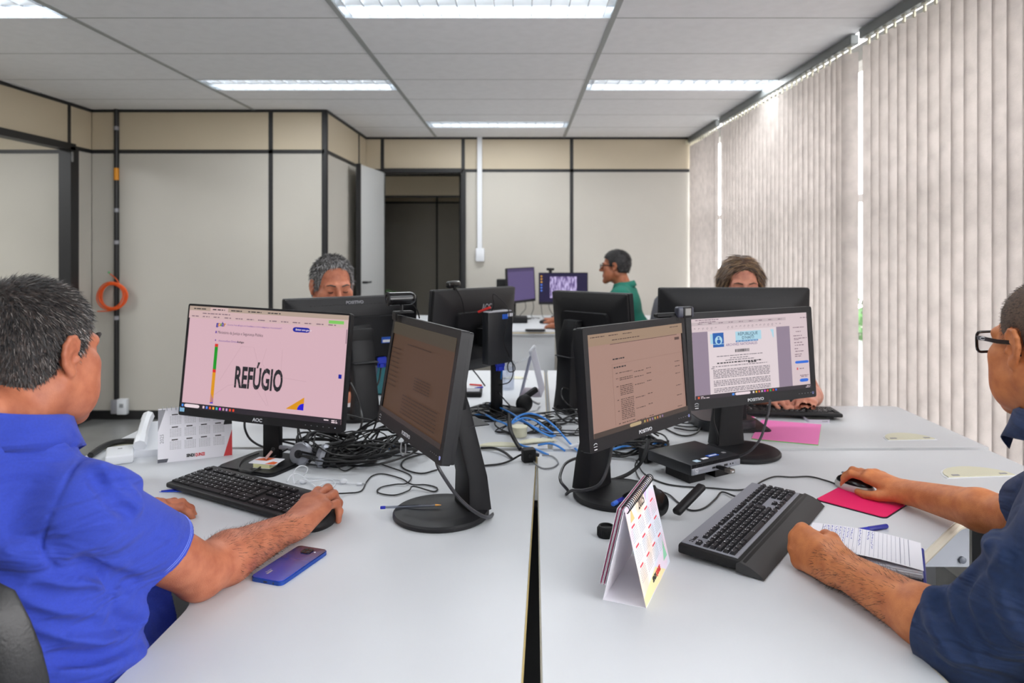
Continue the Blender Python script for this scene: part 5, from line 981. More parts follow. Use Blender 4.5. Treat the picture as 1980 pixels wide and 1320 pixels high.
def pen(label, a, b_, r, body_m, tip_m, cap_m=None, cap=0.18):
    a = Vector(a); b_ = Vector(b_); L = (b_ - a).length; q = (b_ - a).to_track_quat('Z', 'Y').to_euler()
    t = thing('pen', label, 'pen', a, q, 'pens on the desks')
    MB().lathe([(r * 0.8, 0), (r, 0.004), (r, L * 0.86), (r * 0.8, L * 0.90)], 8).build('barrel', body_m, t, 30); MB().lathe([(r * 0.8, L * 0.90), (r * 0.4, L * 0.97), (0.0006, L)], 8).build('tip', tip_m, t)
    if cap_m: MB().lathe([(r * 0.95, -0.003), (r * 1.05, 0), (r * 1.05, L * cap), (r, L * cap + 0.002)], 10).build('cap', cap_m, t)
    return t
M_PBLUE = mat('blue_pen_plastic', (34, 44, 168), 0.35); M_PCLEAR = clear('clear_pen_barrel', (222, 226, 236), 0.2, 0.1)
p = pen('clear ballpoint pen lying on the foot of the brown-screen monitor', (-0.3328, 1.7358, 0.7380), (-0.1913, 1.7475, 0.7400), 0.0036, M_PCLEAR, mat('brass_tip', (206, 150, 80), 0.3, metal=0.8), M_PBLUE, 0.05)
MB().tube([(0, 0, 0.01), (0, 0, 0.13)], 0.0012, 6).build('ink_refill', M_GMARK, p)
p = pen('blue and clear pen lying on the foot of the brownish-page monitor', (0.2266, 1.7600, 0.7380), (0.3112, 1.8591, 0.7410), 0.0055, M_PBLUE, M_METAL, mat('sky_blue_cap', (60, 110, 214), 0.3), 0.10); MB().tube([(0.0045, 0, 0.06), (0.0045, 0, 0.10)], 0.0018, 6).build('clip', M_METAL, p)
pen('blue felt pen beside the open notebook', (0.8354, 1.6519, 0.7260), (0.7202, 1.6135, 0.7260), 0.0052, M_PBLUE, M_PBLUE, mat('dark_blue_cap', (28, 34, 140), 0.35), 0.4)
pen('blue pen on the far left desk behind the middle monitor', (-0.2031, 3.2269, 0.7260), (-0.1657, 3.2620, 0.7260), 0.005, M_PBLUE, M_WHITEP); pen('red pen on the far left desk behind the middle monitor', (-0.2329, 3.3222, 0.7260), (-0.1675, 3.2978, 0.7260), 0.004, mat('red_plastic', (216, 44, 40), 0.4), M_WHITEP)
pen('pink highlighter behind the document monitor', (0.7826, 2.6554, 0.7280), (0.8713, 2.6712, 0.7280), 0.007, mat('pink_plastic', (255, 92, 170), 0.4), M_WHITEP); pen('second pink highlighter left of the document monitor neck', (0.6982, 2.7115, 0.7280), (0.7454, 2.7280, 0.7280), 0.006, mat('pink_plastic', (255, 92, 170), 0.4), M_WHITEP)
# phone, box and cord at the far left
tel = thing('telephone', 'white desk telephone beside the left calendar', 'telephone', (-1.1449, 2.3063, 0.7200), (0, 0, R(20)))
bs = MB(); bs.add([(-0.07, -0.09, 0), (0.09, -0.09, 0), (0.09, 0.1, 0), (-0.07, 0.1, 0), (-0.07, -0.09, 0.02), (0.09, -0.09, 0.02), (0.09, 0.1, 0.065), (-0.07, 0.1, 0.065)], [(3, 2, 1, 0), (4, 5, 6, 7), (0, 1, 5, 4), (1, 2, 6, 5), (2, 3, 7, 6), (3, 0, 4, 7)]); bs.build('base', M_WHITEP, tel)
hs = MB(); hs.tube(catmull([(-0.05, -0.085, 0.035), (-0.05, -0.03, 0.058), (-0.05, 0.05, 0.078), (-0.05, 0.10, 0.082)], 5), [0.019] * 4 + [0.016] * 8 + [0.019] * 4, 8); hs.build('handset', M_WHITEP, tel)
for i in range(12): MB().rbox((0.02 + 0.02 * (i % 3), -0.05 + 0.03 * (i // 3), 0.034 + 0.0071 * (i // 3)), (0.014, 0.012, 0.006), 0.002, 1).build('key', M_GMARK, tel)
wbx = thing('white_box', 'flat white charger box beside the blue sleeve on the left desk', 'charger', (-1.2094, 2.1844, 0.7200), (0, 0, R(28))); MB().rbox((0, 0, 0.014), (0.075, 0.12, 0.028), 0.006, 3).build('case', M_WHITEP, wbx); MB().box((0, 0.02, 0.0284), (0.012, 0.008, 0.0006)).build('mark', M_GMARK, wbx)
cable('thick black spiral telephone cord on the far left desk', [(-1.3035, 2.1929, 0.7300), (-1.3132, 2.2638, 0.7320), (-1.3067, 2.3094, 0.7340), (-1.2747, 2.3263, 0.7360), (-1.2203, 2.3117, 0.7400)], 0.0095, M_CABLE)
# notes and card on the foot of the left monitor
nt_ = thing('note_pad', 'small pale yellow sticky note pad on the foot of the left monitor', 'note pad', (-0.7355, 2.0856, 0.7300), (0, 0, R(-12))); MB().rbox((0, 0, 0.006), (0.052, 0.042, 0.012), 0.0006, 1).build('sheets', mat('pale_yellow_paper', (232, 230, 176), 0.7), nt_); MB().box((0, 0, 0.0005), (0.053, 0.043, 0.001)).build('backing', M_PAPER, nt_)
cdc = thing('plastic_card', 'orange and white card lying on the sticky note pad', 'card', ((-0.7327, 2.0903, 0.7420)), (R(2), 0, R(-14))); MB().prism(rrect(0.086, 0.054, 0.004, 3), 0.0012, 0.0022).build('card', M_PAPER, cdc)
MB().prism([(-0.041, 0.0), (0.0, 0.0), (0.012, 0.025), (-0.02, 0.025)], 0.0022, 0.0025).build('orange_shape', mat('orange_print', (226, 98, 30), 0.5), cdc, 0); MB().prism([(0.01, -0.025), (0.04, -0.025), (0.04, -0.006), (0.022, -0.002)], 0.0022, 0.0025).build('orange_shape', mat('orange_print', (226, 98, 30), 0.5), cdc, 0); MB().tube([(-0.01, 0.008, 0.004), (0.0, 0.026, 0.022)], 0.004, 8).build('ribbon_loop', mat('dusty_pink_ribbon', (196, 160, 154), 0.6), cdc); MB().sphere((0.001, 0.03, 0.026), 0.006, 8).build('ribbon_end', M_BLACK2, cdc)
# headphones left, earphones
hd = thing('headphones', 'silver and black headphones lying in the left cable heap', 'headphones', (-0.6167, 2.1133, 0.7200), (0, 0, R(-30)))
for (x, y, a) in ((-0.035, 0.0, 20), (0.032, 0.02, -60)):
    M = Matrix.Translation((x, y, 0.032)) @ Matrix.Rotation(R(a), 4, 'Z') @ Matrix.Rotation(R(75), 4, 'X')
    cup = MB().lathe([(0.02, -0.016), (0.033, -0.012), (0.035, 0), (0.03, 0.010), (0.022, 0.014), (0.001, 0.015)], 26, M).build('earcup', M_SILVER, hd); MB().lathe([(0.018, -0.022), (0.030, -0.024), (0.034, -0.017), (0.030, -0.011)], 26, M).build('cushion', M_BLACK2, cup); MB().lathe([(0.012, 0.0145), (0.012, 0.017), (0.001, 0.0175)], 18, M).build('badge', M_INK, cup)
MB().tube(catmull([(-0.035, 0.02, 0.06), (-0.07, 0.07, 0.07), (-0.06, 0.14, 0.06), (0.02, 0.16, 0.05), (0.06, 0.09, 0.06), (0.035, 0.03, 0.06)], 6), 0.007, 8).build('headband', M_BLACK2, hd); MB().rbox((-0.085, 0.0, 0.045), (0.09, 0.012, 0.012), 0.004, 2, Matrix.Rotation(R(6), 4, 'Z')).build('silver_arm', M_SILVER, hd)
ep = thing('earphones', 'white earphones with tangled cord behind the left keyboard', 'earphones', (0, 0, 0))
for pts in ([(-0.5424, 1.9245, 0.7230), (-0.5671, 1.9432, 0.7320), (-0.5884, 1.9584, 0.7340), (-0.6074, 1.9657, 0.7260), (-0.6124, 1.9590, 0.7240), (-0.6201, 1.9748, 0.7400), (-0.6150, 1.9810, 0.7550), (-0.6029, 1.9925, 0.7600), (-0.5865, 1.9902, 0.7550), (-0.5901, 1.9926, 0.7400), (-0.6053, 2.0051, 0.7260)], [(-0.5426, 1.9204, 0.7230), (-0.5294, 1.9578, 0.7230), (-0.5007, 1.9663, 0.7230), (-0.4677, 1.9578, 0.7230), (-0.4409, 1.9506, 0.7240)], [(-0.6058, 2.0069, 0.7240), (-0.5668, 2.0011, 0.7230), (-0.5227, 1.9967, 0.7230), (-0.4848, 1.9700, 0.7260)], [(-0.6357, 1.9706, 0.7230), (-0.6357, 2.0016, 0.7300), (-0.6193, 2.0088, 0.7320), (-0.5909, 1.9857, 0.7280), (-0.5428, 1.9163, 0.7230)], [(-0.5764, 1.9749, 0.7230), (-0.5273, 1.9923, 0.7230), (-0.5014, 1.9578, 0.7230), (-0.5038, 1.9245, 0.7230), (-0.5389, 1.9123, 0.7230)]): MB().tube(catmull(pts, 6), 0.0015, 6).build('cord', M_WHITEP, ep)
MB().tube([(-0.4409, 1.9506, 0.7240), (-0.4269, 1.9506, 0.7240)], 0.0035, 8).build('jack_sleeve', M_WHITEP, ep); MB().tube([(-0.4269, 1.9506, 0.7240), (-0.4172, 1.9506, 0.7240)], 0.0017, 8).build('jack', M_METAL, ep)
for px_ in ((-0.4801, 1.9627, 0.7270), (-0.5897, 1.9627, 0.7270)): MB().sphere(px_, (0.011, 0.008, 0.007), 8).build('earbud', M_WHITEP, ep)
# things round the middle
hs2 = thing('headset', 'black headset lying on the far left desk by the joint', 'headset', (0.0200, 2.7960, 0.7200), (0, 0, R(25)))
MB().sphere((-0.005, 0.0, 0.035), (0.035, 0.022, 0.035), 10).build('earcup', M_BLACK2, hs2); MB().rbox((0.05, 0.02, 0.045), (0.085, 0.022, 0.024), 0.008, 2, Matrix.Rotation(R(-28), 4, 'Y')).build('arm', M_BLACK2, hs2); MB().tube(catmull([(0.03, 0, 0.04), (0.07, 0.03, 0.02), (0.1, 0.08, 0.01)], 5), 0.004, 6).build('microphone_boom', M_GREYC, hs2); MB().sphere((-0.06, -0.03, 0.014), (0.05, 0.025, 0.016), 8).build('earcup', M_BLACK2, hs2)
ts = thing('file_box', 'teal box behind the monitor of the grey-haired person', 'box', (-0.6078, 3.1014, 0.7200), (0, 0, R(10))); MB().rbox((0, 0.06, 0.065), (0.15, 0.11, 0.125), 0.012, 3).build('body', mat('teal_plastic', (62, 140, 150), 0.5), ts); MB().rbox((0, 0.06, 0.131), (0.152, 0.112, 0.008), 0.003, 1).build('lid_rim', mat('dark_teal', (30, 76, 84), 0.5), ts)
pp = thing('paper_stack', 'white stack of cards on top of the teal box', 'paper', ((-0.6078, 3.1014, 0.7200)), (0, 0, R(12)));
for i in range(3): MB().rbox((0.002 * i, 0.06, 0.145 + 0.016 * i), (0.15, 0.10, 0.014), 0.002, 1).build('bundle', M_PAPER, pp)
# ------------------------------------------------------------------ small things on the right
ph = thing('smartphone', 'blue smartphone lying face down beside the left forearm', 'smartphone', (-0.463, 1.458, ZD), (0, 0, R(-19)))
mb_ = mat('gradient_blue_glass', (38, 66, 150), 0.12, coat=0.6); _nt = mb_.node_tree; _tc = _nt.nodes.new('ShaderNodeTexCoord'); _sp = _nt.nodes.new('ShaderNodeSeparateXYZ'); _r = _nt.nodes.new('ShaderNodeValToRGB'); _mm = _nt.nodes.new('ShaderNodeMath'); _mm.operation = 'MULTIPLY_ADD'; _mm.inputs[1].default_value = 6.5; _mm.inputs[2].default_value = 0.5
_r.color_ramp.elements[0].color = lin((26, 74, 190)); _r.color_ramp.elements[1].color = lin((34, 30, 52)); _nt.links.new(_tc.outputs['Object'], _sp.inputs[0]); _nt.links.new(_sp.outputs[1], _mm.inputs[0]); _nt.links.new(_mm.outputs[0], _r.inputs[0]); _nt.links.new(_r.outputs[0], _nt.nodes['Principled BSDF'].inputs['Base Color'])
MB().prism(rrect(0.0735, 0.155, 0.010, 5), 0.0, 0.006).prism(rrect(0.0735, 0.155, 0.010, 5), 0.006, 0.007).build('frame', mat('blue_phone_frame', (40, 80, 170), 0.25, metal=0.5), ph, 30); MB().prism(rrect(0.0705, 0.152, 0.009, 5), 0.007, 0.0088).build('back_glass', mb_, ph, 30)
cmb = MB().prism(rrect(0.022, 0.022, 0.005, 4, 0.0, 0.055), 0.0088, 0.0104).build('camera_bump', M_GLOSS, ph, 30)
for (x, y) in ((-0.005, 0.060), (0.005, 0.060), (-0.005, 0.050), (0.005, 0.050)): MB().lathe([(0.0036, 0), (0.0036, 0.0006), (0.0022, 0.0008)], 14, Matrix.Translation((x, y, 0.0104))).build('lens', M_INK, cmb)
MB().lathe([(0.002, 0), (0.002, 0.0004)], 10, Matrix.Translation((0.018, 0.056, 0.0088))).build('flash', M_PAPER, ph); text('maker_name', 'Redmi', 0.006, M_GMARK, ph, frame_xy(-0.018, -0.045, 0.0089, R(90)), None, 0, 0.0001); tag(MB().box((-0.012, -0.05, 0.0089), (0.004, 0.016, 0.0001)).build('small_print', M_GMARK, ph, 0), kind='stuff')
MB().rbox((0, -0.0777, 0.0035), (0.009, 0.001, 0.0026), 0.0008, 1).build('charging_port', M_INK, ph); MB().lathe([(0.0018, 0), (0.0018, 0.0005)], 10, Matrix.Translation((0.018, -0.0775, 0.0035)) @ Matrix.Rotation(R(90), 4, 'X')).build('jack_port', M_INK, ph)
sh_ = thing('blue_clip', 'pointed blue plastic sleeve poking out under the left keyboard', 'plastic sleeve', (-0.9026, 1.9090, 0.7200), (0, 0, R(10))); MB().add([(-0.045, -0.008, 0.001), (0.03, -0.018, 0.001), (0.06, 0.0, 0.001), (0.03, 0.02, 0.001), (-0.045, -0.008, 0.002), (0.03, -0.018, 0.005), (0.06, 0.0, 0.006), (0.03, 0.02, 0.005)], [(3, 2, 1, 0), (4, 5, 6, 7), (0, 1, 5, 4), (1, 2, 6, 5), (2, 3, 7, 6), (3, 0, 4, 7)]).build('sleeve', mat('translucent_blue_plastic', (40, 80, 210), 0.25), sh_); MB().tube([(-0.04, -0.008, 0.004), (0.04, 0.0, 0.006)], 0.0016, 6).build('refill', M_PBLUE, sh_)
lm = thing('mouse', 'black mouse under the hand of the person in the blue polo shirt', 'mouse', (-0.462, 1.672, ZD), (0, 0, R(-20))); MB().sphere((0, 0, 0.012), (0.030, 0.054, 0.022), 12).build('shell', M_BLACK2, lm); MB().rbox((0, 0.03, 0.030), (0.006, 0.016, 0.006), 0.002, 1).build('wheel', M_GMARK, lm)
cap = thing('bottle_cap', 'ridged black plastic cap standing on the right desk', 'cap', (0.1913, 1.6112, 0.7200)); pr = [(0.0185, 0), (0.0195, 0.002), (0.0195, 0.019), (0.0165, 0.024), (0.0135, 0.0245), (0.0125, 0.020), (0.001, 0.019)]; MB().lathe(pr, 40).build('shell', M_BLACK2, cap)
rb = MB()
for i in range(36): rb.box((0.0197 * math.cos(i * PI / 18), 0.0197 * math.sin(i * PI / 18), 0.0105), (0.0012, 0.0012, 0.016))
tag(rb.build('ridges', M_BLACK2, cap, 0), kind='stuff')
hs3 = thing('headset', 'black headset behind the pastel calendar with its arm sticking out', 'headset', (0.3496, 1.7210, 0.7200), (0, 0, R(38)))
MB().lathe([(0.012, -0.012), (0.030, -0.010), (0.033, 0), (0.026, 0.012), (0.001, 0.015)], 26, Matrix.Translation((-0.02, 0.012, 0.034)) @ Matrix.Rotation(R(80), 4, 'X')).build('earcup', M_GLOSS, hs3); MB().tube(catmull([(-0.02, 0.02, 0.07), (-0.035, 0.07, 0.05), (-0.02, 0.12, 0.02), (0.03, 0.13, 0.01)], 6), 0.006, 8).build('headband', M_BLACK2, hs3); MB().rbox((0, 0, 0), (0.11, 0.024, 0.016), 0.007, 3, Matrix.Translation((0.045, -0.03, 0.042)) @ Matrix.Rotation(R(-24), 4, 'Y')).build('arm', M_BLACK, hs3)
# mouse pad, mouse, notebook
pd = thing('mouse_pad', 'bright pink mouse pad under the hand on the right desk', 'mouse pad', (0.871, 1.832, ZD), (0, 0, R(42.5)))
MB().prism(rrect(0.178, 0.172, 0.014, 5), 0, 0.0022).build('rubber', M_INK, pd, 30); MB().prism(rrect(0.174, 0.168, 0.013, 5), 0.0022, 0.0036).build('cloth', mat('bright_pink_cloth', (232, 14, 98), 0.75, bump=(900, 0.2)), pd, 30); MB().box((0, 0, 0.0037), (0.020, 0.0014, 0.0002), Matrix.Translation((0.066, -0.076, 0)) @ Matrix.Rotation(R(20), 4, 'Z')).build('small_print', M_WMARK, pd, 0)
ms = thing('mouse', 'black and silver mouse on the bright pink mouse pad', 'mouse', (0.882, 1.908, ZD + 0.0036), (0, 0, R(35)))
MB().sphere((0, 0, 0.008), (0.0285, 0.054, 0.024), 14).build('side_shell', mat('pearl_silver', (206, 208, 204), 0.3, metal=0.2), ms); MB().sphere((0, 0.0, 0.016), (0.0265, 0.050, 0.0215), 14).build('top_shell', M_GLOSS, ms); MB().rbox((0, 0.028, 0.036), (0.007, 0.016, 0.006), 0.002, 1).build('wheel', M_SILVER, ms)
nb = thing('notebook', 'open lined notebook with blue handwriting on the right desk', 'notebook', (0.690, 1.452, ZD), (0, 0, R(-27)))
LW, LD = 0.205, 0.142
cv = MB().rbox((0, 0, 0.0025), (LW + 0.006, LD + 0.006, 0.004), 0.001, 1).build('cover', mat('navy_cover', (30, 44, 140), 0.4), nb)
for i in range(9):
    z = 0.0055 + i * 0.0042; MB().rbox((random.uniform(-0.002, 0.002), random.uniform(-0.002, 0.002), z), (LW - random.uniform(0, 0.006), LD - random.uniform(0, 0.005), 0.0038), 0.0008, 1).build('page_bundle', M_PAPER if i != 4 else mat('dark_divider', (52, 56, 74), 0.6), nb)
MB().tube([(LW / 2 + 0.002, -LD / 2, 0.012), (LW / 2 + 0.002, LD / 2, 0.03)], 0.004, 6).build('blue_band', mat('navy_cover', (30, 44, 140), 0.4), nb)
pg = MB(); n_ = 12; vs = []; 
for i in range(n_ + 1):
    u = -LW / 2 + LW * i / n_; zz = 0.0435 + 0.006 * math.sin(PI * i / n_) + (0.006 * (1 - i / n_))
    vs += [(u, -LD / 2, zz), (u, LD / 2, zz)]
pg.add(vs, [(2 * i, 2 * i + 2, 2 * i + 3, 2 * i + 1) for i in range(n_)]); top = pg.build('open_page', M_PAPER, nb, 60)
def pgz(u): i = (u + LW / 2) / LW; return 0.0435 + 0.006 * math.sin(PI * i) + 0.006 * (1 - i) + 0.0005
ln = MB()
for i in range(22):
    u = -LW / 2 + 0.022 + i * 0.0076; ln.add([(u, -LD / 2 + 0.003, pgz(u)), (u + (0.0011 if i in (0, 19, 21) else 0.0005), -LD / 2 + 0.003, pgz(u)), (u + (0.0011 if i in (0, 19, 21) else 0.0005), LD / 2 - 0.003, pgz(u)), (u, LD / 2 - 0.003, pgz(u))], [(0, 1, 2, 3)])
tag(ln.build('ruled_lines', mat('ruling_grey', (150, 152, 170), 0.6), top, 0), kind='stuff')
hw = MB(); rr = random.Random(5)
for i in range(13):
    u = -LW / 2 + 0.026 + i * 0.0076; y = LD / 2 - 0.008; end = -LD / 2 + rr.uniform(0.03, 0.10)
    while y > end and (i < 8 or i in (9, 11, 12)):
        pts = []; l = rr.uniform(0.008, 0.02)
        for k in range(6): pts.append((u + rr.uniform(-0.002, 0.002), y - l * k / 5, pgz(u) + 0.0003))
        hw.tube(pts, 0.00035, 3); y -= l + 0.004
tag(hw.build('handwriting', mat('blue_ink', (70, 84, 190), 0.6), top, 0), kind='stuff')
# pink paper, phone with cable
pk = thing('paper_sheet', 'pink sheet of paper lying over a green one', 'paper', (0, 0, 0)); q = [(0.8894, 2.6682, 0.7230), (1.0821, 2.5992, 0.7230), (0.9630, 2.3372, 0.7230), (0.7712, 2.4120, 0.7230)]
MB().add(q + [(p_[0], p_[1], p_[2] - 0.0012) for p_ in q], [(3, 2, 1, 0), (4, 5, 6, 7), (0, 1, 5, 4), (1, 2, 6, 5), (2, 3, 7, 6), (3, 0, 4, 7)]).build('sheet', mat('hot_pink_paper', (250, 132, 200), 0.7), pk, 0)
gq = [(0.8920, 2.6702, 0.7206), (1.0799, 2.5939, 0.7206), (0.9624, 2.3338, 0.7206), (0.7700, 2.4081, 0.7206)]; gp = thing('paper_sheet', 'green sheet of paper peeking out under the pink one', 'paper', (0, 0, 0)); MB().add(gq + [(p_[0], p_[1], p_[2] + 0.0008) for p_ in gq], [(3, 2, 1, 0), (4, 5, 6, 7), (0, 1, 5, 4), (1, 2, 6, 5), (2, 3, 7, 6), (3, 0, 4, 7)]).build('sheet', mat('lime_paper', (96, 206, 70), 0.7), gp, 0)
p2 = thing('smartphone', 'dark smartphone with pale edge charging beside the pink paper', 'smartphone', (1.093, 2.715, ZD), (0, 0, R(-3)))
MB().prism(rrect(0.080, 0.165, 0.008, 4), 0, 0.011).build('frame', mat('pale_lilac_frame', (204, 198, 212), 0.35), p2, 30); MB().prism(rrect(0.077, 0.162, 0.007, 4), 0.011, 0.0122).build('screen_glass', mat('dark_phone_glass', (52, 52, 50), 0.12), p2, 30); MB().box((0.02, -0.083, 0.006), (0.02, 0.001, 0.003)).build('side_button', M_GMARK, p2)
cable('short black charging cable of the phone by the pink paper', [(1.09, 2.80, ZD + 0.008), (1.088, 2.83, ZD + 0.012), (1.07, 2.855, ZD + 0.03), (1.045, 2.86, ZD + 0.032), (1.03, 2.85, ZD + 0.02)], 0.0032)

# ------------------------------------------------------------------ people: distance fields turned into one continuous skin
def V3(p): return np.array(p, dtype=np.float32)
def unit(v): v = np.array(v, float); return v / np.linalg.norm(v)
class Fld:
    def __init__(s, lo, hi, h):
        s.lo = np.array(lo, float); s.h = h; s.n = np.ceil((np.array(hi) - s.lo) / h).astype(int) + 1
        s.a = np.full(s.n, 0.06, np.float32)
    def _loc(s, lo, hi):
        i0 = np.clip(np.floor((np.array(lo) - s.lo) / s.h).astype(int), 0, s.n); i1 = np.clip(np.ceil((np.array(hi) - s.lo) / s.h).astype(int) + 1, 0, s.n)
        if np.any(i1 - i0 < 1): return None
        g = [(s.lo[d] + s.h * np.arange(i0[d], i1[d])).astype(np.float32) for d in range(3)]
        return tuple(slice(i0[d], i1[d]) for d in range(3)), g[0][:, None, None], g[1][None, :, None], g[2][None, None, :]
    def _op(s, sl, d, k, op):
        a = s.a[sl]
        if op == 'u':
            hh = np.clip(0.5 + 0.5 * (a - d) / k, 0, 1); s.a[sl] = a * (1 - hh) + d * hh - k * hh * (1 - hh)
        elif op == 's':
            hh = np.clip(0.5 - 0.5 * (a + d) / k, 0, 1); s.a[sl] = a * (1 - hh) - d * hh + k * hh * (1 - hh)
        elif op == 'i':
            hh = np.clip(0.5 - 0.5 * (d - a) / k, 0, 1); s.a[sl] = d * (1 - hh) + a * hh + k * hh * (1 - hh)
    def cone(s, a, b, ra, rb, k=0.01, op='u', sq=None):
        a = V3(a); b = V3(b); m = max(ra, rb) + 0.035
        if sq: m = m * max(1, sq[1])
        L = s._loc(np.minimum(a, b) - m, np.maximum(a, b) + m)
        if L is None: return s
        sl, X, Y, Z = L; px, py, pz = X - a[0], Y - a[1], Z - a[2]; ba = b - a; den = float(ba @ ba) + 1e-12
        t = np.clip((px * ba[0] + py * ba[1] + pz * ba[2]) / den, 0, 1)
        qx, qy, qz = px - t * ba[0], py - t * ba[1], pz - t * ba[2]
        d2 = qx * qx + qy * qy + qz * qz
        if sq:
            w = unit(sq[0]); dt = qx * w[0] + qy * w[1] + qz * w[2]; d2 = d2 + dt * dt * (1 / sq[1] ** 2 - 1)
        s._op(sl, np.sqrt(np.maximum(d2, 1e-12)) - (ra + (rb - ra) * t), k, op); return s
    def ell(s, c, r, Rm=None, k=0.01, op='u'):
        c = V3(c); m = max(r) + 0.035; L = s._loc(c - m, c + m)
        if L is None: return s
        sl, X, Y, Z = L; p = [X - c[0], Y - c[1], Z - c[2]]
        if Rm is not None:
            Rm = np.asarray(Rm, np.float32); p = [p[0] * Rm[0, i] + p[1] * Rm[1, i] + p[2] * Rm[2, i] for i in range(3)]
        k0 = np.sqrt(sum((p[i] / r[i]) ** 2 for i in range(3))); k1 = np.sqrt(sum((p[i] / r[i] ** 2) ** 2 for i in range(3)))
        s._op(sl, k0 * (k0 - 1) / np.maximum(k1, 1e-6), k, op); return s
    def plane(s, p, n, k=0.004):
        """keep the side where (x-p).n < 0"""
        sl, X, Y, Z = s._loc(s.lo, s.lo + s.h * s.n); n = unit(n)
        s._op(sl, ((X - p[0]) * n[0] + (Y - p[1]) * n[1] + (Z - p[2]) * n[2]).astype(np.float32), k, 'i'); return s
    def slab(s, p, n, c, rad):
        """cut off what lies past the plane p,n within rad of c"""
        L = s._loc(np.array(c) - rad, np.array(c) + rad); sl, X, Y, Z = L; n = unit(n)
        d = ((X - p[0]) * n[0] + (Y - p[1]) * n[1] + (Z - p[2]) * n[2]).astype(np.float32)
        dist = np.sqrt((X - c[0]) ** 2 + (Y - c[1]) ** 2 + (Z - c[2]) ** 2) - rad
        s._op(sl, np.maximum(-d, dist), 0.003, 's'); return s
    def mesh(s, name, relax=2):
        A = s.a; ins = A < 0; n = A.shape
        cnt = np.zeros(tuple(v - 1 for v in n), np.int8)
        for i in (0, 1):
            for j in (0, 1):
                for k in (0, 1): cnt += ins[i:n[0] - 1 + i, j:n[1] - 1 + j, k:n[2] - 1 + k]
        act = (cnt > 0) & (cnt < 8); ci = np.argwhere(act); idx = np.full(act.shape, -1, np.int32); idx[act] = np.arange(len(ci))
        acc = np.zeros((len(ci), 3)); num = np.zeros(len(ci))
        cor = [(i, j, k) for i in (0, 1) for j in (0, 1) for k in (0, 1)]; val = {c: A[ci[:, 0] + c[0], ci[:, 1] + c[1], ci[:, 2] + c[2]] for c in cor}
        for c in cor:
            for ax in range(3):
                if c[ax]: continue
                e = list(c); e[ax] = 1; va, vb = val[c], val[tuple(e)]; x = (va < 0) != (vb < 0)
                t = np.where(x, va / np.where(x, va - vb, 1), 0); p = np.tile(np.array(c, float), (len(ci), 1)); p[:, ax] += t
                acc += np.where(x[:, None], p, 0); num += x
        v = s.lo + s.h * (ci + acc / num[:, None]); Q = []
        for ax in range(3):
            b, c = (ax + 1) % 3, (ax + 2) % 3
            s0 = [slice(None)] * 3; s1 = [slice(None)] * 3; s0[ax] = slice(0, -1); s1[ax] = slice(1, None)
            e0, e1 = ins[tuple(s0)], ins[tuple(s1)]; E = np.argwhere(e0 != e1); E = E[(E[:, b] > 0) & (E[:, c] > 0) & (E[:, b] < n[b] - 1) & (E[:, c] < n[c] - 1)]
            fl = e0[E[:, 0], E[:, 1], E[:, 2]]
            def at(db, dc):
                q = E.copy(); q[:, b] -= db; q[:, c] -= dc; return idx[q[:, 0], q[:, 1], q[:, 2]]
            q = np.stack([at(1, 1), at(0, 1), at(0, 0), at(1, 0)], 1); q[~fl] = q[~fl][:, ::-1]; Q.append(q)
        Q = np.concatenate(Q)
        for _ in range(relax):                     # light smoothing
            sm = np.zeros_like(v); dg = np.zeros(len(v))
            for i in range(4):
                a_, b_ = Q[:, i], Q[:, (i + 1) % 4]
                for d in range(3): sm[:, d] += np.bincount(a_, v[b_, d], len(v)) + np.bincount(b_, v[a_, d], len(v))
                dg += np.bincount(a_, minlength=len(v)) + np.bincount(b_, minlength=len(v))
            v = v * 0.5 + 0.5 * sm / np.maximum(dg, 1)[:, None]
        me = bpy.data.meshes.new(name); me.vertices.add(len(v)); me.vertices.foreach_set('co', v.astype(np.float32).ravel())
        me.loops.add(len(Q) * 4); me.loops.foreach_set('vertex_index', Q.astype(np.int32).ravel()); me.polygons.add(len(Q)); me.polygons.foreach_set('loop_start', np.arange(0, len(Q) * 4, 4, dtype=np.int32))
        me.update(calc_edges=True); me.polygons.foreach_set('use_smooth', np.ones(len(Q), bool)); return me
def crease(f, pts, r=0.004, k=0.010, op='s', push=0.0):
    """a fold or seam along points that lie on the cloth"""
    q = [np.array(v) for v in catmull(pts, 4)] if len(pts) > 2 else [np.array(v) for v in pts]; mid = (f.lo + f.h * f.n / 2)
    d = lambda v: unit(mid - v) * push
    for a, b in zip(q[:-1], q[1:]):
        if np.linalg.norm(np.array(a) - np.array(b)) < 0.09: f.cone(np.array(a) + d(np.array(a)), np.array(b) + d(np.array(b)), r, r, k, op)
class Fr:
    """a head frame: x right, y forward, z up"""
    def __init__(s, o, yaw, pitch=0.0, roll=0.0, sc=1.0):
        s.o = np.array(o, float); s.s = sc
        s.R = np.array(Matrix.Rotation(yaw, 3, 'Z') @ Matrix.Rotation(pitch, 3, 'X') @ Matrix.Rotation(roll, 3, 'Y'))
    def P(s, x, y, z): return s.o + s.R @ (np.array((x, y, z)) * s.s)
    def inv(s, v): return ((np.asarray(v) - s.o) @ s.R) / s.s
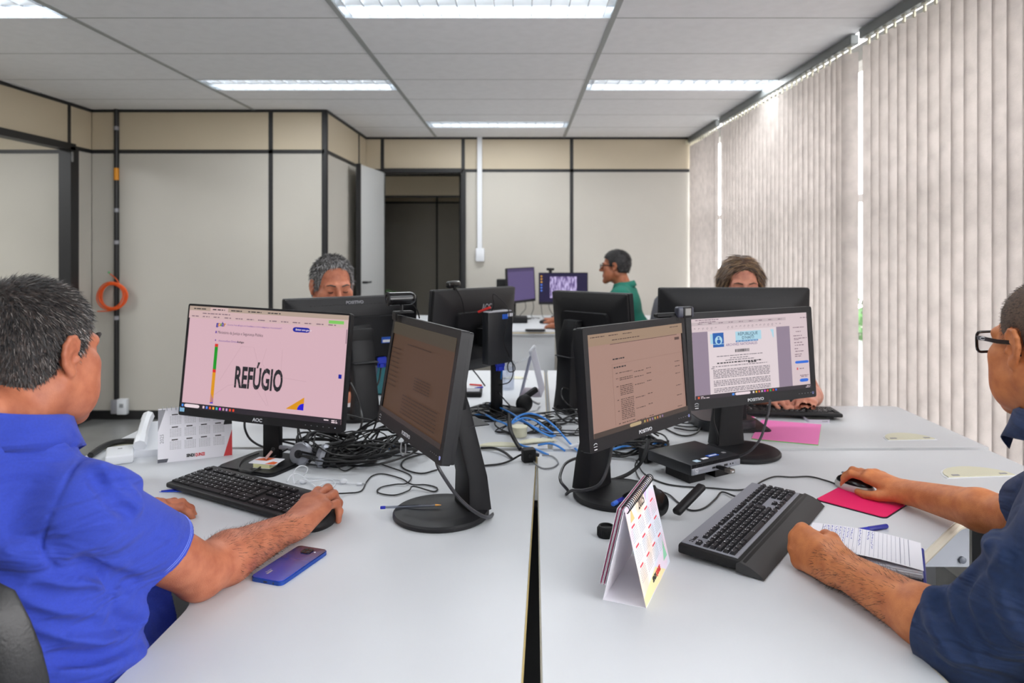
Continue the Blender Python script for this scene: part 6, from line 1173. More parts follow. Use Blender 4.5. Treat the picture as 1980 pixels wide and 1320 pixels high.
def head(f, F, wide=1.0, ears=(1, -1), chub=0.0):
    q = F.s; E = lambda c, r, k=0.012, op='u', Rm=None: f.ell(F.P(*c), [v * q for v in r], F.R if Rm is None else F.R @ Rm, k, op)
    Cn = lambda a, b, ra, rb, k=0.01, op='u': f.cone(F.P(*a), F.P(*b), ra * q, rb * q, k, op)
    E((0, -0.014, 0.034), (0.073 * wide, 0.094, 0.083)); E((0, 0.026, -0.035), ((0.060 + chub) * wide, 0.064, 0.078), 0.03)
    for s in (1, -1):
        Cn((s * 0.056 * wide, -0.004, -0.05), (s * 0.020, 0.070, -0.102), 0.020 + chub, 0.018, 0.025); E((s * 0.044, 0.058, -0.016), (0.024, 0.022, 0.022), 0.015); E((s * (0.043 + chub), 0.048, -0.062), (0.024, 0.030, 0.038), 0.03)
        Cn((s * 0.012, 0.083, 0.020), (s * 0.044, 0.070, 0.020), 0.012, 0.011, 0.012)
        E((s * 0.031, 0.098, 0.004), (0.017, 0.014, 0.010), 0.008, 's'); E((s * 0.031, 0.0735, 0.002), (0.0145, 0.0135, 0.0128), 0.004)
        E((s * 0.013, 0.098, -0.030), (0.0085, 0.009, 0.0075), 0.005)
    E((0, 0.074, -0.108), (0.022, 0.018, 0.016), 0.02); Cn((0, 0.084, 0.014), (0, 0.110, -0.026), 0.0075, 0.0115, 0.010)
    Cn((-0.020, 0.086, -0.062), (0.020, 0.086, -0.062), 0.0075, 0.0075, 0.006); Cn((-0.016, 0.086, -0.074), (0.016, 0.086, -0.074), 0.0075, 0.0075, 0.005); Cn((-0.022, 0.0955, -0.068), (0.022, 0.0955, -0.068), 0.0014, 0.0014, 0.003, 's')
    for s in ears:
        X = lambda y: s * (0.0775 * wide + 0.007 * (0.014 - y) / 0.03)
        E((s * 0.080 * wide, -0.004, 0.0), (0.0055, 0.016, 0.027), 0.006, Rm=np.array(Matrix.Rotation(s * R(11), 3, 'Z')))
        pth = [(0.010, 0.010), (0.010, 0.022), (0.002, 0.030), (-0.009, 0.029), (-0.017, 0.018), (-0.019, 0.004), (-0.015, -0.011), (-0.007, -0.022)]
        for a, b in zip(pth[:-1], pth[1:]): Cn((X(a[0]), a[0], a[1]), (X(b[0]), b[0], b[1]), 0.0040, 0.0040, 0.004)
        E((X(0.0) * 0.99, 0.001, -0.026), (0.0055, 0.008, 0.009), 0.006); E((s * 0.0895 * wide, 0.001, -0.004), (0.0105, 0.0088, 0.013), 0.003, 's'); E((s * 0.079 * wide, 0.012, -0.006), (0.005, 0.004, 0.006), 0.004)
        Cn((X(-0.006) * 1.0, -0.006, 0.018), (X(-0.010), -0.010, -0.006), 0.0022, 0.0026, 0.004)
def hand(f, W, fwd, up, side, curls, thumb=None, sc=1.0, spread=0.0):
    """side +1 right hand, -1 left hand; curls: 4 x (mcp, pip, dip) degrees, index first"""
    fwd = unit(fwd); up = unit(np.array(up) - fwd * np.dot(up, fwd)); lat = np.cross(fwd, up) * side; W = np.array(W, float)
    P = lambda a, b, c: W + (fwd * a + lat * b + up * c) * sc
    offs = [(-0.026, 0.090, 0.000), (-0.008, 0.094, 0.004), (0.011, 0.088, 0.002), (0.027, 0.078, -0.005)]; lens = [(0.043, 0.025, 0.021), (0.047, 0.029, 0.022), (0.043, 0.027, 0.021), (0.034, 0.020, 0.018)]; rad = [0.0098, 0.0100, 0.0095, 0.0085]
    tips = []
    for (lo_, fo, uo), ln_, r_, cu in zip(offs, lens, rad, curls):
        m = P(fo, lo_, uo); f.cone(P(-0.005, lo_ * 0.55, -0.002), m, 0.0175 * sc, (r_ + 0.0022) * sc, 0.016, sq=None); f.ell(m + up * 0.0018, [0.0122 * sc] * 3, None, 0.007)
        p = m; ang = 0; out = lat * (lo_ * spread)
        for j in range(3):
            ang += R(cu[j]); d = fwd * math.cos(ang) - up * math.sin(ang) + out; nx = p + unit(d) * ln_[j] * sc
            f.cone(p, nx, (r_ - 0.0006 * j) * sc, (r_ - 0.0006 * (j + 1)) * sc, 0.0035); f.ell(p, [(r_ + 0.0006) * sc] * 3, None, 0.003) if j else None; p = nx
        tips.append(p)
    f.cone(P(0.01, 0.020, -0.008), P(0.066, 0.022, -0.008), 0.015 * sc, 0.012 * sc, 0.012)
    th = thumb or ((0.012, -0.020, -0.008), (0.048, -0.042, -0.014), (0.078, -0.050, -0.018), (0.102, -0.046, -0.022))
    pts = [P(a, b, c) for a, b, c in th]
    for i, (ra, rb) in enumerate(((0.017, 0.0125), (0.0125, 0.0105), (0.0105, 0.0085))): f.cone(pts[i], pts[i + 1], ra * sc, rb * sc, 0.010 if i == 0 else 0.004)
    return tips
def arm(f, S, E, W, rs=0.052, re=0.043, rw=0.028, flat=None):
    S, E, W = (np.array(v, float) for v in (S, E, W)); f.cone(S, E, rs, re, 0.02); m = E + (W - E) * 0.28; f.cone(E, m, re, re + 0.002, 0.015); f.cone(m, W, re + 0.002, rw, 0.015)
    bk = unit(E - (S + W) / 2); f.ell(E + bk * 0.016, [0.028] * 3, None, 0.02)
def ik(S, W, L1, L2, pole):
    S, W = np.array(S, float), np.array(W, float); d = np.linalg.norm(W - S); d = min(d, L1 + L2 - 0.005); u = unit(W - S); a = (L1 * L1 - L2 * L2 + d * d) / (2 * d); h = math.sqrt(max(L1 * L1 - a * a, 0)); p = np.array(pole, float); p = unit(p - u * np.dot(p, u)); return S + u * a + p * h
def strands(name, me, F, mask, n, L, flow, cols, m, parent, width=0.0007, lift=0.35, seed=1, jit=0.22):
    """short hair standing on the cap: thin tapered blades with their own colours"""
    rg_ = np.random.default_rng(seed); co = np.zeros(len(me.vertices) * 3, np.float32); me.vertices.foreach_get('co', co); co = co.reshape(-1, 3); no = np.zeros_like(co); me.vertices.foreach_get('normal', no.ravel()) if False else None
    nn = np.zeros(len(me.vertices) * 3, np.float32); me.vertex_normals.foreach_get('vector', nn); no = nn.reshape(-1, 3)
    l = F.inv(co); ok = np.where(mask(l) > 0)[0]
    if len(ok) == 0: return None
    pick = rg_.choice(ok, n); p = co[pick] + rg_.normal(0, 0.0012, (n, 3)); N = no[pick]; loc = l[pick]
    D = flow(loc) @ F.R.T; D = D - N * np.sum(D * N, 1)[:, None]; D /= np.linalg.norm(D, axis=1)[:, None] + 1e-9
    D = D + rg_.normal(0, jit, (n, 3)); dirv = D * (1 - lift) + N * lift; dirv /= np.linalg.norm(dirv, axis=1)[:, None]
    Ls = (L(loc) if callable(L) else np.full(n, L)) * rg_.uniform(0.6, 1.2, n); side = np.cross(dirv, N + rg_.normal(0, 0.3, (n, 3))); side /= np.linalg.norm(side, axis=1)[:, None] + 1e-9; w = width * rg_.uniform(0.7, 1.3, n)[:, None]
    mid = p + dirv * (Ls * 0.55)[:, None]; d2 = dirv - N * 0.35 * lift; d2 /= np.linalg.norm(d2, axis=1)[:, None]; tip = mid + d2 * (Ls * 0.45)[:, None]
    v = np.stack([p - side * w, p + side * w, mid + side * w * 0.8, mid - side * w * 0.8, tip], 1).reshape(-1, 3); b = np.arange(n) * 5
    fs = [(i, i + 1, i + 2, i + 3) for i in b] + [(i + 3, i + 2, i + 4) for i in b]
    hm = bpy.data.meshes.new(name); hm.from_pydata(v.tolist(), [], fs); cs = np.array([lin(c) for c in cols])[rg_.choice(len(cols), n, p=None)]
    at = hm.attributes.new('hair_colour', 'FLOAT_COLOR', 'POINT'); at.data.foreach_set('color', np.repeat(cs, 5, 0).astype(np.float32).ravel())
    o = link(name, hm, m, parent); tag(o, kind='stuff'); return o
def hairline(pts):
    ys, zs = zip(*pts); return lambda l: l[:, 2] - np.interp(l[:, 1], ys, zs)
def hair_cap(name, F, wide, grow, hl, m, parent, h=0.003, extra=None):
    o = F.o; f = Fld(o - 0.17 * F.s, o + 0.17 * F.s, h); q = F.s
    f.ell(F.P(0, -0.014, 0.034), [(0.073 * wide + grow) * q, (0.094 + grow) * q, (0.083 + grow * 1.2) * q], F.R, 0.01); f.ell(F.P(0, -0.02, -0.02), [(0.066 * wide + grow * 0.6) * q, (0.078 + grow * 0.6) * q, 0.07 * q], F.R, 0.02)
    if extra: extra(f)
    g = [f.lo[d] + f.h * np.arange(f.n[d]) for d in range(3)]; X = np.stack(np.meshgrid(*g, indexing='ij'), -1).reshape(-1, 3); l = F.inv(X); mk = (-hl(l) * 0.7 * q).reshape(f.a.shape).astype(np.float32)
    f._op((slice(None),) * 3, mk, 0.006, 'i'); me = f.mesh(name, 2); return link(name, me, m, parent), me
def glasses(F, parent, m, w=0.050, hgt=0.034, y=0.108, r=0.0022, lens=True):
    q = F.s; g = bpy.data.objects.new('glasses', None); COL.objects.link(g); g.parent = parent
    T = lambda pts: [tuple(F.P(*p)) for p in pts]
    for s in (1, -1):
        rim = [(s * 0.034 + a, y - 0.010 * (abs(s * 0.034 + a) / 0.06) ** 2, b + 0.002) for a, b in rrect(w, hgt, 0.010, 3)]
        MB().tube(T(rim), r, 6, closed=True).build('rim', m, g)
        if lens: MB().add(T([(p[0], p[1], p[2]) for p in rim]), [list(range(len(rim)))]).build('lens', clear('spectacle_lens', (250, 252, 255), 0.06), g, 0)
        te = [(s * 0.060, y - 0.011, 0.010), (s * 0.068, y - 0.03, 0.011), (s * 0.079, 0.03, 0.009), (s * 0.083, -0.002, 0.010), (s * 0.082, -0.020, -0.008)]
        tb = MB(); vs = []
        for (x, yy, z) in te: vs += T([(x - 0.0012 * s, yy, z - 0.0035), (x + 0.0012 * s, yy, z - 0.0035), (x + 0.0012 * s, yy, z + 0.0035), (x - 0.0012 * s, yy, z + 0.0035)])
        fs = [(4 * i + k, 4 * i + (k + 1) % 4, 4 * i + 4 + (k + 1) % 4, 4 * i + 4 + k) for i in range(len(te) - 1) for k in range(4)] + [(3, 2, 1, 0), tuple(4 * len(te) - 4 + k for k in range(4))]
        tb.add(vs, fs); tb.build('temple', m, g)
    MB().tube(T([(-0.010, y, 0.006), (0, y + 0.003, 0.008), (0.010, y, 0.006)]), r, 6).build('bridge', m, g); return g
def collar(parent, c, rx, ry, yaw, ztop, m, w=0.040, gap=24, drop=0.0, tip=0.02, th=0.0022, name='collar', inset=0.0):
    """folded shirt collar round the neck; ztop(t): top edge height, t=0 at the nape, 1 at the front opening"""
    n = 40; vs = []; rows = 6
    for i in range(n + 1):
        a = -PI + R(gap) + (2 * PI - 2 * R(gap)) * i / n; t = abs(a) / (PI - R(gap)); ca, sa = math.sin(a), -math.cos(a)   # a=0 -> back (-y)
        lx, ly = rx * ca, ry * sa; nx, ny = ca, sa; zt = ztop(t); ww = w + tip * max(0, (t - 0.7) / 0.3) ** 2
        prof = [(-0.004, -0.03), (-0.002, -0.004), (0.002, 0.0), (0.009, -0.004), (0.0165, -ww * 0.55), (0.023 + 0.004 * t, -ww)]
        for (o_, z_) in prof:
            x, y = lx + nx * o_, ly + ny * o_; vs.append((c[0] + x * math.cos(yaw) - y * math.sin(yaw), c[1] + x * math.sin(yaw) + y * math.cos(yaw), zt + z_))
    me_ = MB().add(vs, [(i * rows + j, (i + 1) * rows + j, (i + 1) * rows + j + 1, i * rows + j + 1) for i in range(n) for j in range(rows - 1)])
    o = me_.build(name, m, parent, 60); md = o.modifiers.new('thickness', 'SOLIDIFY'); md.thickness = th; md.offset = 0; return o
def legs(parent, hip, fwd, m, knee=0.46, spread=0.10):
    fwd = unit((fwd[0], fwd[1], 0)); lat = np.array((fwd[1], -fwd[0], 0)); h = np.array(hip, float); f = Fld(h + (-0.75, -0.75, -0.50), h + (0.75, 0.75, 0.24), 0.008)
    f.ell(h + (0, 0, 0.02), (0.175, 0.15, 0.12), np.stack([lat, fwd, np.array((0, 0, 1))], 1), 0.04)
    for s in (1, -1):
        a = h + lat * s * 0.09; kn = h + lat * s * spread * 1.3 + fwd * 0.43; kn[2] = 0.51; an = kn + fwd * 0.02; an[2] = 0.09; f.cone(a, kn, 0.092, 0.065, 0.05); f.cone(kn, an, 0.066, 0.050, 0.03)
        sh = MB().sphere(tuple(an + fwd * 0.07 + np.array((0, 0, -0.045))), (0.045, 0.045, 0.04), 8); sh2 = MB(); sh2.tube([tuple(an + fwd * t_ + np.array((0, 0, -0.045))) for t_ in (-0.05, 0.0, 0.08, 0.16, 0.20)], [0.03, 0.042, 0.044, 0.038, 0.02], 10); sh2.build('shoe', M_BLACK2, parent)
    f.plane((h[0], h[1], 0.03), (0, 0, -1)); return link('trousers', f.mesh('trousers', 2), m, parent)
def torso(f, Cst, Bel, Sh_r, Sh_l, neck, rc=(0.175, 0.118, 0.20), rb=(0.165, 0.13, 0.17), inflate=0.0, sh=0.056):
    fwd = np.cross((0, 0, 1), np.array(Sh_r, float) - np.array(Sh_l, float)); fwd = unit(fwd); lat = unit(np.array(Sh_r, float) - np.array(Sh_l, float)); up = np.cross(lat, fwd); Rm = np.stack([lat, fwd, up], 1); g = inflate
    f.ell(Cst, [v + g for v in rc], Rm, 0.03); f.ell(Bel, [v + g for v in rb], Rm, 0.05)
    f.cone(Sh_r, np.array(Cst) + (np.array(Sh_r) - np.array(Cst)) * 0.35, sh + g, 0.08 + g, 0.03); f.cone(Sh_l, np.array(Cst) + (np.array(Sh_l) - np.array(Cst)) * 0.35, sh + g, 0.08 + g, 0.03)
    nb_ = np.array(neck, float)
    for S in (Sh_r, Sh_l): f.cone(nb_ - (0, 0, 0.035), np.array(S) + (0, 0, 0.008), 0.052 + g, 0.046 + g, 0.04)
def skin(name, rgb, dark=0.16): return mat(name, rgb, 0.46, spec=0.4, noise=(38, dark, tuple(int(v * (1 - dark * k)) for v, k in zip(rgb, (0.7, 1.1, 1.2)))), bump=(420, 0.22))
M_HAIR = mat('hair_fibres', (60, 56, 54), 0.45, attr='hair_colour')

# ---- the person in the blue polo shirt (left foreground)
def blue_man():
    m_s = skin('warm_tan_skin', (186, 116, 86)); m_c = mat('royal_blue_pique', (44, 66, 176), 0.85, sheen=0.05, noise=(300, 0.06), bump=(1500, 0.35), fold=(7.0, 0.020))
    t = thing('person', 'person in a royal blue polo shirt with short greying hair, hand on a mouse', 'person', (-0.80, 1.10, 0), group='people working at the desks')
    inv = Matrix.Translation((0.80, -1.10, 0))
    F = Fr((-0.808, 1.200, 1.188), R(-18), R(-4), 0, 1.02)
    Sr, El, Wr = (-0.660, 1.095, 0.965), (-0.590, 1.330, 0.768), (-0.500, 1.578, 0.754)
    Sl, Ell, Wl = (-1.000, 1.190, 0.985), (-1.06, 1.43, 0.775), (-0.905, 1.620, 0.752)
    f = Fld((-1.14, 0.98, 0.64), (-0.36, 1.82, 1.35), 0.0028)
    head(f, F, 1.04, chub=0.005)
    f.cone(F.P(0, -0.022, -0.045), (-0.800, 1.128, 1.045), 0.060, 0.066, 0.03); f.cone((-0.80, 1.085, 1.11), (-0.80, 1.09, 1.03), 0.042, 0.045, 0.03); f.cone((-0.80, 1.125, 1.02), np.array(Sr) - (0, 0, 0.012), 0.038, 0.042, 0.02); f.cone((-0.80, 1.125, 1.02), np.array(Sl) - (0, 0, 0.012), 0.038, 0.042, 0.02)
    arm(f, Sr, El, Wr, 0.054, 0.046, 0.030); hand(f, Wr, (0.030, 0.092, 0.022), (-0.12, -0.10, 1), 1, [(6, 46, 35), (8, 50, 38), (14, 58, 42), (20, 62, 40)], spread=1.6, sc=1.13, thumb=((0.012, -0.020, -0.008), (0.046, -0.036, -0.018), (0.074, -0.040, -0.026), (0.098, -0.036, -0.030)))
    arm(f, Sl, Ell, Wl, 0.054, 0.045, 0.029); hand(f, Wl, (0.070, 0.075, 0.01), (0, -0.1, 1), -1, [(15, 35, 20)] * 4, spread=1.0)
    body = link('body', f.mesh('body', 2), m_s, t); body.location = (0.80, -1.10, 0)
    # polo shirt
    g = Fld((-1.16, 0.90, 0.44), (-0.44, 1.44, 1.16), 0.0033)
    torso(g, (-0.815, 1.125, 0.855), (-0.785, 1.125, 0.665), Sr, Sl, (-0.80, 1.125, 1.065), (0.185, 0.128, 0.20), (0.180, 0.165, 0.19), 0.005)
    g.ell((-0.745, 1.19, 0.70), (0.140, 0.15, 0.19), None, 0.04); g.ell((-0.735, 1.25, 0.69), (0.130, 0.135, 0.16), None, 0.03); g.ell((-0.695, 1.265, 0.735), (0.092, 0.12, 0.135), None, 0.03); g.cone((-0.66, 1.12, 0.90), (-0.64, 1.20, 0.80), 0.050, 0.040, 0.04)
    g.ell((-0.80, 1.115, 1.055), (0.100, 0.085, 0.040), None, 0.03); g.cone((-0.80, 1.06, 1.07), (-0.80, 1.04, 0.98), 0.045, 0.055, 0.04)
    hem = np.array(Sr) + (np.array(El) - np.array(Sr)) * 0.58; ax = unit(np.array(El) - np.array(Sr)); g.cone(Sr, hem + ax * 0.06, 0.064, 0.065, 0.03); hn = unit(ax + np.array((0, 0, -0.40)))
    heml = np.array(Sl) + (np.array(Ell) - np.array(Sl)) * 0.66; axl = unit(np.array(Ell) - np.array(Sl)); g.cone(Sl, heml + axl * 0.03, 0.064, 0.064, 0.03)
    for pts in ([(-0.7146, 0.998, 0.886), (-0.6848, 1.012, 0.8589), (-0.6504, 1.038, 0.8324), (-0.6304, 1.08, 0.8153)], [(-0.6995, 1.002, 0.841), (-0.6601, 1.03, 0.8056), (-0.6238, 1.082, 0.7663), (-0.6078, 1.142, 0.7426)], [(-0.654, 1.032, 0.7662), (-0.6215, 1.078, 0.7377), (-0.6012, 1.142, 0.7247)], [(-0.6862, 1.014, 0.8964), (-0.6553, 1.034, 0.8759), (-0.6284, 1.07, 0.8648)], [(-0.6247, 1.104, 0.8346), (-0.6043, 1.18, 0.764), (-0.5948, 1.23, 0.7488)], [(-0.7268, 1.01, 0.9437), (-0.7007, 1.014, 0.9348), (-0.6769, 1.022, 0.927)], [(-0.6112, 1.104, 1.0202), (-0.6078, 1.142, 0.9959)], [(-0.6339, 1.086, 1.0336), (-0.601, 1.08, 1.0023), (-0.5875, 1.104, 0.9728)]): crease(g, pts, 0.013, 0.014, 'u', 0.004)
    for pts in ([(-0.7074, 0.988, 0.8802), (-0.678, 1.002, 0.8525), (-0.6442, 1.028, 0.8259), (-0.6207, 1.07, 0.8082)], [(-0.6953, 0.996, 0.8328), (-0.6537, 1.02, 0.798), (-0.6169, 1.07, 0.7608)], [(-0.667, 1.018, 0.7875), (-0.6339, 1.06, 0.7634), (-0.5984, 1.114, 0.7548), (-0.5851, 1.21, 0.7399)], [(-0.6794, 1.004, 0.8888), (-0.6477, 1.022, 0.87), (-0.621, 1.064, 0.854)], [(-0.6023, 1.074, 1.022), (-0.5845, 1.088, 1.0042), (-0.5749, 1.104, 0.983)], [(-0.631, 1.068, 1.0293), (-0.6009, 1.062, 0.9978), (-0.5862, 1.084, 0.9683)], [(-0.6392, 1.044, 0.9122), (-0.6215, 1.078, 0.878), (-0.6051, 1.134, 0.8403)]): crease(g, pts, 0.006, 0.014)
    for pts in ([(-0.6677, 1.11, 1.0421), (-0.6617, 1.062, 1.0297), (-0.6612, 1.034, 1.0091), (-0.668, 1.024, 0.9796), (-0.6769, 1.022, 0.9475), (-0.6672, 1.016, 0.931), (-0.6633, 1.028, 0.9141)], [(-0.763, 1.124, 1.0982), (-0.7338, 1.126, 1.0849), (-0.7031, 1.122, 1.0658), (-0.675, 1.118, 1.0421)], [(-0.6327, 1.08, 0.8802), (-0.6245, 1.09, 0.857), (-0.6173, 1.098, 0.8296), (-0.6193, 1.11, 0.7777)]): crease(g, pts, 0.0032, 0.003)
    g.slab(hem, hn, hem + hn * 0.10, 0.125); g.slab(heml, axl, heml + axl * 0.09, 0.12)
    g.cone(hem - ax * 0.03, hem + ax * 0.07, 0.054, 0.059, 0.004, 's'); g.cone((-0.80, 1.135, 1.115), (-0.80, 1.13, 1.30), 0.058, 0.075, 0.006, 's')
    sh = link('polo_shirt', g.mesh('polo_shirt', 2), m_c, t); sh.location = (0.80, -1.10, 0)
    c = collar(t, (-0.798, 1.128), 0.076, 0.076, R(-12), lambda q: 1.132 - 0.046 * q, m_c, 0.050, 20, tip=0.012, th=0.0045); c.location = (0.80, -1.10, 0)
    st = MB(); sg = unit(np.cross(ax, (0, 0, 1))); s2 = np.cross(ax, sg)
    for dz in (0.010, 0.014): st.tube([tuple(hem + (sg * math.cos(a) + s2 * math.sin(a)) * 0.0650 - ax * (dz + np.dot((sg * math.cos(a) + s2 * math.sin(a)) * 0.0650, hn) / np.dot(ax, hn))) for a in [2 * PI * k / 40 for k in range(40)]], 0.0006, 4, closed=True)
    so = st.build('hem_stitching', mat('pale_blue_thread', (120, 140, 235), 0.7), sh); legs_ = legs(t, (-0.82, 1.08, 0.53), (0.15, 1, 0), mat('dark_jeans', (44, 50, 66), 0.8, bump=(700, 0.3))); legs_.location = (0.80, -1.10, 0)
    for ch in t.children:
        if ch.name.startswith('shoe'): ch.location = (0.80, -1.10, 0)
    hl = hairline(((-0.13, -0.062), (-0.05, -0.062), (-0.030, -0.058), (-0.018, -0.030), (-0.012, 0.030), (0.013, 0.033), (0.018, -0.014), (0.036, -0.012), (0.044, 0.022), (0.062, 0.060), (0.11, 0.078)))
    cap, cme = hair_cap('hair', F, 1.04, 0.005, hl, mat('greying_dark_hair', (50, 46, 46), 0.6, noise=(160, 0.3, (84, 70, 64)), bump=(700, 0.8)), t); cap.location = (0.80, -1.10, 0)
    wh = np.array((0.010, -0.085, 0.085))
    def flow(l):
        d = l - wh; d[:, 2] *= 0.8; sw = np.cross(d, np.array((0, -0.7, 0.7))); return d + sw * 0.5 + np.array((0, 0, -0.03))
    pal = [(26, 25, 27)] * 9 + [(44, 40, 40)] * 5 + [(74, 66, 62)] * 3 + [(140, 134, 130)] * 1
    pal2 = [(60, 54, 52)] * 3 + [(120, 108, 100)] * 2 + [(186, 180, 176)] * 3
    top = lambda l: hl(l) - 0.002
    o = strands('hair_strands', cme, F, lambda l: np.where(np.linalg.norm(l - wh, axis=1) < 0.016, -1, hl(l) - 0.004), 17000, lambda l: np.interp(l[:, 2], (-0.06, 0.0, 0.06, 0.12), (0.006, 0.010, 0.014, 0.015)), flow, pal, M_HAIR, cap, 0.00045, 0.36, 3)
    o2 = strands('grey_strands', cme, F, lambda l: (l[:, 1] - (-0.01)) * 3 + (0.03 - l[:, 2]) * 0.2 + np.where(hl(l) > 0.002, 0, -9), 2000, 0.010, flow, pal2, M_HAIR, cap, 0.0004, 0.3, 4)
    o3 = strands('nape_strands', cme, F, lambda l: np.where(hl(l) < 0.03, 1.0, -1) * np.where(l[:, 1] < 0.0, 1, -1), 2200, 0.007, flow, [(84, 66, 56), (120, 96, 84), (60, 48, 42)], M_HAIR, cap, 0.0005, 0.25, 5)
    sk_f = Fr(((-0.5), 1.4, 0.76), 0)
    brow = MB()
    for s in (1, -1): brow.tube([tuple(F.P(s * 0.014, 0.099, 0.024)), tuple(F.P(s * 0.034, 0.092, 0.029)), tuple(F.P(s * 0.050, 0.076, 0.023))], [0.0035, 0.004, 0.002], 6)
    b = brow.build('eyebrows', mat('dark_brow', (40, 34, 32), 0.8), t); b.location = (0.80, -1.10, 0)
    # dark hairs along the forearms
    fo = strands('arm_hair', body.data, sk_f, lambda l: np.where((l[:, 2] < 0.06) & (l[:, 2] > -0.03) & (np.abs(l[:, 0]) < 0.12) & (l[:, 1] > -0.04) & (l[:, 1] < 0.17), 1, -1), 1500, 0.011, lambda l: np.tile(np.array((0.3, 0.8, -0.5)), (len(l), 1)), [(70, 48, 38), (50, 36, 30)], M_HAIR, body, 0.00022, 0.3, 8)
blue_man()

# ---- the person in the navy shirt (right foreground)
def navy_man():
    m_s = skin('brown_tan_skin', (210, 132, 82)); m_c = mat('navy_cotton', (24, 47, 88), 0.85, sheen=0.05, noise=(120, 0.10), bump=(1100, 0.3), fold=(8.0, 0.020))
    t = thing('person', 'person with black glasses and a navy shirt with rolled sleeves', 'person', (0.90, 1.10, 0), group='people working at the desks'); L0 = (-0.90, -1.10, 0)
    F = Fr((0.890, 1.205, 1.198), R(8), R(-3), 0, 0.99)
    Sl, El, Wl = (0.790, 1.010, 0.960), (0.695, 1.125, 0.752), (0.597, 1.365, 0.764)
    Sr, Er, Wr = (1.035, 1.235, 0.985), (1.045, 1.530, 0.790), (0.958, 1.795, 0.756)
    f = Fld((0.46, 0.94, 0.66), (1.16, 2.02, 1.33), 0.0030)
    head(f, F, 1.0, chub=0.003)
    f.cone(F.P(0, -0.022, -0.045), (0.885, 1.150, 1.05), 0.057, 0.062, 0.03); f.cone((0.885, 1.145, 1.02), np.array(Sr) - (0, 0, 0.012), 0.038, 0.040, 0.02); f.cone((0.885, 1.145, 1.02), np.array(Sl) - (0, 0, 0.012), 0.038, 0.040, 0.02)
    arm(f, Sl, El, Wl, 0.050, 0.046, 0.032)
    hand(f, Wl, (-0.36, 0.90, 0.02), (-0.85, -0.40, 0.45), -1, [(58, 88, 45), (66, 92, 45), (72, 92, 45), (76, 90, 45)], thumb=((0.012, -0.018, -0.010), (0.044, -0.034, -0.022), (0.070, -0.034, -0.034), (0.088, -0.022, -0.040)), sc=1.12)
    arm(f, Sr, Er, Wr, 0.050, 0.043, 0.029)
    hand(f, Wr, (-0.52, 0.84, 0.17), (-0.10, 0.02, 1), 1, [(10, 42, 30), (12, 42, 30), (16, 44, 30), (22, 46, 30)], spread=1.2, thumb=((0.012, -0.020, -0.010), (0.046, -0.040, -0.024), (0.076, -0.046, -0.034), (0.102, -0.038, -0.040)))
    body = link('body', f.mesh('body', 2), m_s, t); body.location = L0
    g = Fld((0.58, 0.84, 0.44), (1.26, 1.60, 1.16), 0.0040)
    torso(g, (0.905, 1.115, 0.85), (0.92, 1.10, 0.665), Sr, Sl, (0.885, 1.145, 1.07), (0.182, 0.125, 0.20), (0.175, 0.15, 0.18), 0.008)
    axl = unit(np.array(El) - np.array(Sl)); heml = np.array(El) + axl * 0.0; fa = unit(np.array(Wl) - np.array(El)); cut = np.array(El) + fa * 0.045
    g.cone(Sl, El, 0.068, 0.066, 0.03); g.cone(El, np.array(El) + fa * 0.08, 0.066, 0.060, 0.02)
    far = unit(np.array(Wr) - np.array(Er)); g.cone(Sr, Er, 0.072, 0.066, 0.03); cutr = np.array(Sr) + (np.array(Er) - np.array(Sr)) * 0.80; axr = unit(np.array(Er) - np.array(Sr))
    for pts in ([(0.6709, 1.114, 0.8473)], [(0.6544, 1.084, 0.8133), (0.6702, 1.054, 0.7699)], [(0.6905, 1.028, 0.8714), (0.6983, 1.018, 0.8472), (0.7078, 1.018, 0.818)], [(0.6543, 1.152, 0.8113), (0.6389, 1.104, 0.7872), (0.6472, 1.072, 0.7581)], [(0.9782, 1.472, 0.8141), (0.71, 1.086, 0.921), (0.69, 1.044, 0.901)]): crease(g, pts, 0.012, 0.018, 'u', 0.004)
    for pts in ([(0.6753, 1.042, 0.9302), (0.678, 1.092, 0.8732), (0.6671, 1.092, 0.8513)], [(0.6741, 1.114, 0.8505), (0.657, 1.068, 0.8138), (0.6768, 1.042, 0.7692)], [(0.6891, 1.014, 0.8768), (0.6952, 1.002, 0.8482)], [(0.6503, 1.128, 0.8189), (0.6385, 1.086, 0.7967), (0.6524, 1.058, 0.7676)], [(0.9789, 1.494, 0.8057), (0.68, 1.054, 0.9342), (0.6745, 1.034, 0.9026)]): crease(g, pts, 0.006, 0.016)
    g.slab(cut, fa, cut + fa * 0.10, 0.115); g.cone(cut - fa * 0.02, cut + fa * 0.04, 0.050, 0.053, 0.004, 's'); g.slab(cutr, axr, cutr + axr * 0.10, 0.13); g.cone((0.885, 1.15, 1.09), (0.88, 1.16, 1.3), 0.060, 0.075, 0.006, 's')
    sh = link('shirt', g.mesh('shirt', 2), m_c, t); sh.location = L0
    sg = unit(np.cross(fa, (0, 0, 1))); s2 = np.cross(fa, sg); cf = MB(); 
    rings = []
    for (o_, r_) in ((-0.055, 0.060), (-0.050, 0.066), (0.002, 0.0655), (0.006, 0.062), (0.002, 0.054)): rings.append([tuple(np.array(cut) + fa * o_ + (sg * math.cos(a) + s2 * math.sin(a)) * r_ * (1 + 0.02 * math.sin(3 * a))) for a in [2 * PI * k / 36 for k in range(36)]])
    cf.add([p for r_ in rings for p in r_], [(i * 36 + k, i * 36 + (k + 1) % 36, (i + 1) * 36 + (k + 1) % 36, (i + 1) * 36 + k) for i in range(4) for k in range(36)]); c_ = cf.build('rolled_cuff', m_c, t, 60); c_.location = L0
    c = collar(t, (0.885, 1.15), 0.074, 0.074, R(14), lambda q: 1.125 - 0.03 * q, m_c, 0.045, 14, tip=0.030); c.location = L0
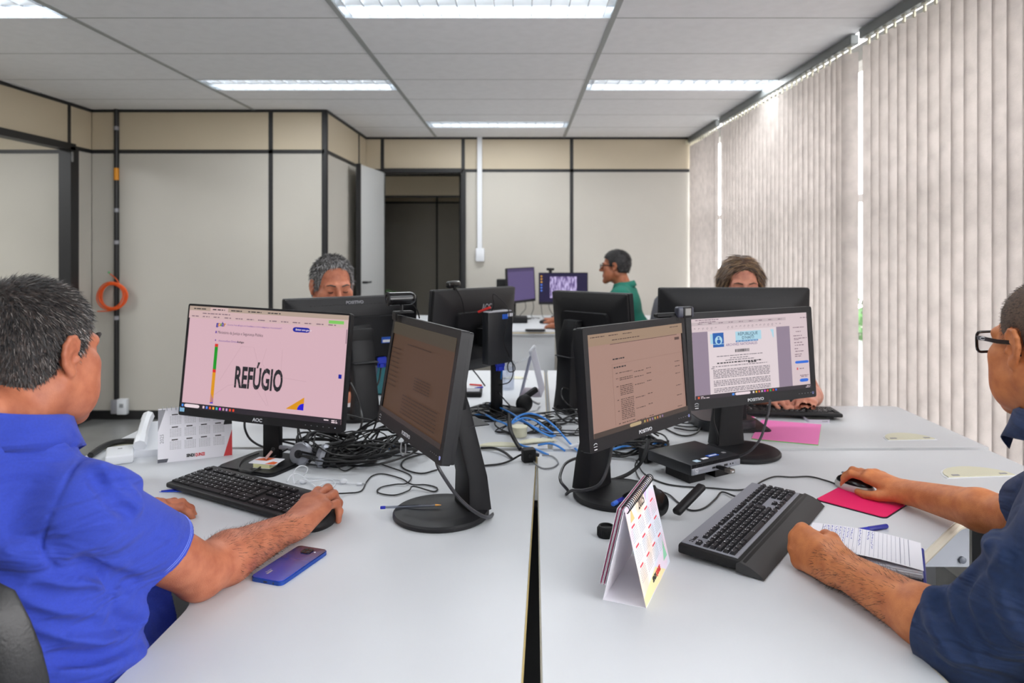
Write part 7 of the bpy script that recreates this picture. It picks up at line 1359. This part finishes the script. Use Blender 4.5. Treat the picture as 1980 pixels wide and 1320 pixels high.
    lg = legs(t, (0.94, 1.03, 0.53), (-0.35, 1, 0), mat('navy_jeans', (52, 66, 98), 0.8, noise=(30, 0.3), bump=(700, 0.3)))
    lg.location = L0
    for ch in t.children:
        if ch.name.startswith('shoe'): ch.location = L0
    hl = hairline(((-0.13, -0.058), (-0.03, -0.052), (-0.018, -0.02), (-0.010, 0.030), (0.013, 0.034), (0.019, -0.004), (0.036, 0.0), (0.046, 0.030), (0.058, 0.062), (0.11, 0.085)))
    cap, cme = hair_cap('hair', F, 1.0, 0.0022, hl, mat('cropped_brown_hair', (112, 88, 70), 0.7, noise=(240, 0.25, (84, 66, 56)), bump=(900, 0.9)), t); cap.location = L0
    strands('hair_strands', cme, F, lambda l: hl(l) - 0.002, 6000, 0.005, lambda l: l - np.array((0, -0.08, 0.1)), [(66, 54, 46), (50, 42, 38), (88, 72, 62), (58, 48, 42)], M_HAIR, cap, 0.0004, 0.45, 13)
    gm = glasses(F, t, mat('black_acetate', (18, 18, 22), 0.25), 0.052, 0.036, 0.110, 0.0026); gm.location = L0
    mk = MB().tube([tuple(F.P(-0.0705 - 0.0012, 0.072 + 0.006 * math.cos(a), 0.011 + 0.0024 * math.sin(a))) for a in [2 * PI * k / 16 for k in range(16)]], 0.0006, 4, closed=True).build('temple_mark', M_WMARK, gm)
    sk_f = Fr((0.64, 1.26, 0.77), 0)
    strands('arm_hair', body.data, sk_f, lambda l: np.where((np.abs(l[:, 2]) < 0.06) & (np.abs(l[:, 0]) < 0.08) & (l[:, 1] > -0.05) & (l[:, 1] < 0.13), 1, -1), 1300, 0.012, lambda l: np.tile(np.array((-0.2, 0.8, -0.4)), (len(l), 1)), [(44, 32, 26), (30, 24, 20)], M_HAIR, body, 0.00024, 0.3, 18)
navy_man()

# ---- the three people farther back
def seated(name, label, o, yaw, hyaw, m_s, m_c, wr, wl, hairf, head_z, h=0.0045, wide=1.0, pitch=0.0, sleeve=0.6, eye=True, gl=None, lean=0.05, neckf=0.02, trous=(50, 54, 64), hsc=1.0, spread=0.0):
    """o = (x, y) of the head; yaw = body heading (0 faces +y)"""
    t = thing(name, label, 'person', (o[0], o[1], 0), group='people working at the desks'); L0 = (-o[0], -o[1], 0)
    fwd = np.array((-math.sin(yaw), math.cos(yaw), 0)); lat = np.array((fwd[1], -fwd[0], 0)); H = np.array((o[0], o[1], head_z)); F = Fr(H, hyaw, pitch, 0, hsc)
    nb = H - fwd * (0.045 + neckf) - np.array((0, 0, 0.125)); C = nb - fwd * 0.01 - np.array((0, 0, 0.20)); B = C - fwd * lean + np.array((0, 0, -0.19))
    Sr = nb + lat * 0.175 - np.array((0, 0, 0.085)); Sl = nb - lat * 0.175 - np.array((0, 0, 0.085)); Er = ik(Sr, wr, 0.30, 0.26, lat * 0.5 + np.array((0, 0, -1)) - fwd * 0.3); El = ik(Sl, wl, 0.30, 0.26, -lat * 0.5 + np.array((0, 0, -1)) - fwd * 0.3)
    pts = np.stack([H + 0.16, H - 0.16, Sr, Sl, Er, El, np.array(wr), np.array(wl)]); f = Fld(pts.min(0) - 0.12, pts.max(0) + 0.12, h); head(f, F, wide); f.cone(F.P(0, -0.022, -0.045), nb - np.array((0, 0, 0.03)), 0.054, 0.058, 0.03)
    for S in (Sr, Sl): f.cone(nb - np.array((0, 0, 0.05)), S - np.array((0, 0, 0.012)), 0.036, 0.038, 0.02)
    for S, E, W, sd in ((Sr, Er, wr, 1), (Sl, El, wl, -1)):
        arm(f, S, E, W, 0.047, 0.040, 0.027); d = unit(np.array(W) - E); d = np.array((d[0], d[1], d[2] * 0.3)); hand(f, W, d, (0, 0, 1), sd, [(14, 34, 22)] * 4, spread=spread)
    body = link('body', f.mesh('body', 2), m_s, t); body.location = L0
    g = Fld(B - 0.36, np.maximum(nb, B) + 0.34, 0.007); torso(g, C, B, Sr, Sl, nb, (0.165, 0.11, 0.20), (0.155, 0.125, 0.17), 0.008)
    for S, E in ((Sr, Er), (Sl, El)):
        g.cone(S, S + (E - S) * (sleeve + 0.1), 0.064, 0.060, 0.03); ax = unit(E - S); q = S + (E - S) * sleeve; g.slab(q, ax, q + ax * 0.08, 0.11)
    g.cone(nb + np.array((0, 0, 0.02)), nb + np.array((0, 0, 0.2)), 0.058, 0.07, 0.006, 's'); sh = link('shirt', g.mesh('shirt', 2), m_c, t); sh.location = L0
    c = collar(t, (nb[0], nb[1]), 0.068, 0.068, yaw, lambda q: nb[2] + 0.028 - 0.03 * q, m_c, 0.038, 18); c.location = L0
    lg = legs(t, (B[0], B[1], 0.53), fwd, mat('trousers_%d' % trous[0], trous, 0.85)); lg.location = L0
    for ch in t.children:
        if ch.name.startswith('shoe'): ch.location = L0
    if eye:
        for s in (1, -1):
            e = MB().tube([tuple(F.P(s * 0.019, 0.0855, -0.0035)), tuple(F.P(s * 0.026, 0.0875, -0.0060)), tuple(F.P(s * 0.033, 0.0873, -0.0066)), tuple(F.P(s * 0.041, 0.083, -0.0045))], [0.001, 0.0019, 0.0019, 0.001], 6).build('eyelashes', mat('dark_lashes', (46, 32, 28), 0.7), t); e.location = L0
            b = MB().tube([tuple(F.P(s * 0.013, 0.096, 0.021)), tuple(F.P(s * 0.032, 0.091, 0.026)), tuple(F.P(s * 0.049, 0.076, 0.020))], [0.0028, 0.0032, 0.0016], 6).build('eyebrow', hairf[0], t); b.location = L0
    hairf[1](F, t, L0)
    if gl: g_ = glasses(F, t, gl, 0.050, 0.034, 0.110, 0.0022); g_.location = L0
    return t
def hair_short(m, hl, grow, n, L, cols, wide=1.0, seed=21, lift=0.3, w=0.0011, flowc=(0, -0.05, 0.09)):
    def fn(F, t, L0):
        cap, cme = hair_cap('hair', F, wide, grow, hl, m, t, 0.004); cap.location = L0
        strands('hair_strands', cme, F, lambda l: hl(l) - 0.003, n, L, lambda l: l - np.array(flowc), cols, M_HAIR, cap, w, lift, seed)
    return fn
hlA = hairline(((-0.13, -0.066), (-0.03, -0.06), (-0.018, -0.025), (-0.010, 0.028), (0.013, 0.032), (0.018, -0.012), (0.030, -0.008), (0.044, 0.022), (0.050, 0.078), (0.062, 0.100), (0.11, 0.112)))
m_g = mat('grey_hair', (128, 124, 122), 0.6, noise=(90, 0.35, (72, 70, 72)), bump=(500, 0.8))
seated('person', 'grey-haired person looking down behind the monitors at the left', (-0.785, 3.02), R(205), R(210), skin('pinkish_skin', (204, 132, 102)), mat('slate_shirt', (86, 96, 116), 0.85), (-1.00, 2.86, ZD + 0.03), (-0.82, 2.84, ZD + 0.03),
       (mat('grey_brow', (74, 66, 62), 0.8), hair_short(m_g, hlA, 0.007, 6000, 0.020, [(60, 60, 62), (92, 90, 92), (150, 148, 148), (186, 184, 184)], 1.02, 23)), 1.194, wide=1.02, pitch=R(-10), hsc=1.02)
def hair_long(F, t, L0):
    hl = lambda l: np.maximum(np.minimum(l[:, 2] - np.interp(l[:, 1], (-0.2, 0.022, 0.038, 0.052, 0.075, 0.12), (-0.5, -0.5, -0.02, 0.050, 0.088, 0.105)), 1), np.where(np.abs(l[:, 0]) > 0.064 - 0.25 * np.clip(l[:, 2], 0, 0.1), np.minimum(0.062 - l[:, 1], l[:, 2] + 0.24), -1))
    def ex(f):
        for s in (1, -1): f.cone(F.P(s * 0.060, -0.005, 0.03), F.P(s * 0.076, 0.0, -0.13), 0.030, 0.035, 0.04)
        f.cone(F.P(0, -0.06, 0.0), F.P(0, -0.07, -0.14), 0.06, 0.05, 0.04)
    cap, cme = hair_cap('hair', F, 1.04, 0.009, hl, mat('brown_blond_hair', (112, 84, 62), 0.45, noise=(50, 0.4, (70, 52, 42)), bump=(300, 0.6)), t, 0.004, ex); cap.location = L0
    def fl(l): d = np.stack([np.sign(l[:, 0]) * 0.6, -0.15 + 0 * l[:, 0], -0.4 - 6 * np.abs(l[:, 0])], 1); return d
    strands('hair_strands', cme, F, lambda l: np.ones(len(l)), 9000, 0.045, fl, [(96, 70, 52), (70, 52, 42), (54, 42, 36), (150, 118, 86), (176, 146, 110)], M_HAIR, cap, 0.0011, 0.03, 31, 0.06)
seated('person', 'long-haired person behind the wide monitor near the blinds', (0.915, 3.00), R(168), R(176), skin('fair_skin', (214, 148, 124)), mat('dusty_rose_blouse', (170, 120, 120), 0.85), (0.92, 2.86, ZD + 0.045), (1.13, 2.84, ZD + 0.045),
       (mat('brown_brow', (96, 68, 54), 0.8), hair_long), 1.198, pitch=R(-6), sleeve=0.5, hsc=0.97)
hlC = hairline(((-0.13, -0.05), (-0.03, -0.04), (-0.018, -0.01), (-0.010, 0.030), (0.013, 0.034), (0.018, 0.0), (0.034, 0.005), (0.042, 0.045), (0.060, 0.058), (0.11, 0.075)))
seated('person', 'dark-haired person with glasses in a green shirt at the far desk', (0.700, 5.32), R(72), R(76), skin('brown_skin', (164, 102, 72)), mat('deep_green_cotton', (18, 104, 88), 0.85), (0.29, 5.90, ZD + 0.035), (0.30, 5.50, ZD + 0.035),
       (mat('black_brow', (30, 26, 26), 0.8), hair_short(mat('black_hair', (30, 28, 30), 0.55, bump=(500, 0.7)), hlC, 0.008, 3500, 0.010, [(24, 22, 24), (36, 32, 34), (56, 50, 50)], 1.0, 27, 0.5)), 1.205, gl=mat('brown_black_frame', (34, 28, 28), 0.3), lean=0.07, sleeve=0.62)
